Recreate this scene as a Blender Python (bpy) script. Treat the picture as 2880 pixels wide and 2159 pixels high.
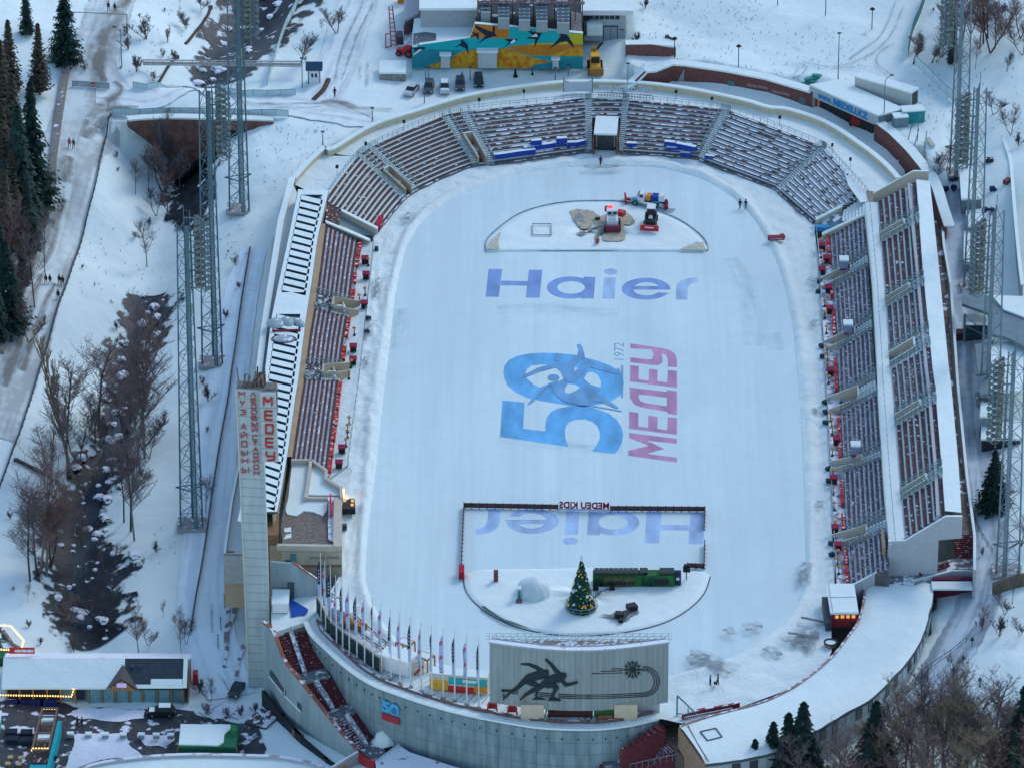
import bpy,bmesh,math,random
import numpy as np
from mathutils import Vector,Matrix
random.seed(7)
R=math.radians
sc=bpy.context.scene
for o in list(bpy.data.objects):bpy.data.objects.remove(o)
COL=sc.collection
# camera
PITCH=R(28.0);FPX=17700.0;DIST=1100.0
CAMP=Vector((0,-DIST*math.cos(PITCH),DIST*math.sin(PITCH)))
FWD=Vector((0,math.cos(PITCH),-math.sin(PITCH)))
UPV=Vector((0,math.sin(PITCH),math.cos(PITCH)))
cam=bpy.data.cameras.new('camera')
cam.sensor_width=36.0;cam.lens=FPX/2880*36.0
cam.clip_start=10;cam.clip_end=6000
camo=bpy.data.objects.new('camera',cam);COL.objects.link(camo)
camo.location=CAMP;camo.rotation_euler=(math.pi/2-PITCH,0,0)
sc.camera=camo
# sky, sun, exposure
SUN_EL=R(38);SUN_AZ=R(40)
w=bpy.data.worlds.new("World");sc.world=w;w.use_nodes=True
nt=w.node_tree;nt.nodes.clear()
sky=nt.nodes.new('ShaderNodeTexSky');sky.sky_type='NISHITA';sky.sun_disc=False
sky.sun_elevation=SUN_EL;sky.sun_rotation=SUN_AZ;sky.dust_density=0.6;sky.ozone_density=3.0;sky.air_density=1.2
bg=nt.nodes.new('ShaderNodeBackground');bg.inputs['Strength'].default_value=0.15
ow=nt.nodes.new('ShaderNodeOutputWorld')
nt.links.new(sky.outputs[0],bg.inputs['Color']);nt.links.new(bg.outputs[0],ow.inputs['Surface'])
sun=bpy.data.lights.new('sun','SUN');sun.energy=0.6;sun.angle=R(18);sun.color=(1.0,0.99,0.97)
suno=bpy.data.objects.new('sun',sun);COL.objects.link(suno)
sd=Vector((math.sin(SUN_AZ)*math.cos(SUN_EL),math.cos(SUN_AZ)*math.cos(SUN_EL),math.sin(SUN_EL)))
suno.rotation_euler=sd.to_track_quat('Z','Y').to_euler();suno.location=(0,0,300)
sc.view_settings.view_transform='Standard';sc.view_settings.look='None'
sc.view_settings.exposure=0.60;sc.view_settings.gamma=1.0
sc.render.engine='CYCLES'
sc.cycles.max_bounces=5;sc.cycles.diffuse_bounces=3
# pixel <-> place
def P(u,v,z=0.0):
 d=Vector((1,0,0))*(u-1440)+UPV*(1079.5-v)+FWD*FPX
 t=(z-CAMP.z)/d.z
 return CAMP+d*t
def proj(p):
 d=Vector(p)-CAMP;k=FPX/d.dot(FWD)
 return(1440+d.x*k,1079.5-d.dot(UPV)*k)
def hgt(b,v):
 d=Vector(b)-CAMP;k=(1079.5-v)/FPX
 return(k*d.dot(FWD)-d.dot(UPV))/(math.cos(PITCH)+k*math.sin(PITCH))
def q(c,r,x,y):
 return(720*c+x/3.0708,(1619 if r==3 else 540*r)+y/3.0708)
def L(c,r,pts):return[q(c,r,x,y) for x,y in pts]
def LP(uv,z):return[P(u,v,z) for u,v in uv]
# materials
MATS={}
def mat(name,rgb,rough=0.85,var=0.12,sc_=1.5,bump=0.0,snow=0.0,ssc=1.2,metal=0.0,emit=None,es=1.0,stretch=None,spec=0.3,wave=None):
 if name in MATS:return MATS[name]
 m=bpy.data.materials.new(name);m.use_nodes=True;MATS[name]=m
 n=m.node_tree.nodes;l=m.node_tree.links
 b=n['Principled BSDF']
 b.inputs['Roughness'].default_value=rough;b.inputs['Metallic'].default_value=metal
 b.inputs['Specular IOR Level'].default_value=spec
 tc=n.new('ShaderNodeTexCoord');vec=tc.outputs['Object']
 if stretch:
  mp=n.new('ShaderNodeMapping');mp.inputs['Scale'].default_value=stretch
  l.new(vec,mp.inputs['Vector']);vec=mp.outputs[0]
 nz=n.new('ShaderNodeTexNoise');nz.inputs['Scale'].default_value=sc_;nz.inputs['Detail'].default_value=5
 l.new(vec,nz.inputs['Vector'])
 mx=n.new('ShaderNodeMix');mx.data_type='RGBA'
 mr=n.new('ShaderNodeMapRange');mr.inputs['From Min'].default_value=.3;mr.inputs['From Max'].default_value=.7
 l.new(nz.outputs['Fac'],mr.inputs['Value']);l.new(mr.outputs[0],mx.inputs['Factor'])
 mx.inputs['A'].default_value=(*[max(0,c*(1-var)) for c in rgb],1)
 mx.inputs['B'].default_value=(*[min(1,c*(1+var)) for c in rgb],1)
 out=mx.outputs['Result']
 if wave:
  wv=n.new('ShaderNodeTexWave');wv.wave_type='BANDS';wv.bands_direction=wave[0]
  wv.inputs['Scale'].default_value=wave[1];wv.inputs['Distortion'].default_value=0
  l.new(tc.outputs['Object'],wv.inputs['Vector'])
  m3=n.new('ShaderNodeMapRange');m3.inputs['From Min'].default_value=wave[2];m3.inputs['From Max'].default_value=1
  m3.inputs['To Min'].default_value=1;m3.inputs['To Max'].default_value=wave[3]
  l.new(wv.outputs['Fac'],m3.inputs['Value'])
  m4=n.new('ShaderNodeMix');m4.data_type='RGBA';m4.blend_type='MULTIPLY';m4.inputs['Factor'].default_value=1
  l.new(out,m4.inputs['A']);l.new(m3.outputs[0],m4.inputs['B']);out=m4.outputs['Result']
 if snow>0:
  g=n.new('ShaderNodeNewGeometry');sx=n.new('ShaderNodeSeparateXYZ');l.new(g.outputs['Normal'],sx.inputs[0])
  n2=n.new('ShaderNodeTexNoise');n2.inputs['Scale'].default_value=ssc;n2.inputs['Detail'].default_value=6
  l.new(tc.outputs['Object'],n2.inputs['Vector'])
  r2=n.new('ShaderNodeMapRange');c=0.75-0.5*snow
  r2.inputs['From Min'].default_value=c-.03;r2.inputs['From Max'].default_value=c+.03
  l.new(n2.outputs['Fac'],r2.inputs['Value'])
  r3=n.new('ShaderNodeMapRange');r3.inputs['From Min'].default_value=.45;r3.inputs['From Max'].default_value=.7
  l.new(sx.outputs['Z'],r3.inputs['Value'])
  mu=n.new('ShaderNodeMath');mu.operation='MULTIPLY';l.new(r2.outputs[0],mu.inputs[0]);l.new(r3.outputs[0],mu.inputs[1])
  m2=n.new('ShaderNodeMix');m2.data_type='RGBA';l.new(mu.outputs[0],m2.inputs['Factor'])
  l.new(out,m2.inputs['A']);m2.inputs['B'].default_value=(.82,.84,.87,1);out=m2.outputs['Result']
 l.new(out,b.inputs['Base Color'])
 if bump>0:
  bp=n.new('ShaderNodeBump');bp.inputs['Strength'].default_value=.6;bp.inputs['Distance'].default_value=bump
  l.new(nz.outputs['Fac'],bp.inputs['Height']);l.new(bp.outputs[0],b.inputs['Normal'])
 if emit:
  b.inputs['Emission Color'].default_value=(*emit,1);b.inputs['Emission Strength'].default_value=es
 return m
def snow_mat(name,base,fine,dirt=None,dsc=0.05,dcol=(.3,.27,.24),dlo=.58,dhi=.75,bump=.12,stretch=None,lanes=None):
 """snow with wind texture and, where asked, dirty or trampled patches"""
 m=bpy.data.materials.new(name);m.use_nodes=True;MATS[name]=m
 n=m.node_tree.nodes;l=m.node_tree.links;b=n['Principled BSDF']
 b.inputs['Roughness'].default_value=.75;b.inputs['Specular IOR Level'].default_value=.2
 tc=n.new('ShaderNodeTexCoord')
 def noise(s,d=6,st=None,dist=0):
  t=n.new('ShaderNodeTexNoise');t.inputs['Scale'].default_value=s;t.inputs['Detail'].default_value=d;t.inputs['Distortion'].default_value=dist
  if st:
   mp=n.new('ShaderNodeMapping');mp.inputs['Scale'].default_value=st;l.new(tc.outputs['Object'],mp.inputs['Vector']);l.new(mp.outputs[0],t.inputs['Vector'])
  else:l.new(tc.outputs['Object'],t.inputs['Vector'])
  return t
 def rng(s,a,c,lo=0,hi=1):
  r=n.new('ShaderNodeMapRange');r.inputs['From Min'].default_value=a;r.inputs['From Max'].default_value=c
  r.inputs['To Min'].default_value=lo;r.inputs['To Max'].default_value=hi;l.new(s,r.inputs['Value']);return r.outputs[0]
 def mix(f,a,c,bl='MIX'):
  x=n.new('ShaderNodeMix');x.data_type='RGBA';x.blend_type=bl
  if hasattr(f,'links'):l.new(f,x.inputs['Factor'])
  else:x.inputs['Factor'].default_value=f
  for s,v in(('A',a),('B',c)):
   if hasattr(v,'links'):l.new(v,x.inputs[s])
   else:x.inputs[s].default_value=(*v,1)
  return x.outputs['Result']
 big=noise(.03,4);mid=noise(.35,8,dist=.4);f=noise(fine,8)
 c=mix(rng(big.outputs['Fac'],.35,.65),[x*.93 for x in base],base)
 c=mix(rng(mid.outputs['Fac'],.3,.55,.25,0),c,[x*.8 for x in base])
 if lanes:
  for st,k,lo,hi in lanes:
   c=mix(rng(noise(1.0,5,st,.15).outputs['Fac'],lo,hi,0,k),c,[x*.72 for x in base])
 if dirt:
  d1=noise(dsc,6,stretch,.6);d2=noise(1.6,6)
  mu=n.new('ShaderNodeMath');mu.operation='MULTIPLY'
  l.new(rng(d1.outputs['Fac'],dlo,dhi,0,dirt),mu.inputs[0]);l.new(rng(d2.outputs['Fac'],.3,.6,.45,1),mu.inputs[1])
  c=mix(mu.outputs[0],c,dcol)
 l.new(c,b.inputs['Base Color'])
 ad=n.new('ShaderNodeMath');ad.operation='MULTIPLY_ADD';ad.inputs[1].default_value=3.0
 l.new(mid.outputs['Fac'],ad.inputs[0]);l.new(f.outputs['Fac'],ad.inputs[2])
 bp=n.new('ShaderNodeBump');bp.inputs['Strength'].default_value=.7;bp.inputs['Distance'].default_value=bump
 l.new(ad.outputs[0],bp.inputs['Height']);l.new(bp.outputs[0],b.inputs['Normal'])
 return m
SNOW=snow_mat('snow',(.83,.93,.87),3.0)
SNOW2=snow_mat('trampled_snow',(.84,.93,.87),5.0,dirt=.35,dsc=.12,dcol=(.45,.43,.42),dlo=.55,dhi=.8,bump=.25)
DIRT=mat('dark_gravel_track',(.27,.25,.22),var=.3,sc_=1.2,snow=.52,ssc=.6)
ASPH=mat('wet_asphalt',(.045,.05,.055),rough=.6,var=.3,sc_=.8,snow=.27,ssc=.5)
CONC=mat('concrete',(.33,.33,.32),var=.12,sc_=.6,snow=.3)
TILE=mat('grey_wall',(.30,.31,.31),var=.1,sc_=.4)
TAN=mat('tan_plaster',(.46,.35,.23),var=.1,sc_=.5)
TANL=mat('light_tan_stone',(.56,.50,.40),var=.08,sc_=.8)
BROWN=mat('brown_trim',(.22,.12,.06),var=.15)
BRICK=mat('brown_red_stone',(.17,.075,.065),var=.35,sc_=3,bump=.05)
BENCH=mat('brown_bench',(.115,.058,.05),var=.35,sc_=3,snow=.22,ssc=1.2)
BENCHS=mat('snowy_brown_bench',(.12,.06,.055),var=.25,sc_=4,snow=.46,ssc=.9)
BENCHX=mat('very_snowy_bench',(.10,.055,.055),var=.25,sc_=4,snow=.60,ssc=.7)
BENCHG=mat('grey_wet_bench',(.105,.075,.08),var=.5,sc_=3,snow=.26,ssc=2.2)
BENCHU=mat('upper_brown_bench',(.10,.05,.05),var=.45,sc_=3,snow=.22,ssc=1.2)
RISER=mat('riser_concrete',(.13,.12,.125),var=.3)
RAILM=mat('grey_green_rail',(.20,.30,.31),var=.15,metal=.2,rough=.6,snow=.35,ssc=3)
STEEL=mat('blue_grey_steel',(.17,.25,.28),var=.15,metal=.3,rough=.55)
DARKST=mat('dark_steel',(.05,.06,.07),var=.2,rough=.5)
BLACK=mat('black',(.015,.017,.02),var=.2,rough=.6)
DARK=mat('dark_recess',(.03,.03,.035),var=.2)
WHITE=mat('white_paint',(.75,.76,.76),var=.05,rough=.6)
RED=mat('red_paint',(.55,.03,.03),var=.15,rough=.5)
REDF=mat('red_fabric',(.50,.04,.035),var=.3,sc_=3,snow=.30,ssc=1.5)
REDD=mat('dark_red',(.25,.03,.035),var=.2)
BLUEF=mat('blue_fabric',(.02,.06,.34),var=.2,snow=.2,ssc=1)
GLASS=mat('dark_glass',(.02,.03,.035),var=.1,rough=.15,spec=.6)
ORANGE=mat('orange_paint',(.75,.25,.03),var=.15)
YELLOW=mat('yellow_paint',(.75,.40,.04),var=.15)
GREEN=mat('green_paint',(.03,.20,.07),var=.15,snow=.15)
GRIT=None
TEAL=mat('teal_paint',(.03,.42,.42),var=.12)
TEALD=mat('dull_teal',(.06,.25,.24),var=.12)
WOOD=mat('orange_wood',(.42,.20,.08),var=.2)
BULB=mat('warm_bulb',(1,.6,.2),emit=(1,.55,.15),es=2.5)
SIDING=mat('light_siding',(.42,.44,.46),var=.08,wave=('Z',3.0,.9,.8))
def strip_mat(name,base,dcol,lo,hi,across=5.0,along=.05,alpha=False,amt=.9):
 """packed snow streaked along the way it runs; with alpha it fades out at the strip's edges"""
 m=bpy.data.materials.new(name);m.use_nodes=True;n=m.node_tree.nodes;l=m.node_tree.links;b=n['Principled BSDF'];b.inputs['Roughness'].default_value=.8
 uv=n.new('ShaderNodeUVMap');mp=n.new('ShaderNodeMapping');mp.inputs['Scale'].default_value=(across,along,1);l.new(uv.outputs[0],mp.inputs['Vector'])
 t=n.new('ShaderNodeTexNoise');t.inputs['Scale'].default_value=1;t.inputs['Detail'].default_value=6;t.inputs['Distortion'].default_value=.5;l.new(mp.outputs[0],t.inputs['Vector'])
 tc=n.new('ShaderNodeTexCoord');t2=n.new('ShaderNodeTexNoise');t2.inputs['Scale'].default_value=.5;t2.inputs['Detail'].default_value=7;l.new(tc.outputs['Object'],t2.inputs['Vector'])
 ad=n.new('ShaderNodeMath');ad.operation='MULTIPLY_ADD';ad.inputs[1].default_value=.35;l.new(t2.outputs['Fac'],ad.inputs[0]);l.new(t.outputs['Fac'],ad.inputs[2])
 r=n.new('ShaderNodeMapRange');r.inputs['From Min'].default_value=lo+.17;r.inputs['From Max'].default_value=hi+.17;r.inputs['To Max'].default_value=amt;l.new(ad.outputs[0],r.inputs['Value'])
 if alpha:
  sp=n.new('ShaderNodeSeparateXYZ');l.new(uv.outputs[0],sp.inputs[0]);pp=n.new('ShaderNodeMath');pp.operation='PINGPONG';pp.inputs[1].default_value=.5;l.new(sp.outputs['X'],pp.inputs[0])
  e=n.new('ShaderNodeMapRange');e.inputs['From Max'].default_value=.35;l.new(pp.outputs[0],e.inputs['Value']);mu=n.new('ShaderNodeMath');mu.operation='MULTIPLY';l.new(e.outputs[0],mu.inputs[0]);l.new(r.outputs[0],mu.inputs[1])
  l.new(mu.outputs[0],b.inputs['Alpha']);b.inputs['Base Color'].default_value=(*dcol,1)
 else:
  x=n.new('ShaderNodeMix');x.data_type='RGBA';l.new(r.outputs[0],x.inputs['Factor']);x.inputs['A'].default_value=(*base,1);x.inputs['B'].default_value=(*dcol,1);l.new(x.outputs['Result'],b.inputs['Base Color'])
 return m
ROADM=strip_mat('packed_road_snow',(.66,.73,.70),(.37,.40,.38),.42,.62,4,.03)
ROAD2=strip_mat('road_snow',(.80,.88,.85),(.53,.58,.56),.45,.65,5,.04)
GRIT=strip_mat('brown_grit',(1,1,1),(.22,.205,.18),.28,.62,2.5,.10,True,.75)
SCUFF=strip_mat('churned_snow',(1,1,1),(.20,.23,.25),.36,.58,4.0,.5,True,.8)
TRACK=strip_mat('tyre_track',(1,1,1),(.34,.38,.39),.3,.6,1.5,.3,True,.7)
STREAM=mat('dark_stream_bed',(.013,.019,.024),rough=.5,var=.8,sc_=.5,snow=.20,ssc=.45,bump=.3)
def ragged_alpha(m):
 n=m.node_tree.nodes;l=m.node_tree.links;uv=n.new('ShaderNodeUVMap');sp=n.new('ShaderNodeSeparateXYZ');l.new(uv.outputs[0],sp.inputs[0])
 pp=n.new('ShaderNodeMath');pp.operation='PINGPONG';pp.inputs[1].default_value=.5;l.new(sp.outputs['X'],pp.inputs[0])
 tc=n.new('ShaderNodeTexCoord');t=n.new('ShaderNodeTexNoise');t.inputs['Scale'].default_value=.3;t.inputs['Detail'].default_value=7;t.inputs['Roughness'].default_value=.62;l.new(tc.outputs['Object'],t.inputs['Vector'])
 ad=n.new('ShaderNodeMath');ad.operation='MULTIPLY_ADD';ad.inputs[1].default_value=.75;l.new(pp.outputs[0],ad.inputs[0]);l.new(t.outputs['Fac'],ad.inputs[2])
 r=n.new('ShaderNodeMapRange');r.inputs['From Min'].default_value=.55;r.inputs['From Max'].default_value=.61;l.new(ad.outputs[0],r.inputs['Value']);l.new(r.outputs[0],n['Principled BSDF'].inputs['Alpha'])
ragged_alpha(STREAM)
SKIN=mat('skin',(.5,.3,.22),var=.05)
# mesh builder
class MB:
 def __init__(s):s.v=[];s.f=[];s.m=[]
 def face(s,pts,mi=0):
  i=len(s.v);s.v+=[tuple(p) for p in pts];s.f.append(tuple(range(i,i+len(pts))));s.m.append(mi)
 def box(s,c,d,rz=0,mi=0,rx=0,ry=0):
  M=Matrix.Translation(c)@Matrix.Rotation(rz,4,'Z')@Matrix.Rotation(ry,4,'Y')@Matrix.Rotation(rx,4,'X')
  i=len(s.v)
  for x,y,z in((-1,-1,-1),(1,-1,-1),(1,1,-1),(-1,1,-1),(-1,-1,1),(1,-1,1),(1,1,1),(-1,1,1)):
   s.v.append(tuple(M@Vector((x*d[0]/2,y*d[1]/2,z*d[2]/2))))
  for f in((0,3,2,1),(4,5,6,7),(0,1,5,4),(1,2,6,5),(2,3,7,6),(3,0,4,7)):
   s.f.append(tuple(i+k for k in f));s.m.append(mi)
 def prism(s,poly,z0,z1,mi=0,ms=None):
  n=len(poly);i=len(s.v)
  a=sum(poly[k][0]*poly[(k+1)%n][1]-poly[(k+1)%n][0]*poly[k][1] for k in range(n))
  if a<0:poly=poly[::-1];z1=z1[::-1] if isinstance(z1,list) else z1;z0=z0[::-1] if isinstance(z0,list) else z0
  for k,p in enumerate(poly):s.v.append((p[0],p[1],z0[k] if isinstance(z0,list) else z0))
  for k,p in enumerate(poly):s.v.append((p[0],p[1],z1[k] if isinstance(z1,list) else z1))
  s.f.append(tuple(i+n+k for k in range(n)));s.m.append(mi)
  s.f.append(tuple(i+n-1-k for k in range(n)));s.m.append(mi if ms is None else ms)
  for k in range(n):
   j=(k+1)%n;s.f.append((i+k,i+j,i+n+j,i+n+k));s.m.append(mi if ms is None else ms)
 def tube(s,a,b,r,r2=None,n=5,mi=0,cap=False):
  a=Vector(a);b=Vector(b);d=b-a
  if d.length<1e-6:return
  r2=r if r2 is None else r2
  t=d.normalized();x=t.orthogonal().normalized();y=t.cross(x);i=len(s.v)
  for c,rr in((a,r),(b,r2)):
   for k in range(n):
    an=2*math.pi*k/n;s.v.append(tuple(c+(x*math.cos(an)+y*math.sin(an))*rr))
  for k in range(n):
   j=(k+1)%n;s.f.append((i+k,i+j,i+n+j,i+n+k));s.m.append(mi)
  if cap:s.f.append(tuple(i+n+k for k in range(n)));s.m.append(mi);s.f.append(tuple(i+n-1-k for k in range(n)));s.m.append(mi)
 def path(s,pts,r,n=5,mi=0):
  for a,b in zip(pts[:-1],pts[1:]):s.tube(a,b,r,n=n,mi=mi)
 def wall(s,line,z0,z1,th=.3,mi=0,mt=None):
  n=len(line)
  g=lambda z,k:z[k] if isinstance(z,list) else z
  off=[]
  for k in range(n):
   a=Vector(line[max(0,k-1)][:2]);b=Vector(line[min(n-1,k+1)][:2]);t=(b-a).normalized()
   off.append(Vector((-t.y,t.x))*th/2)
  i=len(s.v)
  for k in range(n):
   p=Vector(line[k][:2])
   for sg,zz in((1,g(z0,k)),(-1,g(z0,k)),(-1,g(z1,k)),(1,g(z1,k))):
    o=p+off[k]*sg;s.v.append((o.x,o.y,zz))
  for k in range(n-1):
   A=i+4*k;B=A+4
   for e,f2 in((0,1),(1,2),(2,3),(3,0)):
    s.f.append((A+e,B+e,B+f2,A+f2));s.m.append((mt if(mt is not None and e==2) else mi))
  for A in(i,i+4*(n-1)):s.f.append((A,A+1,A+2,A+3));s.m.append(mi)
 def sheet(s,poly,z,mi=0):
  s.face([(p[0],p[1],z) for p in poly],mi)
 def lathe(s,prof,c=(0,0,0),n=16,mi=0):
  i=len(s.v);c=Vector(c)
  for r,z in prof:
   for k in range(n):
    a=2*math.pi*k/n;s.v.append((c.x+r*math.cos(a),c.y+r*math.sin(a),c.z+z))
  for j in range(len(prof)-1):
   for k in range(n):
    k2=(k+1)%n;s.f.append((i+j*n+k,i+j*n+k2,i+(j+1)*n+k2,i+(j+1)*n+k));s.m.append(mi)
 def build(s,name,mats,parent=None,world=True,smooth=False,**tg):
  if not isinstance(mats,(list,tuple)):mats=[mats]
  me=bpy.data.meshes.new(name)
  org=Vector((0,0,0))
  if parent is not None and world:
   org=parent['_o'] if '_o' in parent else org
   org=Vector(org)
  elif parent is None and s.v and world and not tg.get('noorg'):
   xs=[p[0] for p in s.v];ys=[p[1] for p in s.v];zs=[p[2] for p in s.v]
   org=Vector(((min(xs)+max(xs))/2,(min(ys)+max(ys))/2,min(zs)))
  tg.pop('noorg',None)
  me.from_pydata([(p[0]-org.x,p[1]-org.y,p[2]-org.z) for p in s.v],[],s.f)
  for m in mats:me.materials.append(m)
  me.polygons.foreach_set('material_index',s.m)
  if smooth:me.polygons.foreach_set('use_smooth',[True]*len(s.f))
  me.update()
  o=bpy.data.objects.new(name,me);COL.objects.link(o)
  if parent is not None:o.parent=parent
  else:o.location=org
  if world:WORLD_O[o.name]=org
  for k,v in tg.items():o[k]=v
  if parent is not None:o['_o']=list(org)
  return o
WORLD_O={}
def thing(name,label,cat,loc=(0,0,0),rz=0,group=None,scale=1.0):
 if not 4<=len(label.split())<=16:print('LABEL',name,len(label.split()),label)
 o=bpy.data.objects.new(name,None);COL.objects.link(o);o.empty_display_size=.5
 o.location=loc;o.rotation_euler=(0,0,rz);o.scale=(scale,)*3
 o['label']=label;o['category']=cat
 if group:o['group']=group
 o['_o']=list(loc)
 return o
def tag(o,label,cat,group=None):
 o['label']=label;o['category']=cat
 if group:o['group']=group
 return o
def struct(o):o['kind']='structure';return o
def kids(o):return[c for c in bpy.data.objects if c.parent is o]
def dup(root,tree,loc,rz=0,label=None,scale=None,group=None):
 """copy a thing with its parts; tree = [(child, [grandchildren])]"""
 r=root.copy();COL.objects.link(r);r.location=loc;r.rotation_euler=(0,0,rz)
 if scale is not None:r.scale=(scale,)*3 if not isinstance(scale,tuple) else scale
 if label:r['label']=label
 if group:r['group']=group
 for ch,gs in tree:
  c=ch.copy();COL.objects.link(c);c.parent=r
  for g in gs:
   d=g.copy();COL.objects.link(d);d.parent=c
 return r
def tree_of(o):return[(c,kids(c)) for c in kids(o)]
def text_shape(s,offset=0.0):
 """letters as (verts, faces) scaled to the unit square"""
 cu=bpy.data.curves.new('t','FONT');cu.body=s;cu.resolution_u=3;cu.offset=offset
 ob=bpy.data.objects.new('t',cu);COL.objects.link(ob)
 dg=bpy.context.evaluated_depsgraph_get();me=bpy.data.meshes.new_from_object(ob.evaluated_get(dg))
 vs=[tuple(v.co[:2]) for v in me.vertices];fs=[tuple(p.vertices) for p in me.polygons]
 bpy.data.objects.remove(ob);bpy.data.curves.remove(cu);bpy.data.meshes.remove(me)
 x0=min(v[0] for v in vs);x1=max(v[0] for v in vs);y0=min(v[1] for v in vs);y1=max(v[1] for v in vs)
 return[((x-x0)/(x1-x0),(y-y0)/(y1-y0)) for x,y in vs],fs
def put_text(mb,s,o,ex,ey,mi=0,offset=0.0,th=None):
 """letters in the parallelogram o + a*ex + b*ey; th = thickness vector"""
 vs,fs=text_shape(s,offset);o=Vector(o);ex=Vector(ex);ey=Vector(ey)
 i=len(mb.v);mb.v+=[tuple(o+ex*a+ey*b) for a,b in vs]
 for f in fs:mb.f.append(tuple(i+k for k in f));mb.m.append(mi)
 if th is not None:
  j=len(mb.v);mb.v+=[tuple(o+ex*a+ey*b+Vector(th)) for a,b in vs]
  cnt={}
  for f in fs:
   for a,b in zip(f,f[1:]+f[:1]):cnt[(a,b)]=1
   mb.f.append(tuple(j+k for k in f[::-1]));mb.m.append(mi)
  for(a,b) in cnt:
   if(b,a) not in cnt:mb.f.append((i+a,j+a,j+b,i+b));mb.m.append(mi)
def smooth_line(pts,n=6):
 """Catmull-Rom through 3D points, n steps per span"""
 pts=[Vector(p) for p in pts];out=[]
 for k in range(len(pts)-1):
  p0=pts[max(0,k-1)];p1=pts[k];p2=pts[k+1];p3=pts[min(len(pts)-1,k+2)]
  for j in range(n):
   t=j/n;out.append(.5*((2*p1)+(p2-p0)*t+(2*p0-5*p1+4*p2-p3)*t*t+(3*p1-p0-3*p2+p3)*t**3))
 out.append(pts[-1]);return out
def inside(x,y,poly):
 c=False;n=len(poly);j=n-1
 for i in range(n):
  xi,yi=poly[i][0],poly[i][1];xj,yj=poly[j][0],poly[j][1]
  if(yi>y)!=(yj>y) and x<(xj-xi)*(y-yi)/(yj-yi)+xi:c=not c
  j=i
 return c
def inside_np(X,Y,poly):
 c=np.zeros(X.shape,bool);n=len(poly);j=n-1
 for i in range(n):
  xi,yi=poly[i][0],poly[i][1];xj,yj=poly[j][0],poly[j][1]
  if yi!=yj:
   c^=((yi>Y)!=(yj>Y))&(X<(xj-xi)*(Y-yi)/(yj-yi)+xi)
  j=i
 return c
# terrain
CP=[(250,280,6),(250,20,9),(450,150,7),(420,60,8),(700,120,4),(640,60,2),(150,500,4),(220,300,6),(350,280,6),(600,290,5.5),(800,290,6),(80,900,-1),(20,1200,-4),(270,700,-4),(200,1000,-6),(330,560,1),(150,1350,-9),(670,588,1),(620,700,-1),(760,420,5),(780,560,3),(598,1022,-6),(537,1475,-11),(700,760,-1.5),(660,1050,-5),(600,1500,-11),(570,1800,-13),(720,1930,-14),(300,2000,-14),(100,1650,-11),(30,1500,-10),(200,2150,-14),(600,2150,-14),(60,2100,-14),(900,2150,-11),(1300,2159,-10),(1750,2159,-10),(2000,2159,-7),(2300,2100,-5),(2500,1960,-3.5),(2650,1750,-1.5),(2850,1820,0),(2740,1300,1),(2720,1000,2),(2800,2120,-4),(2750,800,3),(2660,600,4),(2720,560,5),(2860,1300,3),(2860,900,5),(2860,500,9),(2860,100,14),(2500,100,11),(2000,50,10),(2300,180,9.8),(1600,120,6.2),(1500,20,7),(1300,190,6),(1150,230,6),(1050,300,6),(1750,225,5.5),(1900,255,5.5),(2100,290,5.5),(2300,345,5.5),(2450,430,5.5),(2560,500,5),(980,60,7),(1050,140,6.3),(60,250,9),(60,600,4),(20,60,12),(100,60,11),(2400,330,6),(2650,450,6)]
cpw=[P(u,v,z) for u,v,z in CP]+[Vector(p) for p in((-400,-500,-50),(0,-500,-50),(400,-500,-50),(-500,0,30),(500,0,60),(-500,600,100),(0,600,60),(500,600,120))]
CX=np.array([p.x for p in cpw]);CY=np.array([p.y for p in cpw]);CZ=np.array([p.z for p in cpw])
def ker(dx,dy):return np.sqrt(dx*dx+dy*dy+64.0)
_A=ker(CX[:,None]-CX[None],CY[:,None]-CY[None]);N_=len(CX)
_B=np.zeros((N_+3,N_+3));_B[:N_,:N_]=_A+np.eye(N_)*-1.0;_B[:N_,N_]=1;_B[:N_,N_+1]=CX;_B[:N_,N_+2]=CY;_B[N_:,:N_]=_B[:N_,N_:].T
W_=np.linalg.solve(_B,np.concatenate([CZ,[0,0,0]]))
STREAM_UV=[(760,-30),(720,40),(690,90),(640,150),(600,200),(585,300),(540,400),(490,470),(470,540),(450,640),(440,760),(430,850),(410,930),(360,1040),(320,1180),(300,1330),(240,1420),(230,1560),(220,1700),(260,1830)]
STREAM_Z=[2,1,0,-1,-2,-3,-5,-6,-7,-8,-9,-10,-11,-12,-13,-13,-14,-14,-15,-15]
STW=[P(u,v,z) for(u,v),z in zip(STREAM_UV,STREAM_Z)]
def seg_dist(X,Y,line):
 D=np.full(X.shape,1e9)
 for a,b in zip(line[:-1],line[1:]):
  dx=b[0]-a[0];dy=b[1]-a[1];L2=dx*dx+dy*dy+1e-9
  t=np.clip(((X-a[0])*dx+(Y-a[1])*dy)/L2,0,1)
  D=np.minimum(D,np.hypot(X-a[0]-t*dx,Y-a[1]-t*dy))
 return D
WALLTOP=[(1753,215)]+L(2,0,[(1050,640),(1150,600),(1230,600),(1380,560),(1500,570),(1850,620),(2211,690)])+L(3,0,[(370,800),(650,900),(930,1060),(1050,1150),(1200,1300),(1380,1500)])
WT=LP(WALLTOP,9.2)
PLAT=[(p.x+.3,p.y+(7 if i in(8,9) else 3.5 if i==10 else 1.8)) for i,p in enumerate(WT)]+[(WT[-1].x+3,WT[-1].y+2),(WT[-1].x+6,WT[-1].y+25),(120,200),(120,400),(WT[0].x-2,400),(WT[0].x+1,WT[0].y+14)]
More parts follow.
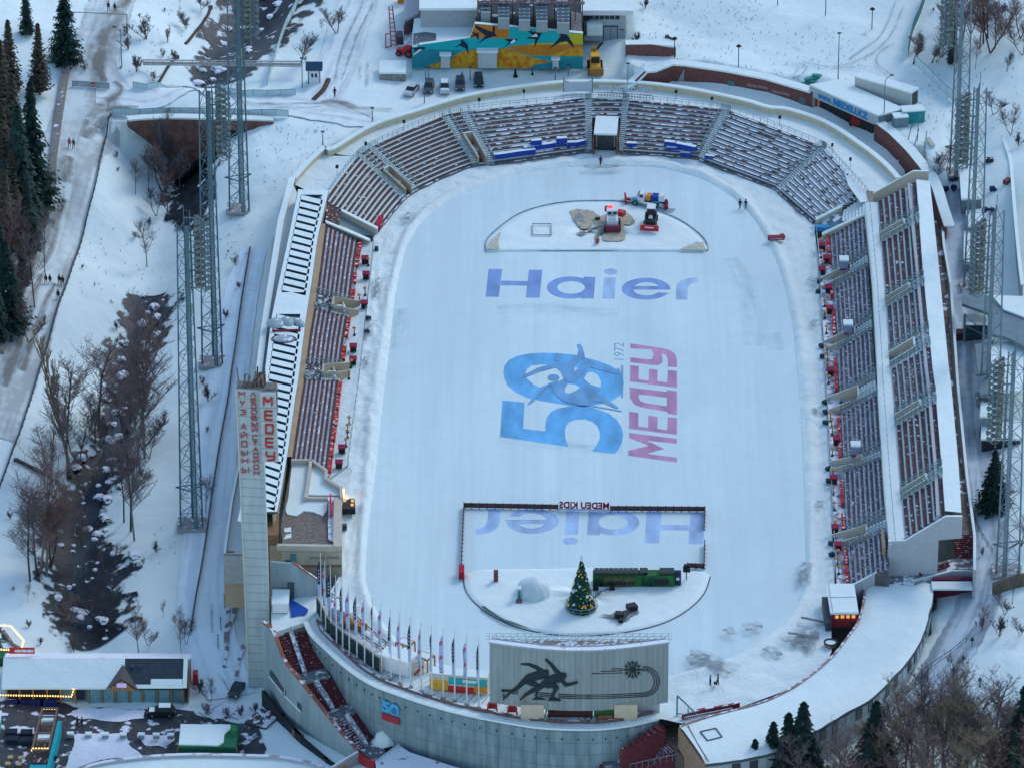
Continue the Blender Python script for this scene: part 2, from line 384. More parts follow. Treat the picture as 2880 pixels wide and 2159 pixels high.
FOOT=[tuple(P(u,v,z)[:2]) for u,v,z in[(935,413,6),(866,456,6),(827,501,6),(803,545,6),(768,760,6),(735,980,6),(725,1100,6),(715,1440,3),(740,1600,-5),(748,1700,-10),(800,1900,-12),(930,2080,-13),(1010,2110,-11),(1200,2159,-11),(1900,2159,-9),(1912,2045,-2),(1994,2146,-3),(2287,2062,-3),(2447,1971,-3),(2550,1870,-3),(2610,1790,-3),(2625,1635,-3),(2743,1600,0),(2735,1445,1),(2690,1080,3),(2640,700,3),(2590,480,4),(2528,501,6),(2486,456,6),(2420,404,6),(2323,342,6),(2160,300,6),(1928,247,6),(1766,230,6),(1586,230,6),(1440,246,6),(1306,270,6),(1176,309,6),(1046,352,6)]]
YW=P(520,340,6).y
def Hbase(X,Y):
 X=np.atleast_1d(np.asarray(X,float));Y=np.atleast_1d(np.asarray(Y,float))
 z=W_[N_]+W_[N_+1]*X+W_[N_+2]*Y
 for k in range(N_):z=z+W_[k]*ker(X-CX[k],Y-CY[k])
 d=seg_dist(X,Y,STW)
 z=z-4.0*np.exp(-(d/6.5)**2)*((Y<YW+.6)|(Y>YW+15))
 z=z-7.5*np.exp(-(np.maximum(0,d-3)/8)**2)*(Y<YW+.6)*np.clip(1-(YW-Y)/34,0,1)
 pl=inside_np(X,Y,PLAT);z=np.where(pl,np.maximum(z,9.0),z)
 amp=np.sin(X*.21+Y*.13)*np.sin(Y*.17-X*.05)*.35
 return z+amp
G0,G1,GS=(-125,125),(-165,200),1.3
def axis(lo,hi,s):
 a=list(np.arange(lo,hi+.01,s));st=s
 while a[-1]<1800:st*=1.35;a.append(a[-1]+st)
 st=s
 while a[0]>-1800:st*=1.35;a.insert(0,a[0]-st)
 return np.array(a)
AX=axis(*G0,GS);AY=axis(*G1,GS)
GX,GY=np.meshgrid(AX,AY)
GZ=Hbase(GX.ravel(),GY.ravel()).reshape(GX.shape)
GZ=np.where(np.hypot(GX,GY)>700,np.minimum(GZ,150),GZ)
far=np.hypot(GX-CAMP.x,GY-CAMP.y)<500
GZ=np.where(far,np.minimum(GZ,60),GZ)
from mathutils import noise as mn
HEAP=[P(u,v,3) for u,v in((790,300),(860,330),(800,420),(740,520),(700,640),(640,600),(700,440),(740,340))]
hp_=inside_np(GX,GY,HEAP)
for j in range(GX.shape[0]):
 for i in range(GX.shape[1]):
  x,y=GX[j,i],GY[j,i]
  if abs(x)<130 and-170<y<205:
   GZ[j,i]+=.28*mn.fractal(Vector((x*.13,y*.13,0)),1,2,4)+(1.0*abs(mn.noise(Vector((x*.22,y*.22,5)))) if hp_[j,i] else 0)
fo=inside_np(GX,GY,FOOT);GZF=np.where(fo,-16.0,GZ)
def Hg(x,y,Z=None):
 Z=GZ if Z is None else Z
 i=int(np.clip(np.searchsorted(AX,x)-1,0,len(AX)-2));j=int(np.clip(np.searchsorted(AY,y)-1,0,len(AY)-2))
 a=(x-AX[i])/(AX[i+1]-AX[i]);b=(y-AY[j])/(AY[j+1]-AY[j])
 return float(Z[j,i]*(1-a)*(1-b)+Z[j,i+1]*a*(1-b)+Z[j+1,i]*(1-a)*b+Z[j+1,i+1]*a*b)
def G(u,v,dz=0.0):
 z=0.0
 for _ in range(25):
  p=P(u,v,z);z=z*.45+.55*(Hg(p.x,p.y)+dz)
 p=P(u,v,z);return Vector((p.x,p.y,Hg(p.x,p.y)+dz))
ter=MB();nx,ny=len(AX),len(AY)
ter.v=[(float(GX[j,i]),float(GY[j,i]),float(GZF[j,i])) for j in range(ny) for i in range(nx)]
ter.f=[(j*nx+i,j*nx+i+1,(j+1)*nx+i+1,(j+1)*nx+i) for j in range(ny-1) for i in range(nx-1)]
ter.m=[0]*len(ter.f)
struct(ter.build('snowy_ground',SNOW,smooth=True,noorg=1))
def drape_strip(name,uv,width,m,dz=.12,n=8,jag=0.0,seed=1,cross=6,z=None,flat=None):
 """a road or path laid on the ground along a line; width in metres (number or list)"""
 rnd=random.Random(seed)
 line=[G(*p) for p in uv] if z is None else LP(uv,z)
 ws=width if isinstance(width,list) else[width]*len(line)
 fine=smooth_line(line,n);W=[]
 for k in range(len(line)-1):
  for j in range(n):W.append(ws[k]+(ws[k+1]-ws[k])*j/n)
 W.append(ws[-1]);mb=MB();rows=[]
 for k,p in enumerate(fine):
  a=fine[max(0,k-1)];b=fine[min(len(fine)-1,k+1)];t=(b-a);t.z=0;t.normalize();s=Vector((-t.y,t.x,0))
  wk=W[k];j1=rnd.uniform(-jag,jag);j2=rnd.uniform(-jag,jag);row=[]
  for c in range(cross+1):
   f=-.5+c/cross;pp=p+s*(wk*f+(j1 if c==0 else j2 if c==cross else 0))
   row.append((pp.x,pp.y,Hg(pp.x,pp.y)+dz if flat is None else flat))
  rows.append(row)
 for row in rows:mb.v+=row
 c1=cross+1
 for k in range(len(rows)-1):
  for c in range(cross):mb.f.append((k*c1+c,k*c1+c+1,(k+1)*c1+c+1,(k+1)*c1+c));mb.m.append(0)
 o=mb.build(name,m,smooth=True,noorg=1);ul=o.data.uv_layers.new(name='UVMap');s=[0]
 for a,b in zip(fine[:-1],fine[1:]):s.append(s[-1]+(b-a).length)
 for k in range(len(rows)-1):
  for c in range(cross):
   i=(k*cross+c)*4
   for j,(kk,cc) in enumerate(((k,c),(k,c+1),(k+1,c+1),(k+1,c))):ul.data[i+j].uv=(cc/cross,s[kk])
 return o
def drape_poly(name,uv,m,dz=.14,step=1.0,jag=0,seed=3,zc=None):
 """a patch laid on the ground inside an outline"""
 pw=[G(*p) for p in uv];xs=[p.x for p in pw];ys=[p.y for p in pw]
 bm=bmesh.new();vs=[bm.verts.new((p.x,p.y,0)) for p in pw];bm.faces.new(vs)
 bm.normal_update()
 for ax,lo,hi in((0,min(xs),max(xs)),(1,min(ys),max(ys))):
  c=lo+step
  while c<hi:
   co=(c,0,0) if ax==0 else(0,c,0);no=(1,0,0) if ax==0 else(0,1,0)
   bmesh.ops.bisect_plane(bm,geom=bm.verts[:]+bm.edges[:]+bm.faces[:],plane_co=co,plane_no=no);c+=step
 for v in bm.verts:v.co.z=Hg(v.co.x,v.co.y)+dz
 bmesh.ops.triangulate(bm,faces=bm.faces[:])
 bmesh.ops.recalc_face_normals(bm,faces=bm.faces[:])
 me=bpy.data.meshes.new(name);bm.to_mesh(me);bm.free();me.materials.append(m)
 if len(me.polygons) and sum(p.normal.z for p in me.polygons)<0:me.flip_normals()
 o=bpy.data.objects.new(name,me);COL.objects.link(o);return o
def ragged(pts,amp,n,seed=1):
 rnd=random.Random(seed);out=[]
 for k in range(len(pts)):
  a=pts[k];b=pts[(k+1)%len(pts)]
  for j in range(n):
   t=j/n;out.append((a[0]+(b[0]-a[0])*t+rnd.uniform(-amp,amp),a[1]+(b[1]-a[1])*t+rnd.uniform(-amp,amp)))
 return out
# ICE AND THE SNOW ROUND IT
ICE_UV=[(1290,550),(1355,525),(1440,492),(1560,474),(1687,466),(1863,472),(1977,503),(2060,552),(2120,615),(2170,700),(2205,800),(2230,930),(2246,1112),(2253,1210),(2259,1373),(2266,1601),(2258,1650),(2240,1700),(2209,1749),(2160,1785),(2124,1811),(2059,1847),(1961,1876),(1880,1902),(1760,1935),(1620,1940),(1480,1925),(1340,1890),(1230,1865),(1143,1827),(1085,1762),(1046,1700),(1028,1635),(1026,1617),(1036,1487),(1049,1389),(1062,1275),(1075,1145),(1083,1080),(1098,963),(1107,866),(1120,790),(1140,700),(1180,630),(1235,580)]
BND_UV=[(2294,621),(2290,645),(2303,735),(2310,866),(2320,1028),(2329,1178),(2339,1373),(2349,1568),(2345,1700),(2338,1765),(2339,1844),(2274,1899),(2209,1941),(2075,1990),(1925,2035),(1852,2018),(1766,2036),(1668,2046),(1538,2043),(1440,2029),(1306,2003),(1208,1977),(1111,1945),(1046,1919),(980,1877),(915,1818),(876,1779),(862,1750),(905,1700),(955,1620),(957,1540),(957,1440),(966,1350),(977,1308),(997,1145),(1006,1028),(1033,866),(1049,680),(1057,645),(1129,556),(1173,524),(1250,490),(1326,459),(1391,453),(1520,430),(1648,420),(1753,424),(1860,428),(1964,440),(1981,449),(2090,485),(2183,527),(2196,540),(2250,578)]
C0=P(1650,1150,0)
def polar(poly,n=240):
 out=[]
 m=len(poly)
 for k in range(n):
  a=2*math.pi*k/n;d=(math.cos(a),math.sin(a)*1.35);best=1e9
  for i in range(m):
   p=poly[i];r=poly[(i+1)%m];ex,ey=r[0]-p[0],r[1]-p[1]
   det=d[0]*(-ey)+d[1]*ex
   if abs(det)<1e-9:continue
   px,py=p[0]-C0.x,p[1]-C0.y
   t=(px*(-ey)+py*ex)/det;u_=(d[0]*py-d[1]*px)/det
   if t>0 and-1e-6<=u_<=1+1e-6:best=min(best,t)
  out.append(Vector((C0.x+d[0]*best,C0.y+d[1]*best,0)))
 return out
def smooth_closed(pts,it=2):
 for _ in range(it):pts=[(pts[k-1]+pts[k]*2+pts[(k+1)%len(pts)])/4 for k in range(len(pts))]
 return pts
iceb=smooth_closed(polar(LP(ICE_UV,0),360),3);bnd=polar(LP(BND_UV,.5),360)
ICEM=snow_mat('rink_ice',(.71,.85,.82),.9,dirt=.75,dsc=.045,dcol=(.55,.67,.68),dlo=.42,dhi=.75,bump=.01,stretch=(1.6,.12,1),lanes=[((.35,.012,1),.28,.45,.7),((1.3,.02,1),.22,.45,.7),((.05,.035,1),.30,.5,.7)])
ICEM.node_tree.nodes['Principled BSDF'].inputs['Roughness'].default_value=.35
mb=MB();mb.v=[(C0.x,C0.y,0)];RN=14
for r in range(1,RN+1):
 for p in iceb:mb.v.append((C0.x+(p.x-C0.x)*r/RN*1.02,C0.y+(p.y-C0.y)*r/RN*1.02,0))
N3=len(iceb)
for k in range(N3):mb.f.append((0,1+k,1+(k+1)%N3));mb.m.append(0)
for r in range(RN-1):
 for k in range(N3):
  k2=(k+1)%N3;mb.f.append((1+r*N3+k,1+(r+1)*N3+k,1+(r+1)*N3+k2,1+r*N3+k2));mb.m.append(0)
ice=struct(mb.build('ice_rink',ICEM,noorg=1))
mb=MB();NR=20;rnd=random.Random(5)
for r in range(NR+1):
 t=r/NR
 for k in range(N3):
  a=iceb[k];b=bnd[k];p=a.lerp(b,t);wd=(b-a).length
  bank=.55*math.exp(-((t*wd-1.6)/1.1)**2)
  z=.02+.48*t+(bank+(.28*mn.noise(Vector((p.x*.35,p.y*.35,3)))+.22*mn.noise(Vector((p.x*.9,p.y*.9,8))))*min(1,t*4) if 0<r<NR else 0)
  if r==0:z=-.04;p=a.lerp(b,.004*mn.noise(Vector((p.x,p.y,0)))*10)
  mb.v.append((p.x,p.y,z))
for r in range(NR):
 for k in range(N3):
  k2=(k+1)%N3;mb.f.append((r*N3+k,(r+1)*N3+k,(r+1)*N3+k2,r*N3+k2));mb.m.append(0)
struct(mb.build('snow_bank',SNOW2,smooth=True,noorg=1))
def ground_sheet(name,uv,z,m,parent=None):
 mb=MB();mb.face([P(u,v,z) for u,v in uv][::-1],0);bm=bmesh.new()
 return mb.build(name,m,parent,noorg=1)
def island(name,uv,ztop,jagn=6):
 pts=LP(uv,ztop);pts=smooth_line(pts+[pts[0]],jagn)[:-1]
 c=sum(pts,Vector())/len(pts);rings=[1.0,.985,.93,.8,.6,.35,.12];mb=MB();n=len(pts)
 for i,s in enumerate(rings):
  for p in pts:
   x=c.x+(p.x-c.x)*s;y=c.y+(p.y-c.y)*s
   z=-.05 if i==0 else ztop*(.6+.4*min(1,i/2))+.16*mn.noise(Vector((x*.3,y*.3,9)))
   mb.v.append((x,y,z))
 for i in range(len(rings)-1):
  for k in range(n):k2=(k+1)%n;mb.f.append((i*n+k,(i+1)*n+k,(i+1)*n+k2,i*n+k2));mb.m.append(0)
 mb.v.append((c.x,c.y,ztop));mb.f+=[((len(rings)-1)*n+k,(len(rings)-1)*n+(k+1)%n,len(mb.v)-1) for k in range(n)];mb.m+=[0]*n
 o=mb.build(name,SNOW2 if 0 else SNOW,smooth=True,noorg=1);me=o.data
 if sum(p.normal.z for p in me.polygons)<0:me.flip_normals()
 return struct(o)
island('snow_island',[(1365,704),(1372,672),(1440,617),(1505,589),(1586,573),(1668,569),(1749,571),(1814,586),(1896,615),(1945,644),(1978,678),(1988,702),(1900,704),(1800,704),(1680,703),(1560,703),(1460,704)],.3)
island('snow_island',[(1303,1610),(1310,1660),(1352,1706),(1420,1745),(1502,1771),(1615,1783),(1746,1774),(1850,1752),(1925,1716),(1974,1670),(1995,1621),(1984,1606),(1900,1600),(1760,1596),(1600,1596),(1450,1597),(1350,1600)],.3)
EDGE=mat('bluish_kerb_paint',(.22,.30,.32),var=.4,sc_=1)  # dark blue-grey colour of the kerbs round the snow islands
def edge_line(name,uv,z,r,m):
 mb=MB();mb.path(smooth_line(LP(uv,z),5),r,n=4);return struct(mb.build(name,m,noorg=1))
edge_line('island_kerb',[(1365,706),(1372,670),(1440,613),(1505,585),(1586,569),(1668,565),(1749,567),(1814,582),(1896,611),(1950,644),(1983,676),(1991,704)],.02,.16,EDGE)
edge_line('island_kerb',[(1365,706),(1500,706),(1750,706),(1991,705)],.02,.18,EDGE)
edge_line('island_kerb',[(1303,1625),(1312,1664),(1352,1709),(1420,1749),(1502,1775),(1615,1788),(1746,1779),(1850,1757),(1925,1721),(1978,1672),(1998,1621)],.04,.10,DARKST)
STAIN=mat('wet_sand_stain',(.46,.40,.29),var=.25,sc_=.9)
STAING=mat('grey_stain',(.25,.27,.28),var=.4,sc_=1.2)
zs=lambda pts,ox,oy,s:[(ox+x/s,oy+y/s) for x,y in pts]
s1=zs([(235,520),(330,490),(480,495),(600,520),(640,560),(720,600),(830,560),(850,620),(1000,560),(1140,545),(1200,600),(1250,680),(1180,740),(1090,730),(1060,800),(1110,900),(1090,960),(1000,990),(760,980),(740,930),(760,840),(700,880),(680,1020),(640,1020),(620,930),(680,800),(620,720),(590,660),(570,760),(500,800),(420,800),(350,720),(290,650)],1560,500,5.53)
st_=struct(ground_sheet('sand_stain',ragged(s1,1.2,4,4),.50,STAIN))
for pts,sd in(([(300,590),(380,550),(450,600),(450,690),(380,680),(310,660)],2),([(1180,640),(1245,660),(1240,705),(1190,700)],3),([(330,850),(450,830),(520,860),(420,900)],5)):
 struct(ground_sheet('grey_stain',ragged(zs(pts,1560,500,5.53),2.2,5,sd),.512,STAING))
struct(ground_sheet('yellow_ice',ragged(L(2,1,[(1440,495),(1500,470),(1600,430),(1655,440),(1675,500)]),1,4,5),.47,mat('yellow_ice',(.55,.52,.40),var=.2)))
struct(ground_sheet('yellow_ice',ragged(L(1,1,[(1990,500),(2020,430),(2090,360),(2120,340),(2090,420),(2100,490)]),1,4,6),.47,MATS['yellow_ice']))
struct(ground_sheet('soot_patch',ragged(L(2,3,[(750,335),(850,330),(930,300),(1050,280),(1110,310),(1050,330),(1000,380),(940,410),(900,370)]),2.2,5,8),.50,STAING))
struct(ground_sheet('green_rim',ragged(zs([(190,935),(215,930),(400,1050),(560,1100),(640,1135),(400,1070)],1290,1400,3.072),1,3,9),.49,mat('dark_green_rim',(.05,.12,.11))))
for pts in([(285,345),(500,390),(500,415),(285,365)],[(170,480),(440,520),(440,545),(170,495)]):
 struct(ground_sheet('rubber_path',ragged(L(3,3,pts),1,4,2),1.05,mat('rubber_mat',(.16,.18,.2),var=.4,sc_=3)))
for i_,(c,r,pts,w_) in enumerate(((2,3,[(1520,1130),(1650,1090),(1750,1110),(1900,1160)],5),(2,3,[(1530,1040),(1640,1030),(1700,1060)],3),(2,3,[(2000,760),(2080,740),(2160,730)],4),(3,3,[(180,860),(280,800),(360,740),(440,730)],6),(3,3,[(-40,910),(60,940),(110,960)],3.5),(3,3,[(250,800),(330,880),(300,900)],4),(2,3,[(1830,780),(1880,800),(1920,790)],3),(1,1,[(1075,820),(1045,900),(1040,1040)],2.2),(1,1,[(1000,1260),(960,1380),(970,1500)],2.5),(1,2,[(950,0),(950,90)],1.8),(3,1,[(340,780),(420,790),(450,800)],2.5),(3,1,[(360,850),(440,870)],2),(3,2,[(400,350),(470,400)],3),(3,1,[(400,1160),(380,1230)],1.5),(3,2,[(440,1180),(430,1260)],1.6),(2,0,[(620,1330),(800,1345),(980,1330)],2.5),(1,1,[(1330,90),(1290,170)],3),(3,3,[(330,100),(300,200),(290,330)],3))):
 struct(drape_strip('churned_snow',L(c,r,pts),w_,SCUFF,flat=.80+.01*i_,n=5,jag=.4,seed=i_,cross=4))
for i_,(pts,w_) in enumerate((([(1120,1040),(1125,950),(1128,900)],3.5),([(2160,960),(2175,1010)],6),([(1400,905),(1520,890),(1640,900),(1740,905)],6),([(1400,1330),(1600,1345),(1750,1335)],6),([(2050,720),(2110,850),(2120,1000)],5))):
 struct(drape_strip('wet_ice_streak',pts,w_,strip_mat('damp_streak',(1,1,1),(.42,.53,.56),.36,.75,2,.05,True,.32),flat=.004+.0004*i_,n=5,jag=.4,seed=i_,cross=4))
# paint in the ice
PZ=.006
def paint(name,polys,m,z=PZ,parent=ice):
 mb=MB();bm=bmesh.new()
 for i_,uv in enumerate(polys):
  vs=[bm.verts.new(P(u,v,z+.004*i_)) for u,v in uv];bm.faces.new(vs)
 bmesh.ops.triangulate(bm,faces=bm.faces[:]);
 for f in bm.faces:
  f.normal_update()
  if f.normal.z<0:f.normal_flip()
 me=bpy.data.meshes.new(name);bm.to_mesh(me);bm.free();me.materials.append(m)
 o=bpy.data.objects.new(name,me);COL.objects.link(o);o.parent=parent;return o
def fade(name,rgb,var=.28):
 return mat(name,rgb,rough=.35,var=var,sc_=.25,stretch=(1.4,.5,1))
BLUP=fade('faded_blue_paint',(.19,.31,.58));BLUL=fade('pale_blue_paint',(.38,.52,.70));
CYA=fade('cyan_paint',(.10,.40,.68));CYAD=fade('deep_cyan_paint',(.13,.33,.54));PINK=fade('faded_red_paint',(.50,.22,.36));GREYB=fade('grey_blue_paint',(.20,.40,.52))
def ell(cx,cy,rx,ry,a0=0,a1=360,n=28):return[(cx+rx*math.cos(R(a0+(a1-a0)*k/n)),cy+ry*math.sin(R(a0+(a1-a0)*k/n))) for k in range(n if a1-a0==360 else n+1)]
def hz(p):return zs(p,1340,740,3.3515)
HAI=[('H',[hz([(115,57),(243,57),(210,320),(85,318)]),hz([(495,65),(622,65),(595,328),(465,325)]),hz([(233,167),(488,172),(484,214),(228,210)])],BLUP),('a',[hz(ell(885,232,223,104)),hz([(1010,130),(1122,132),(1105,335),(985,335)])],BLUP),('i',[hz([(1200,135),(1315,135),(1303,337),(1185,337)]),hz(ell(1265,82,65,30))],BLUL),('e',[hz(ell(1598,243,230,103))],BLUP),('r',[hz([(1878,345),(1883,235),(1895,195),(1935,163),(1990,145),(2080,132),(2095,178),(2040,188),(2005,210),(1992,250),(1988,347)])],BLUL)]
HOLES=[hz(ell(892,232,130,60)),hz([(1490,220),(1510,203),(1550,187),(1600,180),(1650,185),(1690,197),(1722,220)]),hz([(1480,252),(1840,252),(1840,286),(1805,284),(1712,278),(1680,297),(1640,306),(1600,308),(1550,302),(1510,288),(1490,272)])]
def rot_all(polys,cx,cy,k):
 out=[]
 for uv in polys:
  o2=[]
  for u,v in uv:
   p=P(u,v,0);x=cx-(p.x-cx)*k;y=cy-(p.y-cy)*k;o2.append(proj((x,y,0)))
  out.append(o2)
 return out
A1,B1=P(1717.4,763.9),P(1604,1521);A2,B2=P(1965,793),P(1334,1492)
kk=(B1-B2).length/(A1-A2).length
CXX=(B1.x+A1.x*kk)/(1+kk);CYY=(B1.y+A1.y*kk)/(1+kk)
for nm,pol,m in HAI:
 paint('painted_letter',pol,m);paint('painted_letter',rot_all(pol,CXX,CYY,kk),fade('paler_blue_paint',(.36,.50,.70)))
paint('bare_ice_inside_letters',HOLES,ICEM,PZ+.025);paint('bare_ice_inside_letters',rot_all(HOLES,CXX,CYY,kk),ICEM,PZ+.025)
lz=lambda p:zs(p,1360,940,3.6867)
paint('painted_zero',[lz([(205,400),(215,330),(260,270),(350,225),(480,200),(640,192),(800,200),(950,215),(1060,245),(1180,275),(1300,320),(1400,375),(1440,430),(1455,500),(1440,570),(1420,630),(1320,690),(1200,725),(1050,750),(900,740),(750,715),(600,690),(450,655),(330,600),(250,530),(215,460)])],CYA)
paint('painted_five',[lz([(195,682),(425,705),(410,975),(640,1003),(640,930),(655,860),(700,800),(770,765),(880,745),(1000,738),(1100,745),(1200,780),(1300,820),(1380,880),(1430,960),(1450,1040),(1430,1130),(1400,1190),(1360,1237),(1125,1210),(1170,1150),(1205,1080),(1205,1010),(1180,950),(1130,905),(1050,880),(960,883),(890,905),(855,950),(843,1000),(850,1080),(880,1163),(170,1060)])],CYA)
paint('bare_ice_inside_zero',[lz([(440,450),(560,400),(740,350),(790,370),(820,430),(830,460),(780,490),(690,500),(640,530),(580,553),(520,520),(470,480)]),lz([(1040,460),(1080,395),(1130,390),(1190,430),(1220,490),(1215,545),(1180,545),(1100,515)]),lz([(840,570),(870,515),(950,520),(1000,555),(940,590),(880,612),(845,600)]),lz([(435,400),(450,360),(500,325),(600,315),(665,318),(560,350),(440,410)]),lz([(940,345),(990,350),(1000,360),(945,395)])],ICEM,PZ+.025)
paint('painted_skater',[lz([(965,110),(1000,100),(1025,130),(1045,200),(1050,245),(1000,270),(940,320),(940,390),(1040,290),(1110,265),(1060,370),(1000,440),(930,500),(870,495),(830,460),(800,390),(745,345),(620,380),(500,420),(400,455),(400,435),(560,355),(740,300),(860,290),(920,260),(970,240),(985,160)]),lz(ell(765,252,32,28)),lz([(1110,280),(1250,330),(1370,370),(1400,345),(1425,400),(1390,415),(1250,380),(1100,340)])],CYAD,PZ+.045)
paint('painted_skater',[lz(ell(725,448,62,34)),lz([(700,500),(760,480),(850,490),(870,515),(840,570),(845,600),(880,612),(940,590),(1010,555),(1060,520),(1150,560),(1250,650),(1350,720),(1405,760),(1370,765),(1250,710),(1150,690),(1120,740),(1000,730),(850,700),(770,650),(720,590),(700,530)]),lz([(690,500),(700,520),(620,580),(560,640),(520,695),(455,733),(480,690),(525,630),(555,575),(640,530)]),lz([(1430,318),(1448,318),(1445,655),(1428,650)]),lz([(1130,735),(1435,790),(1435,798),(1130,745)])],CYAD,PZ+.065)
MED=[[(1510,1018),(2005,1080),(2005,1132),(1690,1097),(1875,1185),(1690,1235),(2005,1275),(2005,1325),(1500,1255),(1500,1203),(1710,1152),(1510,1070)],[(1510,798),(1605,812),(1605,950),(1705,965),(1710,840),(1805,852),(1800,975),(1905,990),(1910,855),(2005,865),(2005,1038),(1508,975)],[(1512,548),(1900,595),(1900,575),(2005,588),(2005,832),(1905,820),(1905,800),(1640,755),(1560,725),(1520,660)],[(1520,320),(1610,333),(1605,465),(1712,480),(1715,360),(1805,370),(1800,485),(1905,497),(1910,372),(2005,380),(2005,553),(1518,490)],[(1522,97),(1860,145),(1940,170),(1985,205),(2005,260),(2005,343),(1910,335),(1910,260),(1890,215),(1850,197),(1858,290),(1820,320),(1760,320),(1520,290),(1522,240),(1700,262),(1750,258),(1762,200),(1740,158),(1522,147)]]
for p_ in MED:paint('painted_letter',[lz(p_)],PINK)
paint('bare_ice_inside_letters',[lz([(1610,620),(1900,655),(1900,745),(1680,712),(1625,690),(1608,650)])],ICEM,PZ+.025)
mb=MB();o_=P(*lz([(1458,268)])[0],PZ);put_text(mb,'1972',o_,P(*lz([(1458,90)])[0],PZ)-o_,P(*lz([(1350,262)])[0],PZ)-o_)
t_=mb.build('painted_date',GREYB,None,noorg=1);t_.parent=ice
# CURVED GRANDSTAND
O_UV=[(915,562),(1007,441),(1054,410),(1243,330),(1318,313),(1645,280),(1665,277),(1752,277),(1770,280),(2029,308),(2054,313),(2307,410),(2320,418),(2437,545)]
I_UV=[(1057,645),(1129,556),(1173,524),(1326,459),(1391,453),(1648,418),(1664,419),(1741,421),(1753,422),(1964,438),(1981,447),(2183,524),(2196,536),(2294,621)]
ZO,ZI=6.0,1.1
OW,IW=LP(O_UV,ZO),LP(I_UV,ZI)
def spl(pts,t):
 k=min(int(t),len(pts)-2);f=t-k;p0=pts[max(0,k-1)];p1=pts[k];p2=pts[k+1];p3=pts[min(len(pts)-1,k+2)]
 L1=(p2-p1).length;m1=((p2-p0).normalized() if k>0 else(p2-p1).normalized())*L1;m2=((p3-p1).normalized() if k+2<len(pts) else(p2-p1).normalized())*L1
 h=(2*f**3-3*f*f+1,f**3-2*f*f+f,-2*f**3+3*f*f,f**3-f*f)
 return p1*h[0]+m1*h[1]+p2*h[2]+m2*h[3]
def ring(t0,t1,n):return[spl(OW,t0+(t1-t0)*k/n) for k in range(n+1)],[spl(IW,t0+(t1-t0)*k/n) for k in range(n+1)]
def tiers(mb,O,I,z0,z1,rows,mi_t=0,mi_r=1,base=None,close=True):
 """stepped terrace between line I (low) and line O (high)"""
 n=len(O)
 xy=lambda k,s:I[k].lerp(O[k],s)
 for r in range(rows):
  a,b=r/rows,(r+1)/rows;z=z0+(z1-z0)*r/rows;zn=z0+(z1-z0)*(r+1)/rows
  zb=z0-((z1-z0)/rows) if base is None else base
  for k in range(n-1):
   A,B,C,D=xy(k,a),xy(k+1,a),xy(k+1,b),xy(k,b)
   mb.face([(A.x,A.y,z),(B.x,B.y,z),(C.x,C.y,z),(D.x,D.y,z)],mi_t)
   zl=z-(z1-z0)/rows if r else zb
   mb.face([(A.x,A.y,zl),(B.x,B.y,zl),(B.x,B.y,z),(A.x,A.y,z)],mi_r)
  if close:
   for k in(0,n-1):
    A,D=xy(k,a),xy(k,b);mb.face([(A.x,A.y,zb),(D.x,D.y,zb),(D.x,D.y,z),(A.x,A.y,z)],mi_r)
 for k in range(n-1):
  C,D=O[k+1],O[k];mb.face([(C.x,C.y,z1-(z1-z0)/rows),(D.x,D.y,z1-(z1-z0)/rows),(D.x,D.y,z1),(C.x,C.y,z1)],mi_r)
def bench(parent,O,I,z0,z1,rows,r,m,w=(.40,.9),hgt_=.38,th=.14,name='bench'):
 mb=MB();z=z0+(z1-z0)*r/rows;n=len(O)
 a,b=(r+w[0])/rows,(r+w[1])/rows;i=0
 for k in range(n):
  for s,zz in((a,z+hgt_-th),(b,z+hgt_-th),(b,z+hgt_),(a,z+hgt_)):
   p=I[k].lerp(O[k],s);mb.v.append((p.x,p.y,zz))
 for k in range(n-1):
  A=4*k;B=A+4
  for e,f2 in((0,1),(1,2),(2,3),(3,0)):mb.f.append((A+e,B+e,B+f2,A+f2));mb.m.append(0)
 for A in(0,4*(n-1)):mb.f.append((A,A+1,A+2,A+3));mb.m.append(0)
 return mb.build(name,m,parent)
def part_at(parent):return parent
def seat_block(stand,O,I,z0,z1,rows,m,tread=None,skip=(),label=None,base=0.0,w=(.40,.9)):
 mb=MB();tiers(mb,O,I,z0,z1,rows,base=base)
 b=mb.build('seating_block',[tread or SNOW,RISER],stand)
 if label:b['label']=label
 for r in range(rows):
  if r not in skip:bench(b,O,I,z0,z1,rows,r,m,w)
 return b
def stair_block(stand,O,I,z0,z1,steps,m=None,name='stairs',rail=True,base=0.0,railm=None,nr=None):
 mb=MB();tiers(mb,O,I,z0,z1,steps,base=base);s=mb.build(name,[m or SNOW,CONC],stand)
 if rail:
  for k in(0,len(O)-1):
   mr=MB();N=nr or 10;pts=[]
   for j in range(N+1):
    t=j/N;p=I[k].lerp(O[k],t);z=z0+(z1-z0)*t+.1
    mr.tube((p.x,p.y,z-.2),(p.x,p.y,z+1.0),.06,n=4);pts.append(Vector((p.x,p.y,z+1.0)))
   mr.path(pts,.07,n=4);mr.path([p-Vector((0,0,.5)) for p in pts],.05,n=4)
   mr.build('railing',railm or RAILM,s)
 return s
stand=thing('curved_grandstand','long curved open grandstand of snowy brown benches round the far end of the rink','grandstand',tuple(P(1700,350,0)))
BM={(0,1):(BENCH,'bench block with bare brown benches at the left end of the curve'),(2,3):(BENCH,None),(4,5):(BENCHS,None),(8,9):(BENCHS,None),(10,11):(BENCHX,'bench block nearly buried in snow'),(12,13):(BENCHX,None)}
for(a,b),(m,lab) in BM.items():
 O,I=ring(a,b,14);seat_block(stand,O,I,ZI,ZO,12,m,label=lab)
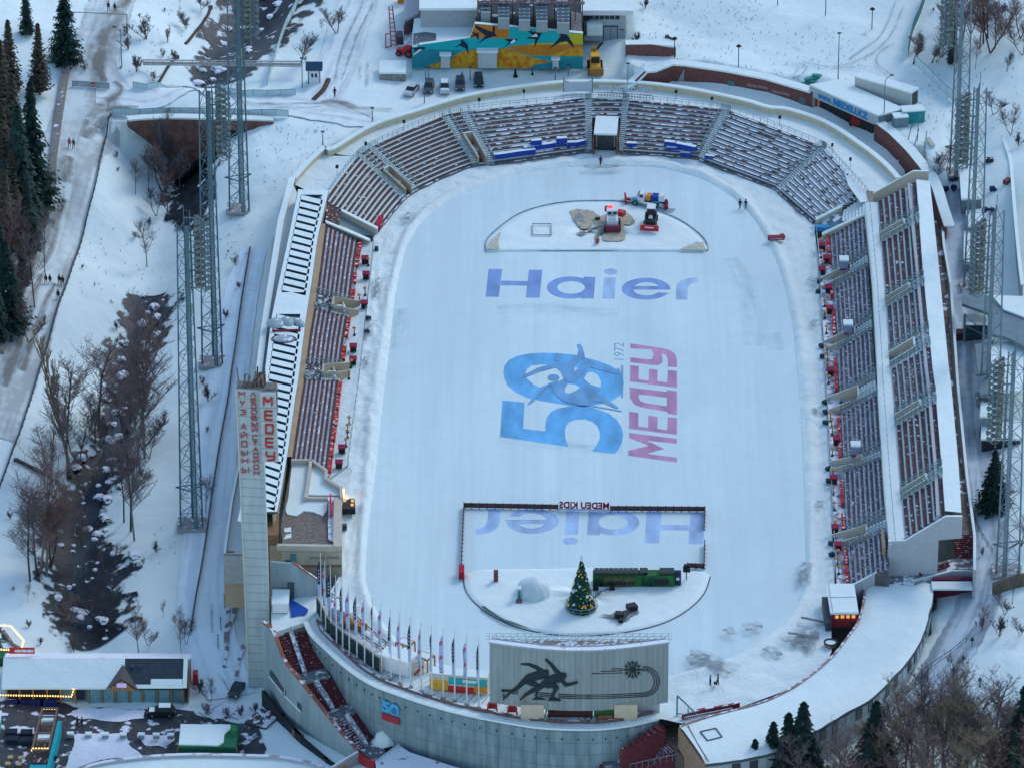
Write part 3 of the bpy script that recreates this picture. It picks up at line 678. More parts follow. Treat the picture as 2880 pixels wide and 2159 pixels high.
def sub(t0,t1,s0,s1,n=2):
 O=[];I=[]
 for k in range(n+1):
  t=t0+(t1-t0)*k/n;o=spl(OW,t);i=spl(IW,t);O.append(i.lerp(o,s1));I.append(i.lerp(o,s0))
 return O,I
zat=lambda s:ZI+(ZO-ZI)*s
for(a,b,f,m) in((1,2,.50,BENCH),(3,4,.52,BENCH)):
 O,I=sub(a,a+.3,0,1);stair_block(stand,O,I,ZI,ZO,24)
 O,I=sub(b-.3,b,0,1);stair_block(stand,O,I,ZI,ZO,24)
 O,I=sub(a+.32,b-.32,f,1);seat_block(stand,O,I,zat(f),ZO,6,m,label='narrow bench block above a tunnel')
 O,I=sub(a+.32,b-.32,0,f)
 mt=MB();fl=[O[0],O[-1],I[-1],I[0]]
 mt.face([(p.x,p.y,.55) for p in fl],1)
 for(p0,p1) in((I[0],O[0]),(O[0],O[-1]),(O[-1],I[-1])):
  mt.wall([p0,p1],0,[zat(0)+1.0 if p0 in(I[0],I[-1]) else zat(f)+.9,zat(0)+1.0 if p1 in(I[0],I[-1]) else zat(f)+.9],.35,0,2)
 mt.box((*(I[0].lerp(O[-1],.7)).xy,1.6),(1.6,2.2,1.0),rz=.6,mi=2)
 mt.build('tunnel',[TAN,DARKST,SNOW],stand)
for a,b in((5,6),(7,8),(9,10),(11,12)):
 O,I=sub(a,b,0,1);stair_block(stand,O,I,ZI,ZO,26)
O,I=sub(6,7,.62,1,4);seat_block(stand,O,I,zat(.62),ZO,4,BENCHS,label='short bench block above the gate')
O,I=sub(6,7,.0,.62,4)
gm=MB();cen=(O[2]+I[2])/2;wd=(I[-1]-I[0]).length;dp=(O[2]-I[2]).length
ang=math.atan2((I[-1]-I[0]).y,(I[-1]-I[0]).x)
gate=thing('gate_house','small gate house with flat snowy roof below the middle of the curved stand','gate house',(I[2].x,I[2].y,.5),ang)
gm.box((0,dp*.48,2.2),(wd*.72,dp*.8,3.0));b_=gm.build('wall',CONC,gate,world=False)
gm=MB();gm.box((0,dp*.43,3.85),(wd*.84,dp*.95,.35));gm.build('roof',SNOW,gate,world=False)
gm=MB();gm.box((0,dp*.48-dp*.4-.03,1.55),(wd*.6,.08,3.0));gm.build('doorway',GLASS,gate,world=False)
gm=MB()
for s in(-1,1):gm.box((s*wd*.43,dp*.25,1.6),(.3,dp*.75,3.2),mi=0)
gm.build('side_wall',BRICK,gate,world=False)
for r in range(9):
 pass
O,I=sub(6,7,.0,.62,2);mt=MB();mt.face([(p.x,p.y,.5) for p in(O[0],O[-1],I[-1],I[0])],0);mt.build('floor',SNOW2,stand)
OUT_UV=[(827,501),(866,456),(915,413),(935,418),(1046,352),(1176,309),(1306,270),(1440,246),(1586,230),(1766,230),(1928,247),(2091,280),(2160,300),(2220,307),(2323,342),(2420,404),(2486,456),(2528,501)]
outw=LP(OUT_UV,7.3)
inn=[spl(OW,t) for t in(0,.5,.95,1.1,1.8,2.3,2.9,3.7,4.7,6,8.4,9.2,10,10.2,10.4,11,12,12.6,13)]
pr=MB();oo=smooth_line(outw,4);ii=smooth_line([Vector((p.x,p.y,ZO)) for p in inn],4)
oo=[Vector((p.x,p.y,0)) for p in oo]
for k in range(len(oo)-1):
 a,b,c,d=ii[k],ii[k+1],oo[k+1],oo[k]
 for j in range(3):
  f0,f1=j/3,(j+1)/3
  A,B,C,D=a.lerp(d,f0),b.lerp(c,f0),b.lerp(c,f1),a.lerp(d,f1)
  pr.face([(A.x,A.y,ZO),(B.x,B.y,ZO),(C.x,C.y,ZO),(D.x,D.y,ZO)],0)
pr.build('promenade',SNOW2,stand)
pw=MB();ow2=LP(OUT_UV,7.3);pw.wall(smooth_line(ow2,4),-3,7.15,.45,0)
pw.build('parapet',mat('yellow_tan_parapet',(.62,.52,.36),var=.12),stand)
pw=MB();pw.wall(smooth_line(ow2,4),7.15,7.42,.95,0);pw.build('snow_cap',SNOW,stand)
mr=MB();tt=[j*13/170 for j in range(171)]
pts=[Vector((*spl(OW,t).lerp(spl(IW,t),-.03).xy,ZO+1.0)) for t in tt]
for p in pts:mr.tube((p.x,p.y,ZO),p,.05,n=4)
mr.path(pts,.05,n=4);mr.path([p-Vector((0,0,.45)) for p in pts],.04,n=4);mr.build('railing',RAILM,stand)
mr=MB();pts=[Vector((*spl(OW,t).lerp(spl(IW,t),1.04).xy,.6)) for t in tt if not 5.9<t<7.1]
KB_=mat('dirty_kerb',(.12,.12,.12),var=.4,snow=.45,ssc=.8);cut=max(range(len(pts)-1),key=lambda k:(pts[k]-pts[k+1]).length)
for seg in(pts[:cut+1],pts[cut+1:]):mr=MB();mr.path(seg,.22,n=4);mr.build('front_kerb',KB_,stand)
mb=MB();mb.face([P(u,v,6.02) for u,v in((2437,547),(2470,500),(2500,478),(2528,501),(2575,486),(2480,556),(2450,600))][::-1]);mb.face([P(u,v,5.97) for u,v in((2370,470),(2480,490),(2490,560),(2420,570),(2385,520))][::-1]);mb.build('corner_platform',SNOW2,stand)
mb=MB();mb.face([P(u,v,6.04) for u,v in((2440,560),(2436,535),(2462,540),(2490,560),(2455,590))][::-1]);mb.build('bare_patch',mat('bare_tan_patch',(.28,.25,.2),var=.3),stand)
mb=MB();mb.face([P(u,v,.52) for u,v in((905,1280),(985,1280),(985,1440),(905,1440))][::-1]);mb.build('terrace_floor',SNOW2,stand)
cl=[P(*q(1,1,600,60),6),P(*q(1,1,605,280),6),P(*q(1,1,715,270),4.6),P(*q(1,1,735,165),4.6)]
mb=MB();tiers(mb,[cl[1],cl[0]],[cl[2],cl[3]],4.6,6,4,base=0);mb.build('corner_steps',[BENCH,RISER],stand)
rp0=[P(*q(1,1,x,y),z) for x,y,z in((735,180,3.6),(1045,335,.6),(1010,378,.6),(890,372,1.2),(722,275,3.2))];mb=MB();mb.face(rp0);mb.build('grey_ramp',mat('grey_green_ramp',(.20,.26,.27),var=.15),stand)
mb=MB();mb.wall([P(*q(1,1,740,165),4.4),P(*q(1,1,1050,325),1.4)],0,[4.4,1.5],.5);mb.wall([P(*q(1,1,722,285),4.0),P(*q(1,1,985,430),1.2)],0,[4.0,1.6],.4);mb.build('ramp_wall',TANL,stand)
mb=MB();mb.wall([P(*q(1,1,740,165),4.4),P(*q(1,1,1050,325),1.4)],[4.4,1.5],[4.65,1.75],.8);mb.build('snow_cap',SNOW,stand);mb=MB();mb.wall([P(*q(1,1,600,265),6),P(*q(1,1,985,425),1.4)],[6,1.4],[6.3,1.7],1.0);mb.build('snow_cap',SNOW,stand)
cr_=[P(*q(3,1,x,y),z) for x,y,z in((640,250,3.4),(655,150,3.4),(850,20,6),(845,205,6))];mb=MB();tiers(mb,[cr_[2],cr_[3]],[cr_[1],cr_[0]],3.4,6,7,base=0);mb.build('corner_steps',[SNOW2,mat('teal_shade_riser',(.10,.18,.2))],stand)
mb=MB();mb.face([P(*q(3,1,x,y),z) for x,y,z in((420,255,.7),(560,170,2.4),(650,160,3),(650,260,3),(470,370,.7))]);mb.build('corner_floor',mat('slushy_teal_floor',(.12,.22,.25),var=.4,snow=.45,ssc=.6),stand)
mb=MB();mb.wall([P(*q(3,1,415,245),1.5),P(*q(3,1,640,130),3.8)],0,[1.6,3.9],.5);mb.wall([P(*q(3,1,465,375),1.5),P(*q(3,1,835,205),5.6)],0,[1.5,5.8],.5);mb.build('corner_wall',TANL,stand)
mb=MB();mb.wall([P(*q(3,1,415,245),1.5),P(*q(3,1,640,130),3.8)],[1.6,3.9],[1.85,4.15],.8);mb.wall([P(*q(3,1,465,375),1.5),P(*q(3,1,835,205),5.6)],[1.5,5.8],[1.8,6.1],.8);mb.build('snow_cap',SNOW,stand)
mb=MB();p_=P(*q(3,1,470,315),1.2);mb.box((p_.x,p_.y,1.3),(2.6,1.2,.8));mb.build('blue_counter',mat('sky_blue_counter',(.05,.28,.5)),stand)
sp0=None
for n_,(c,x,y) in enumerate(((1,948,1245),(1,1927,865),(2,1727,855),(3,555,1257),(3,102,1017),(1,700,1445),(3,712,1380),(1,1278,1055),(2,1417,797),(2,103,793))):
 p=P(*q(c,0,x,y),ZO+1.6);L_='loudspeaker on a thin post along the curved promenade'
 if sp0 is None:
  sp0=thing('loudspeaker',L_,'loudspeaker',(p.x,p.y,ZO),.3,'loudspeakers on the promenade')
  a=MB();a.tube((0,0,0),(0,0,1.6),.05);a.build('post',STEEL,sp0,world=False)
  a=MB();a.box((0,0,1.7),(.45,.4,.6),rx=.2);a.build('speaker_box',BLACK,sp0,world=False);spt=tree_of(sp0)
 else:dup(sp0,spt,(p.x,p.y,ZO),n_*.5)
def cover(name,pts,z,label,cat,m=BLUEF,h=1.0,tilt=.0,snowtop=True,group=None):
 ps=LP(pts,z);t=thing(name,label,cat,tuple(ps[0]),group=group)
 mb=MB();mb.wall(ps,z-h,z,.9,0,1 if snowtop else 0);mb.build('cover',[m,SNOW],t);
 ms=MB();
 for a_,b_ in zip(ps[:-1],ps[1:]):
  for f in(0,.33,.66,1):
   p=a_.lerp(b_,f);ms.tube((p.x,p.y-.4,z-h-1),(p.x,p.y-.4,z-h),.07,n=4)
 ms.build('frame',STEEL,t);return t
B='blue covers on the curved stand'
cover('fabric_cover',L(1,0,[(2050,1330),(2130,1322)])+L(2,0,[(60,1300),(200,1285)]),2.2,'long blue fabric cover left of the gate house, leftmost piece of three','cover',group=B)
cover('fabric_cover',L(2,0,[(100,1270),(250,1245),(400,1225),(460,1220)]),2.4,'long blue cover with snow on top, middle piece left of the gate house','cover',group=B)
cover('fabric_cover',L(2,0,[(475,1225),(555,1222),(640,1205)]),2.4,'blue cover touching the stairs left of the gate house','cover',group=B)
cover('fabric_cover',L(2,0,[(990,1230),(1075,1232)]),2.2,'single blue cover just right of the gate house','cover',group=B)
cover('fabric_cover',L(2,0,[(1320,1215),(1410,1225)]),2.8,'upper left blue snowy cover of the cluster right of the gate','cover',group=B)
cover('fabric_cover',L(2,0,[(1420,1230),(1590,1265)]),2.8,'longest blue snowy cover of the cluster right of the gate','cover',group=B)
cover('fabric_cover',L(2,0,[(1335,1265),(1430,1272)]),2.0,'lower left blue snowy cover of the cluster right of the gate','cover',group=B)
cover('fabric_cover',L(2,0,[(1455,1310),(1545,1318)]),1.6,'lowest blue cover of the cluster right of the gate','cover',group=B)
cover('fabric_cover',L(2,0,[(1670,1335),(1755,1345)]),1.8,'lone blue cover at the foot of the stairs between the two right hand blocks','cover',group=B)
cover('fabric_cover',L(2,0,[(165,1210),(255,1203)]),3.4,'small blue box cover on the benches, left one of two above the long cover','cover',group=B)
cover('fabric_cover',L(2,0,[(385,1190),(475,1185)]),3.4,'small blue box cover on the benches, right one of two above the long cover','cover',group=B)
cover('fabric_cover',L(1,1,[(1050,290),(1065,240),(1080,205)]),1.9,'red cover over the front bench at the left end of the curved stand','cover',m=mat('crimson_cover',(.45,.02,.06)),h=.8,snowtop=False)
tr=thing('truss_sign','pale lettering mycar.kz on a steel truss on the promenade above the gate house','sign',tuple(P(*q(2,0,980,820),ZO)))
a0,a1=P(*q(2,0,750,800),ZO+.9),P(*q(2,0,1215,825),ZO+.9);a1.z=a0.z
mb=MB();put_text(mb,'mycar.kz',a0,(a1-a0),Vector((0,0,1.9)),offset=.03,th=(0,.15,0));mb.build('lettering',mat('pale_grey_sign',(.45,.52,.56),var=.1),tr)
mb=MB()
for k in range(19):
 p=a0.lerp(a1,k/18);mb.tube((p.x,p.y,ZO),(p.x,p.y,ZO+1),.06,n=4)
mb.tube(a0,a1,.07,n=4);mb.tube(a0-Vector((0,0,.6)),a1-Vector((0,0,.6)),.06,n=4);mb.build('truss',STEEL,tr)
scn=thing('fabric_screen','sagging pale fabric screen on a frame beside the truss sign','screen',tuple(P(*q(2,0,570,800),ZO)))
a0,a1=P(*q(2,0,445,800),ZO+.3),P(*q(2,0,695,800),ZO+.3);mb=MB();N=12
for k in range(N):
 f0,f1=k/N,(k+1)/N;s=lambda f:2.9-1.1*(1-(2*f-1)**2)**.7
 A,B2_=a0.lerp(a1,f0),a0.lerp(a1,f1);dy=lambda f:.5*math.sin(f*math.pi)
 mb.face([(A.x,A.y+dy(f0),A.z),(B2_.x,B2_.y+dy(f1),B2_.z),(B2_.x,B2_.y+dy(f1),B2_.z+s(f1)),(A.x,A.y+dy(f0),A.z+s(f0))])
mb.build('screen',mat('pale_screen',(.50,.56,.60),var=.06),scn)
mb=MB();mb.tube(a0,a0+Vector((0,0,3)),.1);mb.tube(a1,a1+Vector((0,0,3)),.1);mb.build('frame',STEEL,scn)
# LEFT GRANDSTAND
ls=thing('side_grandstand','straight left grandstand of brown benches under a snowy slotted roof strip','grandstand',tuple(P(900,1000,0)))
LO=L(1,1,[(600,290),(560,600),(520,900),(460,1250),(410,1640)])+L(1,2,[(310,640)])
LI=L(1,1,[(900,425),(855,700),(820,985),(770,1290),(725,1640)])+L(1,2,[(625,790)])
LOW=LP(LO,6.0);LIW=LP(LI,1.6)
def lsec(a,b,s0=0,s1=1,n=6):
 f=lambda pts,t:pts[min(int(t),len(pts)-2)].lerp(pts[min(int(t),len(pts)-2)+1],t-min(int(t),len(pts)-2))
 O=[];I=[]
 for k in range(n+1):
  t=a+(b-a)*k/n;o,i=f(LOW,t),f(LIW,t);O.append(i.lerp(o,s1));I.append(i.lerp(o,s0))
 return O,I
WETS=mat('grey_violet_slush',(.42,.44,.50),var=.3,sc_=1.0,snow=.30,ssc=.7)
zl=lambda s:1.6+4.4*s
for a,b in((.0,1.9),(2.3,3.6),(3.95,5.0)):
 O,I=lsec(a,b);seat_block(ls,O,I,1.6,6.0,8,mat('bare_brown_bench',(.11,.052,.045),var=.3,sc_=4,snow=.12,ssc=2),tread=WETS,base=.3)
for a,b in((1.9,2.3),(3.6,3.95)):
 O,I=lsec(a,b,.5,1,2);stair_block(ls,O,I,zl(.5),6.0,16,m=mat('dark_wet_stair',(.05,.055,.06),var=.5,snow=.36,ssc=1.6),base=.3)
 for(c,d) in((a-.0,a+.06),(b-.06,b)):
  O,I=lsec(c,d,0,.55,2);stair_block(ls,O,I,1.6,zl(.55),14,base=.3)
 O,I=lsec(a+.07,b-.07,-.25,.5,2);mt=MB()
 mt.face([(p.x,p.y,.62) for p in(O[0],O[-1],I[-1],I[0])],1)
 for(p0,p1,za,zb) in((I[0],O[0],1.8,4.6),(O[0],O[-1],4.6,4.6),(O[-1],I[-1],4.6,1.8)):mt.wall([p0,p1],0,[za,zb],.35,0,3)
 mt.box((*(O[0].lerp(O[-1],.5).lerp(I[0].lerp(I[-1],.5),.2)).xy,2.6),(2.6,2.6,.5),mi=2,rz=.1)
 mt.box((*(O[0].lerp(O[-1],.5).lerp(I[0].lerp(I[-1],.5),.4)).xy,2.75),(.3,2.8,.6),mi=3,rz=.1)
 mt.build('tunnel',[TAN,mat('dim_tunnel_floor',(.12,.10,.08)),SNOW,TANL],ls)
def line_at(W,t):k=min(int(t),len(W)-2);return W[k].lerp(W[k+1],t-k)
mb=None
rnd=random.Random(11)
for a,b in((.0,1.85),(2.35,3.5),(4.0,5.0)):
 n=int((b-a)*6)
 for k in range(n):
  if rnd.random()<.12:continue
  p0,p1=line_at(LIW,a+(b-a)*k/n),line_at(LIW,a+(b-a)*(k+.8)/n);mb=MB()
  mb.wall([p0,p1],1.3,1.85,.75+rnd.uniform(-.1,.15),0);mb.build('red_seat_cover',REDF,ls)
TI=L(1,1,[(1015,430),(990,700),(955,1000),(925,1290),(885,1640)])+L(1,2,[(790,700)])
TIW=LP(TI,.9);mt=MB()
for k in range(5):
 A,B_,C,D=LIW[k],LIW[k+1],TIW[k+1],TIW[k];mt.face([(p.x,p.y,.9) for p in(A,B_,C,D)],0)
 mt.face([(D.x,D.y,0),(C.x,C.y,0),(C.x,C.y,.9),(D.x,D.y,.9)],1)
mt.build('front_terrace',[SNOW2,CONC],ls)
mr=MB();tp=[line_at(TIW,5*k/60)+Vector((0,0,1)) for k in range(61)]
for p in tp:mr.tube(p-Vector((0,0,1)),p,.05,n=4)
mr.path(tp,.06,n=4);mr.build('railing',RAILM,ls)
RE=[(912,589),(893,670),(877,790),(860,898),(837,1080),(831,1113),(811,1259),(785,1412),(779,1438)]
LE=[(838,540),(807,690),(785,790),(763,898),(743,1061),(740,1100),(734,1259),(722,1400),(718,1438)]
REW,LEW=LP([(925,535)]+RE,9.0),LP([(838,533)]+LE,9.0)
ledge=MB()
for k in range(len(LO)-1):
 A,B_=LOW[k],LOW[k+1];ra=REW[min(len(REW)-1,1+k)]
 ta=(REW[0].y-A.y)/(REW[0].y-REW[-1].y);
def at_y(line,y):
 for a,b in zip(line[:-1],line[1:]):
  if(a.y-y)*(b.y-y)<=0:return a.lerp(b,(a.y-y)/(a.y-b.y+1e-9))
 return line[0] if abs(line[0].y-y)<abs(line[-1].y-y) else line[-1]
for k in range(len(LOW)-1):
 A,B_=LOW[k],LOW[k+1];a2,b2=at_y(REW,A.y),at_y(REW,B_.y)
 ledge.face([(A.x,A.y,6.35),(B_.x,B_.y,6.35),(b2.x-.8,b2.y,6.35),(a2.x-.8,a2.y,6.35)],0)
 ledge.face([(A.x,A.y,5.3),(B_.x,B_.y,5.3),(B_.x,B_.y,6.35),(A.x,A.y,6.35)],0)
ledge.build('back_ledge',TAN,ls)
rf=MB();ys=[REW[0].y+(REW[-1].y-REW[0].y)*k/400 for k in range(401)]
def rp(s,y):a,b=at_y(LEW,y),at_y(REW,y);return a.lerp(b,s)
NS=42;y0,y1=P(880,548,9).y,P(780,1425,9).y
rf_th=.5
slots=[]
def quad_slab(mb,ya,yb,s0,s1,z0=8.6,z1=9.0,sk=0):
 c=[rp(s0,ya),rp(s1,ya+sk),rp(s1,yb+sk),rp(s0,yb)];mb.prism([(p.x,p.y) for p in c],z0,z1,0,1)
pitch=(y1-y0)/NS
quad_slab(rf,y0+6,y0,.0,1)
for k in range(NS):
 ya=y0+pitch*k;yb=ya+pitch
 gap=13.2<=k+.0<=16.5
 if gap:quad_slab(rf,ya,yb,0,1);continue
 m_=ya+pitch*.66
 quad_slab(rf,ya,m_,.12,.88,8.6,9.0,-2.2);quad_slab(rf,ya,yb,.0,.14);quad_slab(rf,ya,yb,.82,1.0)
quad_slab(rf,y1,y1-3.0,0,1)
rf.build('slotted_roof',[SNOW,mat('dark_roof_edge',(.05,.09,.10),var=.4)],ls)
sl=MB()
for k in range(NS):
 if 13.2<=k<=16.5 or k>=NS-1:continue
 ya=y0+pitch*(k+.64);yb=y0+pitch*(k+1.02);c=[rp(.13,ya+.25*(ya-yb)*0),rp(.80,ya-2.0),rp(.80,yb-2.0),rp(.13,yb)]
 sl.face([(p.x,p.y,8.42) for p in c],0)
 a_,b_=rp(.4,ya-.8),rp(.4,yb-.8);sl.tube((a_.x,a_.y,8.5),(b_.x,b_.y,8.5),.07,n=4)
bs=MB();c=[rp(.02,y0),rp(.98,y0),rp(.98,y1),rp(.02,y1)]
for k in range(10):f0,f1=y0+(y1-y0)*k/10,y0+(y1-y0)*(k+1)/10;bs.face([(p.x,p.y,8.35) for p in(rp(.02,f0),rp(.98,f0),rp(.98,f1),rp(.02,f1))])
bs.build('roof_bed',SNOW,ls)
sl.build('roof_slots',mat('dark_teal_metal',(.06,.11,.13),var=.6,sc_=1.2,snow=.26,ssc=.8),ls)
ug=MB();g_=[at_y(REW,y) for y in ys[::20]];ug.wall([Vector((p.x-.6,p.y,0)) for p in g_],4,8.5,.3);ug.build('back_wall',TAN,ls)
for(x,y,rx,ry,rr) in((170,1130,1.6,2.0,0),(272,1115,1.2,1.9,.3),(368,1125,.85,2.0,.5)):
 p=P(*q(1,1,x,y),9.1);d=thing('roof_cover','grey green oval cover lying on the snowy roof strip','cover',(p.x,p.y,9.0),rr,'oval covers on the roof strip')
 a=MB();a.lathe([(.0,.35),(.8,.3),(1,.05),(1.02,0)],n=18);a.v=[(v[0]*rx,v[1]*ry,v[2]) for v in a.v];a.build('shell',mat('grey_green_cover',(.30,.40,.40),var=.15,snow=.2),d,world=False,smooth=True)
p=P(*q(1,1,265,1195),9.2);d=thing('roof_beam','thin dark beam lying across the snowy roof strip beside the oval covers','beam',(p.x,p.y,9.05),.06);a=MB();a.box((0,0,.15),(4.9,.25,.3));a.box((-2.4,0,.25),(.25,.5,.5));a.build('bar',REDD,d,world=False)
p=P(*q(1,1,238,1263),9.2);d=thing('roof_hatch','oval grey roof hatch in the snowy roof strip','hatch',(p.x,p.y,9.0),0);a=MB();a.lathe([(0,.25),(.9,.22),(1,0)],n=20);a.v=[(v[0]*1.9,v[1]*1.3,v[2]) for v in a.v];a.build('lid',mat('grey_hatch',(.35,.4,.42),snow=.3),d,world=False);a=MB();a.lathe([(1.0,.1),(1.12,.1),(1.12,0)],n=20);a.v=[(v[0]*1.95,v[1]*1.35,v[2]) for v in a.v];a.build('rim',DARKST,d,world=False)
OP=[(822,501),(790,620),(768,760),(742,930),(722,1100),(700,1290),(668,1450)]
OPW=LP(OP,7.6);mb=MB();mb.wall(OPW[:-2],-12,7.5,.5);mb.build('outer_wall',TAN,ls)
mb=MB();mb.wall(OPW[:-2],7.5,7.75,1.1);mb.build('snow_cap',SNOW,ls)
mb=MB();
for k in range(len(OPW)-1):
 A,B_=OPW[k],OPW[k+1];a2,b2=at_y(LEW,A.y),at_y(LEW,B_.y)
 mb.face([(A.x,A.y,6.6),(B_.x,B_.y,6.6),(b2.x+.5,b2.y,6.6),(a2.x+.5,a2.y,6.6)],0)
mb.build('back_walkway',SNOW,ls)
mb=MB();g_=[Vector((at_y(LEW,y).x,y,0)) for y in ys[::20]];mb.wall(g_,5,8.45,.3);mb.build('roof_edge_wall',DARKST,ls)
# RIGHT GRANDSTAND
rs=thing('side_grandstand','straight right grandstand with a lower tier and a raised white edged upper tier','grandstand',tuple(P(2500,1000,0)))
RI=[(2336,664),(2355,940),(2360,1080),(2366,1165),(2372,1288),(2381,1487),(2393,1640)]
RO=[(2433,600),(2450,880),(2460,1028),(2467,1112),(2476,1250),(2490,1440),(2502,1595)]
RIW,ROW=LP(RI,1.6),LP(RO,5.6)
def rsec(a,b,s0=0,s1=1,n=5,z=None):
 O=[];I=[]
 for k in range(n+1):
  t=(a+(b-a)*k/n)*6;i,o=line_at(RIW,t),line_at(ROW,t);O.append(i.lerp(o,s1));I.append(i.lerp(o,s0))
 return O,I
yI=lambda v:None
def tv(v):
 for k in range(6):
  if RI[k][1]<=v<=RI[k+1][1]:return(k+(v-RI[k][1])/(RI[k+1][1]-RI[k][1]))/6
 return 0 if v<RI[0][1] else 1
secs=[(664,765),(812,942),(985,1098),(1165,1290),(1330,1490),(1540,1640)]
SLUSH=mat('grey_slush',(.50,.55,.60),var=.3,sc_=1.2,snow=.40,ssc=1.5)
for a,b in secs:
 O,I=rsec(tv(a),tv(b));seat_block(rs,O,I,1.6,5.6,8,BENCHG,tread=SLUSH,base=.3,w=(.38,.92))
for(a,b) in((765,812),(942,985),(1098,1165),(1290,1330),(1490,1540)):
 ta,tb=tv(a),tv(b)
 for c,d in((ta,ta+(tb-ta)*.22),(tb-(tb-ta)*.22,tb)):
  O,I=rsec(c,d,0,1,2);stair_block(rs,O,I,1.6,5.6,18,m=CONC,base=.3)
 O,I=rsec(ta+(tb-ta)*.27,tb-(tb-ta)*.27,.5,1,2);mt=MB();tiers(mt,O,I,3.6,5.6,6,base=.3);mt.build('steps',[SNOW2,RISER],rs)
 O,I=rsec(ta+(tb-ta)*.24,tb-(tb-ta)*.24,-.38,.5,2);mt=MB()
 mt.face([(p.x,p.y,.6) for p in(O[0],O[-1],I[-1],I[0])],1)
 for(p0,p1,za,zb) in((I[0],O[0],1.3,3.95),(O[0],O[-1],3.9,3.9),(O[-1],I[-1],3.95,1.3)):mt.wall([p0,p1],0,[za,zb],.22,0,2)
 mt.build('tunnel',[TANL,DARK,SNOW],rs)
rnd=random.Random(13)
for a,b in secs:
 n=max(3,int((b-a)/22))
 for k in range(n):
  if rnd.random()<.16:continue
  O,I=rsec(tv(a+(b-a)*k/n),tv(a+(b-a)*(k+.85)/n),-.12,-.04,1);mb=MB();mb.prism([(I[0].x,I[0].y),(I[1].x,I[1].y),(O[1].x,O[1].y),(O[0].x,O[0].y)],.9,1.75+rnd.uniform(-.1,.1));mb.build('red_seat_cover',REDF,rs)
RT=LP([(2296,655),(2303,735),(2310,866),(2320,1028),(2329,1178),(2339,1373),(2352,1640)],.9);mt=MB()
for k in range(60):
 t0,t1=k/10,(k+1)/10;A,B_=line_at(RIW,t0),line_at(RIW,t1);C,D=at_y(RT,B_.y),at_y(RT,A.y)
 mt.face([(A.x,A.y,.9),(B_.x,B_.y,.9),(C.x,C.y,.9),(D.x,D.y,.9)][::-1],0);mt.face([(D.x,D.y,0),(C.x,C.y,0),(C.x,C.y,.9),(D.x,D.y,.9)],1)
mt.build('front_terrace',[mat('trodden_terrace',(.34,.35,.38),var=.5,sc_=1.2,snow=.48,ssc=.8),DARKST],rs)
mr=MB();tp=[line_at(RT,6*k/70)+Vector((0,0,1)) for k in range(71)]
for p in tp:mr.tube(p-Vector((0,0,1)),p,.05,n=4)
mr.path(tp,.06,n=4);mr.build('railing',RAILM,rs)
ZW,ZU=8.2,12.8
WL=[(2433,569),(2453,768),(2468,1028),(2469,1080),(2486,1340),(2502,1533)]
WR=[(2466,569),(2489,833),(2502,1028),(2508,1080),(2528,1340),(2544,1513)]
UR=[(2577,510),(2596,768),(2622,1028),(2629,1080),(2648,1308),(2658,1441)]
ROOFR=[(2615,510),(2639,735),(2668,1028),(2675,1080),(2696,1308),(2704,1441)]
WLW,WRW,URW,RRW=LP(WL,ZW),LP(WR,ZW),LP(UR,ZU),LP(ROOFR,ZU+.3)
def yspan(l,n):return[l[0].y+(l[-1].y-l[0].y)*k/n for k in range(n+1)]
mb=MB()
for k in range(20):
 t0,t1=k/20*5,(k+1)/20*5
 A,B_,C,D=line_at(WLW,t0),line_at(WLW,t1),line_at(WRW,t1),line_at(WRW,t0)
 mb.face([A,B_,C,D]);mb.face([(A.x,A.y,5),(B_.x,B_.y,5),B_,A])
mb.build('upper_walkway',SNOW,rs)
mr=MB();tp=[line_at(WLW,5*k/80).lerp(line_at(WRW,5*k/80),.38)+Vector((0,0,.9)) for k in range(81)]
for p in tp:mr.tube(p-Vector((0,0,.9)),p,.04,n=4)
mr.path(tp,.05,n=4);mr.build('walkway_railing',RAILM,rs)
def tu(v,line):
 for k in range(5):
  if line[k][1]<=v<=line[k+1][1]:return(k+(v-line[k][1])/(line[k+1][1]-line[k][1]))
 return 0.if v<line[0][1] else 5.
def usec(va,vb,s0=0,s1=1,n=5):
 O=[];I=[];v0,v1=WR[0][1],WR[-1][1];u0,u1=UR[0][1],UR[-1][1]
 for k in range(n+1):
  v=va+(vb-va)*k/n;i=line_at(WRW,tu(v,WR));f=(v-v0)/(v1-v0);o=line_at(URW,tu(u0+(u1-u0)*f,UR))
  O.append(i.lerp(o,s1));I.append(i.lerp(o,s0))
 return O,I
us=[(569,655),(685,835),(865,985),(1040,1165),(1200,1375),(1408,1513)]
for a,b in us:
 O,I=usec(a,b);seat_block(rs,O,I,ZW,ZU,7,BENCHG if a in(865,1040) else BENCHU,tread=SNOW2,base=5,w=(.30,.88))
for(a,b) in((655,685),(835,865),(985,1040),(1165,1200),(1375,1408)):
 for c,d in((a,a+(b-a)*.22),(b-(b-a)*.22,b)):
  O,I=usec(c,d,0,1,1);stair_block(rs,O,I,ZW,ZU,16,base=5)
 O,I=usec(a+(b-a)*.25,b-(b-a)*.25,.62,1,1);mt=MB();tiers(mt,O,I,ZW+.62*(ZU-ZW),ZU,4,base=5);mt.build('steps',[SNOW2,RISER],rs)
 O,I=usec(a+(b-a)*.25,b-(b-a)*.25,.0,.62,1);mt=MB();zz=ZW+.62*(ZU-ZW)
 mt.face([(p.x,p.y,ZW-.6) for p in(O[0],O[-1],I[-1],I[0])],1)
 for(p0,p1,za,zb) in((I[0],O[0],ZW+.6,zz+.7),(O[0],O[-1],zz+.7,zz+.7),(O[-1],I[-1],zz+.7,ZW+.6)):mt.wall([p0,p1],ZW-1,[za,zb],.3,0,2)
 mt.build('tunnel',[TANL,DARK,SNOW],rs)
mb=MB()
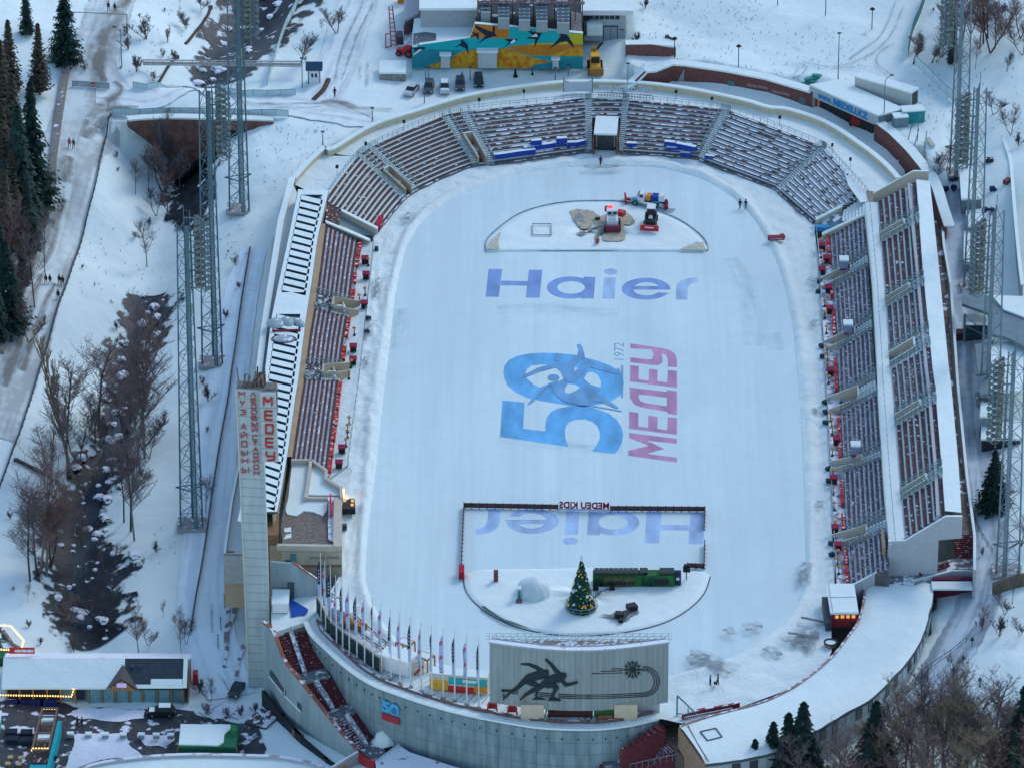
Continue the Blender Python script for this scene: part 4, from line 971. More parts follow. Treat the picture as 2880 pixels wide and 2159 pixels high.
for k in range(20):
 t0,t1=k/4,(k+1)/4;A,B_,C,D=line_at(URW,t0),line_at(URW,t1),line_at(RRW,t1),line_at(RRW,t0)
 z=ZU+.35
 mb.face([(A.x,A.y,z),(B_.x,B_.y,z),(C.x,C.y,z),(D.x,D.y,z)]);mb.face([(A.x,A.y,ZU-1),(B_.x,B_.y,ZU-1),(B_.x,B_.y,z),(A.x,A.y,z)])
 mb.face([(D.x,D.y,z),(C.x,C.y,z),(C.x,C.y,z-.5),(D.x,D.y,z-.5)])
mb.build('back_roof',SNOW,rs)
WALLG=mat('pale_grey_render',(.45,.47,.48),var=.05)
mb=MB();back=[line_at(RRW,k/4) for k in range(21)];mb.wall([Vector((p.x-3.8,p.y,0)) for p in back],-4,ZU-.1,.5);mb.build('back_wall',WALLG,rs)
e=[P(2502,1533,ZW),P(2544,1513,ZW),P(2658,1441,ZU),P(2704,1445,ZU+.35)]
ye=e[1].y-.1;mb=MB();xs_=[e[0].x-.2,e[1].x,e[2].x,e[3].x+.1]
prof=[(xs_[0],-.5),(xs_[3]-3.8,-.5),(xs_[3]-3.8,8.8),(xs_[3],9.2),(xs_[3],ZU+.45),(xs_[2],ZU+.45),(xs_[1],ZW+.5),(xs_[0],ZW+.4)]
for s,yy in((0,ye-1.6),(1,ye-1.1)):
 mb.face([(x,yy,z) for x,z in prof][::(1 if s==0 else-1)])
for k in range(len(prof)):
 a_,b_=prof[k],prof[(k+1)%len(prof)];mb.face([(a_[0],ye-1.6,a_[1]),(a_[0],ye-1.1,a_[1]),(b_[0],ye-1.1,b_[1]),(b_[0],ye-1.6,b_[1])],1 if 4<=k<=6 else 0)
mb.build('end_wall',[WALLG,SNOW],rs)
mb=MB();mb.box((e[0].x-.7,ye+2.5,3.0),(.4,6,8));mb.build('tan_pier',TAN,rs)
mb=MB();mb.wall([P(2455,552,ZW),P(2568,482,ZU+.9),P(2612,482,ZU+.9)],[ZW-3,ZU-4,ZU-4],[ZW+.6,ZU+1,ZU+1],.5,0,1);mb.build('end_parapet',[TANL,SNOW],rs)
def edge(uv,z):return P(uv[0],uv[1],z)
mb=MB();O=[P(*q(3,2,1610,1300),4.5),P(*q(3,2,1770,1300),4.5)];I=[P(*q(3,2,1600,1500),2.2),P(*q(3,2,1770,1500),2.2)]
tiers(mb,O,I,2.2,4.5,12,0,0,base=-1);mb.build('red_steps',mat('red_terrace_step',(.15,.035,.045),var=.25,sc_=4,snow=.30,ssc=2),rs)
mb=MB();mb.face([(p.x,p.y,4.5) for p in(P(*q(3,2,1610,1300),4.5),P(*q(3,2,1770,1300),4.5),P(*q(3,2,1640,430),4.5),P(*q(3,2,1600,0),4.5),P(*q(3,1,1560,900),4.5),P(*q(3,1,1500,300),4.5),P(*q(3,1,1430,60),4.5),P(*q(3,1,1400,60),4.5),P(*q(3,1,1500,1200),4.5),P(*q(3,2,1610,800),4.5))])
mb.build('back_gallery',mat('dark_wet_gallery',(.15,.12,.11),var=.5,sc_=.6,snow=.28,ssc=.4),rs)
gl=LP(L(3,1,[(1490,100),(1520,450),(1580,800),(1640,1658)])+L(3,2,[(1720,800),(1785,1300),(1785,1600)]),5.4)
mb=MB();mb.wall(gl,-3,5.4,.45,0,1);mb.build('gallery_parapet',[WALLG,SNOW],rs)
mb=MB();a_,b_=P(*q(3,2,1590,1598),2.3),P(*q(3,2,1785,1600),2.3);c_=P(*q(3,2,1360,1700),2.3);c2=P(*q(3,3,1330,40),2.0)
mb.wall([P(*q(3,3,1240,40),2.5),P(*q(3,2,1590,1605),2.5),P(*q(3,2,1785,1605),2.5)],-3,2.5,.4,0,1);mb.build('landing_wall',[WALLG,SNOW],rs)
mb=MB();mb.face([P(*q(3,2,1600,1505),2.2),P(*q(3,2,1770,1505),2.2),P(*q(3,2,1785,1595),2.2),P(*q(3,2,1590,1595),2.2)]);mb.face([P(*q(3,2,1050,1640),2.0),P(*q(3,2,1600,1505),2.2),P(*q(3,2,1590,1595),2.2),P(*q(3,2,1360,1690),2.2),P(*q(3,3,1250,80),2.0),P(*q(3,3,900,60),2.0)]);mb.build('landing',mat('wet_landing',(.2,.21,.22),snow=.42,ssc=.8),rs)
mb=MB();O=[P(*q(3,2,1300,1610),3.0),P(*q(3,2,1560,1530),3.0)];I=[P(*q(3,2,1340,1658),2.2),P(*q(3,2,1580,1575),2.2)];tiers(mb,O,I,2.2,3.0,3,0,0,base=2);mb.build('red_steps',MATS['red_terrace_step'],rs)
mb=MB();mb.wall([P(*q(3,3,590,150),2.2),P(*q(3,3,700,90),2.8),P(*q(3,3,885,0),3.6),P(*q(3,2,1050,1590),4.6)],-1,[1.9,2.8,3.8,5.2],.4,0,1);mb.build('ramp_wall',[WALLG,SNOW],rs)
mb=MB();mb.box(tuple(P(*q(3,3,1590,205),-1.5)+Vector((0,.6,1.6))),(6.4,.8,4.4));mb.build('undercroft_wall',mat('magenta_wall',(.13,.02,.05),var=.15),rs)
mb=MB();p_=P(*q(3,3,1590,105),1.9);mb.box((p_.x,p_.y+.8,p_.z),(6.6,2.4,.35));mb.build('undercroft_ledge',SNOW,rs)
# FRONT WALL, TERRACE AND STAIRS
fw=thing('rampart_wall','tall curved wall of grey square tiles round the near end, snow along its top','wall',tuple(P(1200,2000,0)))
FW=L(1,3,[(430,400),(480,500),(600,620),(800,800),(1000,930),(1200,1010),(1500,1110),(1800,1190),(2211,1270)])+L(2,3,[(300,1310),(700,1320),(1000,1290),(1265,1230)])
FWW=smooth_line(LP(FW,0.55),6)
def tile_mat():
 m=mat('square_grey_tiles',(.24,.32,.335),var=.24,sc_=.9,stretch=(1,1,.18))
 n=m.node_tree.nodes;l=m.node_tree.links;b=n['Principled BSDF']
 src=b.inputs['Base Color'].links[0].from_socket
 uv=n.new('ShaderNodeUVMap');bk=n.new('ShaderNodeTexBrick');l.new(uv.outputs[0],bk.inputs['Vector'])
 bk.offset=0;bk.inputs['Scale'].default_value=1;bk.inputs['Mortar Size'].default_value=.05;bk.inputs['Brick Width'].default_value=2.1;bk.inputs['Row Height'].default_value=2.1
 bk.inputs['Color1'].default_value=(1,1,1,1);bk.inputs['Color2'].default_value=(.84,.86,.86,1);bk.inputs['Mortar'].default_value=(.55,.58,.6,1)
 x=n.new('ShaderNodeMix');x.data_type='RGBA';x.blend_type='MULTIPLY';x.inputs['Factor'].default_value=1
 l.new(src,x.inputs['A']);l.new(bk.outputs['Color'],x.inputs['B']);l.new(x.outputs['Result'],b.inputs['Base Color'])
 return m
def curved_face(name,line,z0,z1,m,parent,off=0.0,th=.5,thick_in=1):
 """upright curved face with running-length UVs, front towards the right-hand side of the line"""
 n=len(line);s=0;me_v=[];me_f=[];us=[]
 offs=[]
 for k in range(n):
  a,b=line[max(0,k-1)],line[min(n-1,k+1)];t=Vector((b.x-a.x,b.y-a.y,0)).normalized();offs.append(Vector((t.y,-t.x,0)))
  if k:s+=(line[k]-line[k-1]).length
  us.append(s)
 g=lambda z,k:z[k] if isinstance(z,list) else z
 mb=MB();uvs=[]
 for k in range(n-1):
  A,B_=line[k]+offs[k]*off,line[k+1]+offs[k+1]*off;A2,B2_=A-offs[k]*th,B_-offs[k+1]*th
  za,zb,ta,tb=g(z0,k),g(z0,k+1),g(z1,k),g(z1,k+1)
  mb.face([(A.x,A.y,za),(B_.x,B_.y,zb),(B_.x,B_.y,tb),(A.x,A.y,ta)]);uvs+=[(us[k],za),(us[k+1],zb),(us[k+1],tb),(us[k],ta)]
  mb.face([(A2.x,A2.y,ta),(B2_.x,B2_.y,tb),(B2_.x,B2_.y,zb),(A2.x,A2.y,za)]);uvs+=[(us[k],ta),(us[k+1],tb),(us[k+1],zb),(us[k],za)]
  mb.face([(A.x,A.y,ta),(B_.x,B_.y,tb),(B2_.x,B2_.y,tb),(A2.x,A2.y,ta)]);uvs+=[(0,0)]*4
 o=mb.build(name,m,parent);ul=o.data.uv_layers.new(name='UVMap')
 for i,uv in enumerate(uvs):ul.data[i].uv=uv
 return o,offs
curved_face('wall',FWW,-13,.5,tile_mat(),fw)
mb=MB();mb.wall(FWW,.5,.78,.85);mb.build('snow_cap',SNOW,fw)
mb=MB();dd=[]
for k,p in enumerate(FWW):
 a,b=FWW[max(0,k-1)],FWW[min(len(FWW)-1,k+1)];t=Vector((b.x-a.x,b.y-a.y,0)).normalized();dd.append(p+Vector((-t.y,t.x,0))*1.9)
mb.wall(dd,.3,.95,.35);mb.build('inner_kerb',mat('brown_kerb',(.20,.12,.10),var=.3,snow=.45,ssc=.6),fw)
mb=MB()
for k in range(6,len(FWW)-1,2):
 p=FWW[k];mb.box((p.x,p.y-.1,-1.3),(.2,.5,.18))
mb.build('spout',DARKST,fw)
mb=MB()
for k in range(len(FWW)-1):
 A,B_=FWW[k],FWW[k+1];t=(B_-A).normalized();nrm=Vector((-t.y,t.x,0));w_=9
 C,D=B_+nrm*w_,A+nrm*w_;mb.face([(A.x,A.y,.46),(B_.x,B_.y,.46),(C.x,C.y,.46),(D.x,D.y,.46)])
mb.build('terrace',SNOW2,fw)
em=thing('anniversary_emblem','blue and red painted number 50 emblem on the tiled rampart wall','emblem',tuple(P(*q(1,3,1170,1150),-4)))
i0=min(range(len(FWW)),key=lambda k:abs(proj(FWW[k])[0]-q(1,3,1095,1150)[0]));i1=min(range(len(FWW)),key=lambda k:abs(proj(FWW[k])[0]-q(1,3,1250,1150)[0]))
A,B_=FWW[i0],FWW[i1];t=(B_-A);t.z=0;nrm=Vector((t.y,-t.x,0)).normalized()
A=A+nrm*.35;t=t.normalized()*((B_-A).dot(t.normalized()))
zt=hgt((A.x,A.y,0),q(1,3,1095,1065)[1]);zb=hgt((A.x,A.y,0),q(1,3,1095,1165)[1])
mb=MB();put_text(mb,'50',(A.x,A.y,zb),t,(0,0,zt-zb),offset=.06,th=-nrm*.1);mb.build('number',mat('sky_blue_paint',(.08,.42,.66),var=.1),em)
mb=MB();a2=Vector((A.x,A.y,zb-1.5));mb.face([a2,a2+t,a2+t+Vector((0,0,1.2)),a2+Vector((0,0,1.2))]);mb.face([a2-nrm*.1,a2+t-nrm*.1,a2+t+Vector((0,0,1.2))-nrm*.1,a2+Vector((0,0,1.2))-nrm*.1]);mb.build('red_band',mat('dull_red',(.42,.04,.05)),em)
mb=MB();c_=a2+t*.72+Vector((0,0,1.2+(zt-zb)*.5));mb.tube(c_+nrm*.02,c_+nrm*.06,.55,n=14,cap=True);mb.build('rosette',mat('deep_blue',(.05,.2,.45)),em)
STEPR=mat('red_step',(.13,.028,.035),var=.4,sc_=3,snow=.20,ssc=2)
STEPS2=mat('red_step_with_snow',(.12,.028,.038),var=.3,sc_=3,snow=.46,ssc=3)
def flights(name,label,fl,mats,base):
 t=thing(name,label,'stairs',tuple(P(*fl[0][0][0],fl[0][1])))
 for i,(pp,zt,zb,rows) in enumerate(fl):
  tl,tr_,br,bl=pp
  O=[P(*tl,zt),P(*tr_,zt)];I=[P(*bl,zb),P(*br,zb)]
  mb=MB();tiers(mb,O,I,zb,zt,rows,0,0,base=base);mb.build('flight',mats[i%len(mats)],t)
 return t
st=flights('terraced_stairs','dark red terraced stairs dropping in three flights left of the grey tiled rampart',[(L(1,3,[(190,500),(300,480),(420,830),(340,850)]),-.5,-3.2,14),(L(1,3,[(315,478),(430,465),(595,790),(440,815)]),-.5,-3.2,14),(L(1,3,[(410,930),(505,905),(655,1150),(600,1185)]),-3.4,-6.2,13),(L(1,3,[(530,895),(640,865),(795,1100),(675,1140)]),-3.4,-6.2,13),(L(1,3,[(680,1240),(770,1205),(945,1460),(890,1500)]),-6.4,-9.2,12),(L(1,3,[(790,1195),(880,1160),(1050,1350),(965,1450)]),-6.4,-9.2,12)],[STEPR,STEPR,STEPR,STEPR,STEPS2,STEPR],-16)
LAND=mat('slushy_landing',(.16,.17,.17),var=.3,snow=.30,ssc=.9)
mb=MB();mb.prism(LP(L(1,3,[(340,850),(600,790),(640,865),(410,930)]),-3.3),-16,-3.3);mb.build('landing',LAND,st)
mb=MB();mb.prism(LP(L(1,3,[(600,1185),(795,1100),(880,1160),(680,1240)]),-6.3),-16,-6.3);mb.build('landing',LAND,st)
mb=MB();mb.prism(LP(L(1,3,[(890,1500),(1050,1350),(1120,1530),(1030,1600)]),-9.3),-16,-9.3);mb.build('landing',LAND,st)
mb=MB();mb.prism(LP(L(1,3,[(140,450),(430,400),(440,465),(190,500)]),-.4),-16,-.4);mb.build('landing',mat('bare_dark_landing',(.13,.12,.11),snow=.2),st)
for pts,za,zb in(([(300,478),(420,830)],-.3,-3.0),([(515,905),(665,1145)],-3.2,-6.0),([(780,1200),(955,1455)],-6.2,-9.0)):
 A,B_=P(*q(1,3,*pts[0]),za),P(*q(1,3,*pts[1]),zb);mb=MB();mb.wall([A,B_],[za-1.5,zb-1.5],[za+.15,zb+.15],.7);mb.build('snowy_ramp',mat('slushy_ramp',(.3,.32,.34),snow=.5,ssc=2),st)
 mr=MB();mr.path([A+Vector((0,0,1)),B_+Vector((0,0,1))],.06)
 for k in range(7):p=A.lerp(B_,k/6);mr.tube(p,p+Vector((0,0,1)),.05,n=4)
 mr.build('railing',RAILM,st)
lw=thing('side_wall','smooth grey curved wall with two slot windows and a brick red coping beside the red stairs','wall',tuple(P(*q(1,3,380,900),-3)))
LWP=L(1,3,[(60,400),(150,480),(250,730),(380,900),(600,1180),(760,1380),(880,1510)]);LZ=[0.9,.4,-1.6,-3,-5.6,-7.6,-8.9]
lww=[P(u,v,z) for(u,v),z in zip(LWP,LZ)];fl_=smooth_line(lww,4);zt_=[p.z for p in fl_]
mb=MB();mb.wall(fl_,[min(z-3.2,-3) if 0 else-16 for z in zt_],zt_,.5);mb.build('wall',mat('smooth_grey_wall',(.28,.36,.37),var=.16,sc_=.7,stretch=(1,1,.2)),lw)
mb=MB();mb.wall(fl_,zt_,[z+.25 for z in zt_],.65);mb.build('coping',mat('brick_coping',(.30,.12,.08),var=.25,snow=.38,ssc=.7),lw)
def on_wall(line,u,v):
 """point of the upright face above a plan line that shows at picture (u,v)"""
 best=None
 for a,b in zip(line[:-1],line[1:]):
  for f in(0,.125,.25,.375,.5,.625,.75,.875):
   p=a.lerp(b,f);h=hgt((p.x,p.y,0),v);uu=proj((p.x,p.y,h))[0]
   if best is None or abs(uu-u)<best[0]:best=(abs(uu-u),Vector((p.x,p.y,h)),(b-a).normalized())
 return best[1],best[2]
for pts in([(130,800),(250,960),(250,1010),(130,860)],[(265,975),(410,1110),(410,1170),(265,1030)]):
 cs=[on_wall(fl_,*q(1,3,x,y)) for x,y in pts];n_=Vector((cs[0][1].y,-cs[0][1].x,0)).normalized()
 if n_.y>0:n_=-n_
 mb=MB();mb.face([c[0]+n_*.29 for c in cs]);mb.build('slot_window',mat('shaded_slot',(.07,.09,.10)),lw)
 mb=MB();mb.tube(cs[3][0]+n_*.35,cs[2][0]+n_*.35,.14,n=4);mb.build('window_sill',SNOW,lw)
us_=[(80,960),(240,1160),(420,1370),(640,1560),(760,1640)]
ul_=LP(L(1,3,us_),-14+3.2);
mb=MB();mb.wall([p+Vector((-.3,-.8,0)) for p in ul_],-15,-10.9,.6);mb.build('undercroft',BLACK,lw)
for x,y in((240,1165),(365,1310),(610,1535)):
 p=P(*q(1,3,x,y),-10.9);mb=MB();mb.box((p.x,p.y-1.2,-13),(2.6 if x==365 else 1.0,.5,4.2),rz=-.9);mb.build('pier',mat('orange_brick',(.28,.14,.08),var=.15),lw)
hw=thing('ramp_wall','sloping grey wall with a small dark door at the head of the red stairs','wall',tuple(P(*q(1,3,300,100),0)))
hl=[P(*zs([p_],760,1260,3.07)[0],.4) for p_ in((10,1265),(200,1285),(430,1260))]
zz_=[hgt(h_,v) for h_,v in zip(hl,(1260+975/3.07,1260+990/3.07,1260+1150/3.07))]
mb=MB();mb.wall(hl,-2,[.4+z for z in zz_],.5);mb.build('wall',MATS['smooth_grey_wall'],hw)
mb=MB();mb.wall(hl[1:],[.4+z for z in zz_[1:]],[.7+z for z in zz_[1:]],.6);mb.build('coping',MATS['brick_coping'],hw)
p=P(*zs([(180,1285)],760,1260,3.07)[0],.4);mb=MB();mb.box((p.x,p.y-.5,1.9),(1.1,.3,3.0));mb.build('door',mat('dark_grey_door',(.06,.09,.10)),hw)
tp_=ground_sheet('tarpaulin',[(760+x/3.07,1260+y/3.07) for x,y in ragged([(165,1290),(230,1330),(330,1390),(300,1440),(180,1450)],6,3,2)],.58,mat('blue_tarpaulin',(.01,.08,.40),var=.2,sc_=2));tag(tp_,'crumpled blue tarpaulin on the snow at the head of the red stairs','tarpaulin')
mb=MB();mb.prism(LP(zs([(10,1265),(430,1255),(500,1330),(420,1480),(300,1500),(30,1590),(10,1500)],760,1260,3.07),.35),-14,.35);struct(mb.build('upper_landing',SNOW2,noorg=1))
mb=MB();p=P(*q(1,3,215,260),.5);mb.box((p.x,p.y,1.3),(2.6,4.4,1.6));t=thing('site_cabin','white snow covered cabin beside the blue tarpaulin and the tall pylon','cabin',tuple(p));mb.build('body',WHITE,t);mb=MB();mb.box((p.x,p.y,2.25),(2.8,4.6,.3));mb.build('roof',SNOW,t)
rst=flights('terraced_stairs','dark red terraced stairs with rows of snow dashes at the right foot of the rampart',[(L(2,3,[(1265,1262),(1325,1310),(960,1500),(930,1490)]),.3,-2.2,8),(L(2,3,[(1270,1370),(1400,1500),(1150,1660),(960,1540)]),-2.4,-6.5,14),(L(2,3,[(1400,1500),(1480,1600),(1400,1800),(1150,1660)]),-6.5,-9,10),(L(2,3,[(770,1485),(785,1620),(620,1720),(470,1660)]),-5.5,-8.5,10)],[STEPR,STEPS2,STEPS2,STEPS2],-16)
mb=MB();mb.prism(LP(L(2,3,[(1325,1310),(1440,1320),(1480,1560),(1270,1370)]),-2.3),-16,-2.3);mb.build('landing',mat('bare_brown_ramp',(.13,.10,.08),snow=.15),rst)
mb=MB();mb.prism(LP(L(2,3,[(785,1480),(930,1490),(960,1658),(790,1658)]),-5.6),-16,-5.6);mb.build('landing',LAND,rst)
for(x0,y0,x1,y1) in((975,1520,1310,1320),(1000,1560,1350,1400),(985,1600,1400,1490),(1020,1650,1440,1560)):
 a_,b_=q(2,3,x0,y0),q(2,3,x1,y1);A,B_=P(*a_,-5.5),P(*b_,-3.5);mr=MB();mr.path([A+Vector((0,0,.6)),B_+Vector((0,0,.6))],.06)
 for k in range(9):p=A.lerp(B_,k/8);mr.tube(p-Vector((0,0,.5)),p+Vector((0,0,.6)),.05,n=4)
 mr.build('railing',RAILM,rst)
mb=MB();p=P(*q(1,3,1110,1420),-9);mb.lathe([(2.0,-.3),(1.7,.3),(1.3,1.0),(.5,1.35),(0,1.4)],p,14);mb.v=[(x+.5*mn.noise(Vector((x,y,z))),y+.5*mn.noise(Vector((y,z,x))),z+.45*mn.noise(Vector((x*.8,y*.8,2)))) for x,y,z in mb.v];o=mb.build('snow_heap',SNOW,smooth=True);tag(o,'rounded snow heap against the foot of the tiled rampart beside the red stairs','snow heap')
lr=thing('lean_to_roof','low snowy flat roof with dark bare patches at the foot of the rampart','roof',tuple(P(*q(1,3,1200,1600),-8.5)))
rp_=LP(L(1,3,[(1035,1610),(1235,1460),(1330,1520),(1700,1640),(2000,1720),(1040,1760)]),-8.3);mb=MB();mb.prism(rp_,-8.8,-8.3);mb.build('roof',mat('patchy_roof_snow',(.05,.06,.07),snow=.72,ssc=.35),lr)
mb=MB();mb.prism([(p.x*.995,p.y+.4) for p in rp_],-14,-8.8);mb.build('wall',CONC,lr)
mb=MB();mb.wall(rp_[:2],-8.6,-8.0,.25);mb.build('edge_board',mat('pale_board',(.5,.55,.58)),lr)
kb=thing('red_kerb','short red painted kerb below the last landing of the red stairs','kerb',tuple(P(*q(1,3,960,1580),-9.4)));mb=MB();mb.wall(LP(L(1,3,[(885,1525),(950,1570),(1030,1600)]),-9),-10.5,-8.9,.5);mb.build('kerb',mat('red_kerb_paint',(.4,.03,.04),snow=.2),kb)
pe=thing('end_parapet','thin white topped parapet running down from the corner of the grey side wall','wall',tuple(P(*q(1,3,760,1580),-9)));mb=MB();mb.wall([P(*q(1,3,880,1515),-8.6),P(*q(1,3,650,1655),-9.5)],-15,[-8.5,-9.4],.4,0,1);mb.build('wall',[CONC,SNOW],pe)
# RELIEF BOARD
bd=thing('relief_board','huge curved grey board with a dark relief of two skaters and a snowflake','monument',tuple(P(1640,2010,0)))
yb=P(1603,2010,.5).y;nb=24;lin=[]
xa,xb=P(1377,2010,0).x,P(1878,2010,0).x
zb_,zt_=None,None
base_y=P(1640,2022,.5).y
for k in range(nb+1):
 f=k/nb;lin.append(Vector((xa+(xb-xa)*f,base_y-2.6*math.sin(math.pi*f)**1.0+2.0,0)))
zb_=hgt((lin[0].x,lin[0].y,0),1974);zt_=hgt((lin[0].x,lin[0].y,0),1806)
bo,offs=curved_face('panel',lin,zb_,zt_,mat('seamed_grey_cladding',(.30,.335,.32),var=.13,sc_=1.2,stretch=(1,1,.12),wave=('X',0.36,.93,.72)),bd,th=1.6)
bo['label']='curved grey cladding with upright seams'
def bp(x,y,off=.22):
 u,v=1360+x/4.096,1780+y/4.096;f=(P(u,2010,0).x-xa)/(xb-xa);f=min(.999,max(0,f));k=int(f*nb);p=lin[k].lerp(lin[k+1],f*nb-k)
 h=hgt((p.x,p.y,0),v);nrm=offs[k];return Vector((p.x,p.y,h))+nrm*off
RELF=mat('blackened_metal',(.018,.03,.035),var=.2,rough=.55)
def relief(name,polys,th=None):
 th=.12 if 'line' in name or 'flake' in name else.3
 for pts in polys:
  mb=MB();fr=[bp(x,y,th) for x,y in pts];bk=[bp(x,y,.02) for x,y in pts];n=len(fr)
  mb.v=[tuple(p) for p in fr+bk];mb.f=[tuple(range(n)),tuple(range(2*n-1,n-1,-1))]+[(k,(k+1)%n,n+(k+1)%n,n+k) for k in range(n)];mb.m=[0]*(n+2)
  mb.build(name,RELF,bd)
def limb(pts,ws):
 l,r=[],[]
 for k,(x,y) in enumerate(pts):
  a=pts[max(0,k-1)];c=pts[min(len(pts)-1,k+1)];dx,dy=c[0]-a[0],c[1]-a[1];n=math.hypot(dx,dy)+1e-6;w=ws[k]/2
  l.append((x-dy/n*w,y+dx/n*w));r.append((x+dy/n*w,y-dx/n*w))
 return l+r[::-1]
def relief_figure(parts,base):
 for i,pl in enumerate(parts):
  mb=MB();fr=[bp(x,y,base+.02*i) for x,y in pl];bk=[bp(x,y,.02) for x,y in pl];n=len(fr);mb.v=[tuple(p) for p in fr+bk]
  mb.f=[tuple(range(n)),tuple(range(2*n-1,n-1,-1))]+[(k,(k+1)%n,n+(k+1)%n,n+k) for k in range(n)];mb.m=[0]*(n+2);mb.build('skater_relief',RELF,bd)
relief_figure([[(445,540),(465,500),(510,465),(570,443),(640,425),(690,425),(750,470),(745,500),(700,515),(620,535),(560,560),(510,582),(470,575)],limb([(690,440),(600,385),(520,352),(430,350)],[50,40,30,14]),ell(716,446,36,34),limb([(470,545),(400,615),(320,668),(280,700),(255,742)],[64,46,32,26,16]),limb([(520,560),(610,590),(640,615)],[56,50,46]),limb([(640,600),(622,650),(606,720)],[46,36,26]),[(560,757),(590,735),(620,725),(700,748),(715,758)]],.14)
relief_figure([[(625,600),(660,560),(720,505),(790,472),(850,460),(905,470),(925,510),(900,548),(840,568),(770,575),(700,620),(650,640)],limb([(875,470),(820,410),(770,345),(712,292)],[50,40,32,20]),limb([(900,530),(945,590),(1000,578),(1080,556)],[46,38,30,20]),ell(918,482,34,36),limb([(650,610),(560,655),(480,705),(425,762)],[56,42,30,14]),limb([(720,590),(800,592),(850,622)],[60,54,44]),limb([(848,610),(815,665),(790,730)],[44,36,26]),[(745,765),(760,740),(800,728),(880,758),(890,768)]],.24)
relief('skate_blade_relief',[[(210,640),(360,648),(360,660),(215,665)],[(232,690),(242,690),(240,762),(230,762)]])
def band(pts,w=9):
 out=[];
 for k in range(len(pts)):
  a=Vector(pts[max(0,k-1)]+(0,));b=Vector(pts[min(len(pts)-1,k+1)]+(0,));t=(b-a).normalized();n=Vector((-t.y,t.x,0))*w/2;out.append((Vector(pts[k]+(0,))+n,Vector(pts[k]+(0,))-n))
 return[(a.x,a.y) for a,b in out]+[(b.x,b.y) for a,b in out[::-1]]
for i,(x0,ytop,xr,ybot) in enumerate(((1465,405,2018,742),(1345,435,1990,722),(1240,460,1962,702))):
 ty=(382,404,424)[i];cy=(ty+ybot-20)/2;pts=[(x0,ytop),(1590,ytop-8 if i else ytop)]
 relief('track_line_relief',[band(pts,7)])
 rr_=(xr-1850);ry=(ybot-22-ty)/2
 arc=[(1850+rr_*math.sin(R(a)),ty+ry-ry*math.cos(R(a))) for a in range(0,181,12)]
 low=[(1800,ybot-16),(1500,ybot-2),(1200,ybot+5),(1000,ybot+2),(860,ybot-4)]
 relief('track_line_relief',[band([(1820,ty+3)]+arc,8),band([(1850,ybot-20)]+low,8),band([(820,ybot-8),(700,ybot-18),(640,ybot-24)],8),band([(400,ybot-46),(330,ybot-52)],7)])
fl6=[]
for k in range(12):
 a=R(k*30);L_=118 if k%2==0 else 100;c=(1708,415)
 d=(math.cos(a),math.sin(a));nn=(-d[1],d[0]);w0=7
 if k%2==0:poly=[(25,-3),(66,-14),(L_,0),(66,14),(25,3)]
 else:poly=[(20,-4),(66,-4),(84,-24),(92,-20),(80,-4),(L_+8,-3),(L_+8,3),(80,4),(92,20),(84,24),(66,4),(20,4)]
 fl6.append([(c[0]+d[0]*x+nn[0]*y,c[1]+d[1]*x+nn[1]*y) for x,y in poly])
fl6.append([(1708+34*math.cos(R(t)),415+34*math.sin(R(t))) for t in range(0,360,30)])
relief('snowflake_relief',fl6)
for x0,x1 in((430,695),(1505,1770)):
 A,B_=P(1360+x0/4.096,2024,.5),P(1360+x1/4.096,2024,.5);mb=MB();mb.box(((A.x+B_.x)/2,A.y+1.0,(zb_+.5)/2+.2),(B_.x-A.x,2.2,zb_+.9));mb.build('leg',mat('cream_stone',(.60,.50,.36),var=.06),bd)
mb=MB();yy=lin[0].y
for k in range(26):
 x=xa+(xb-xa)*k/25;mb.tube((x,yy+1.2,zt_-.4),(x,yy+1.2,zt_+1.0),.06,n=4)
 if k<25:x2=xa+(xb-xa)*(k+1)/25;mb.tube((x,yy+1.2,zt_-.2),(x2,yy+1.2,zt_+.9),.05,n=4)
for h in(1.0,.45,-.1):mb.tube((xa-.6,yy+1.2,zt_+h),(xb+.6,yy+1.2,zt_+h),.07,n=4)
mb.build('truss',mat('frosted_truss',(.45,.58,.58),snow=.5,ssc=2),bd)
mb=MB();mb.wall([Vector((p.x,p.y+.2,0)) for p in lin],zt_,zt_+.3,1.0);mb.build('snow_cap',mat('patchy_cap_snow',(.35,.42,.42),snow=.75,ssc=.8),bd)
mb=MB();mb.prism([(p.x,p.y+1.0) for p in lin]+[(xb,yy+1.4),(xa,yy+1.4)],zt_-.6,zt_-.35);mb.build('top_deck',mat('brown_deck',(.33,.27,.22),snow=.45,ssc=1.5),bd)
def simple(name,label,cat,c,d,m,rz=0,top=None,group=None,part='body'):
 t=thing(name,label,cat,(c[0],c[1],c[2]),rz,group);mb=MB();mb.box((0,0,d[2]/2),d);mb.build(part,m,t,world=False)
 if top:mb=MB();mb.box((0,0,d[2]+.12),(d[0]+.12,d[1]+.12,.24));mb.build('roof',top,t,world=False)
 return t
def at(c,r,x,y,z=.5):return P(*q(c,r,x,y),z)
p=P(1360+1000/4.096,1780+985/4.096,.5);t=simple('storage_container','dark brown container standing between the two legs of the relief board','container',(p.x,p.y+1.2,.5),(6.8*1.05,1.2,2.9),mat('dark_brown_panel',(.09,.035,.03),wave=('X',1.2,.7,.6)))
p=P(1360+1395/4.096,1780+985/4.096,.5);t=simple('green_hoarding','green hoarding panel under the right part of the relief board','panel',(p.x,p.y+1.0,.5),(3.4,.3,2.7),GREEN)
t=simple('orange_heap','low heap of orange boards in front of the green hoarding','board heap',(p.x+.1,p.y+.3,.5),(2.4,.7,.55),WOOD,rz=.1)
p=P(1360+1920/4.096,1780+920/4.096,.5);t=simple('grey_cabin','pale grey cabin beneath the right end of the relief board','cabin',(p.x-.3,p.y+1.5,.5),(3.6,2.2,2.0),SIDING)
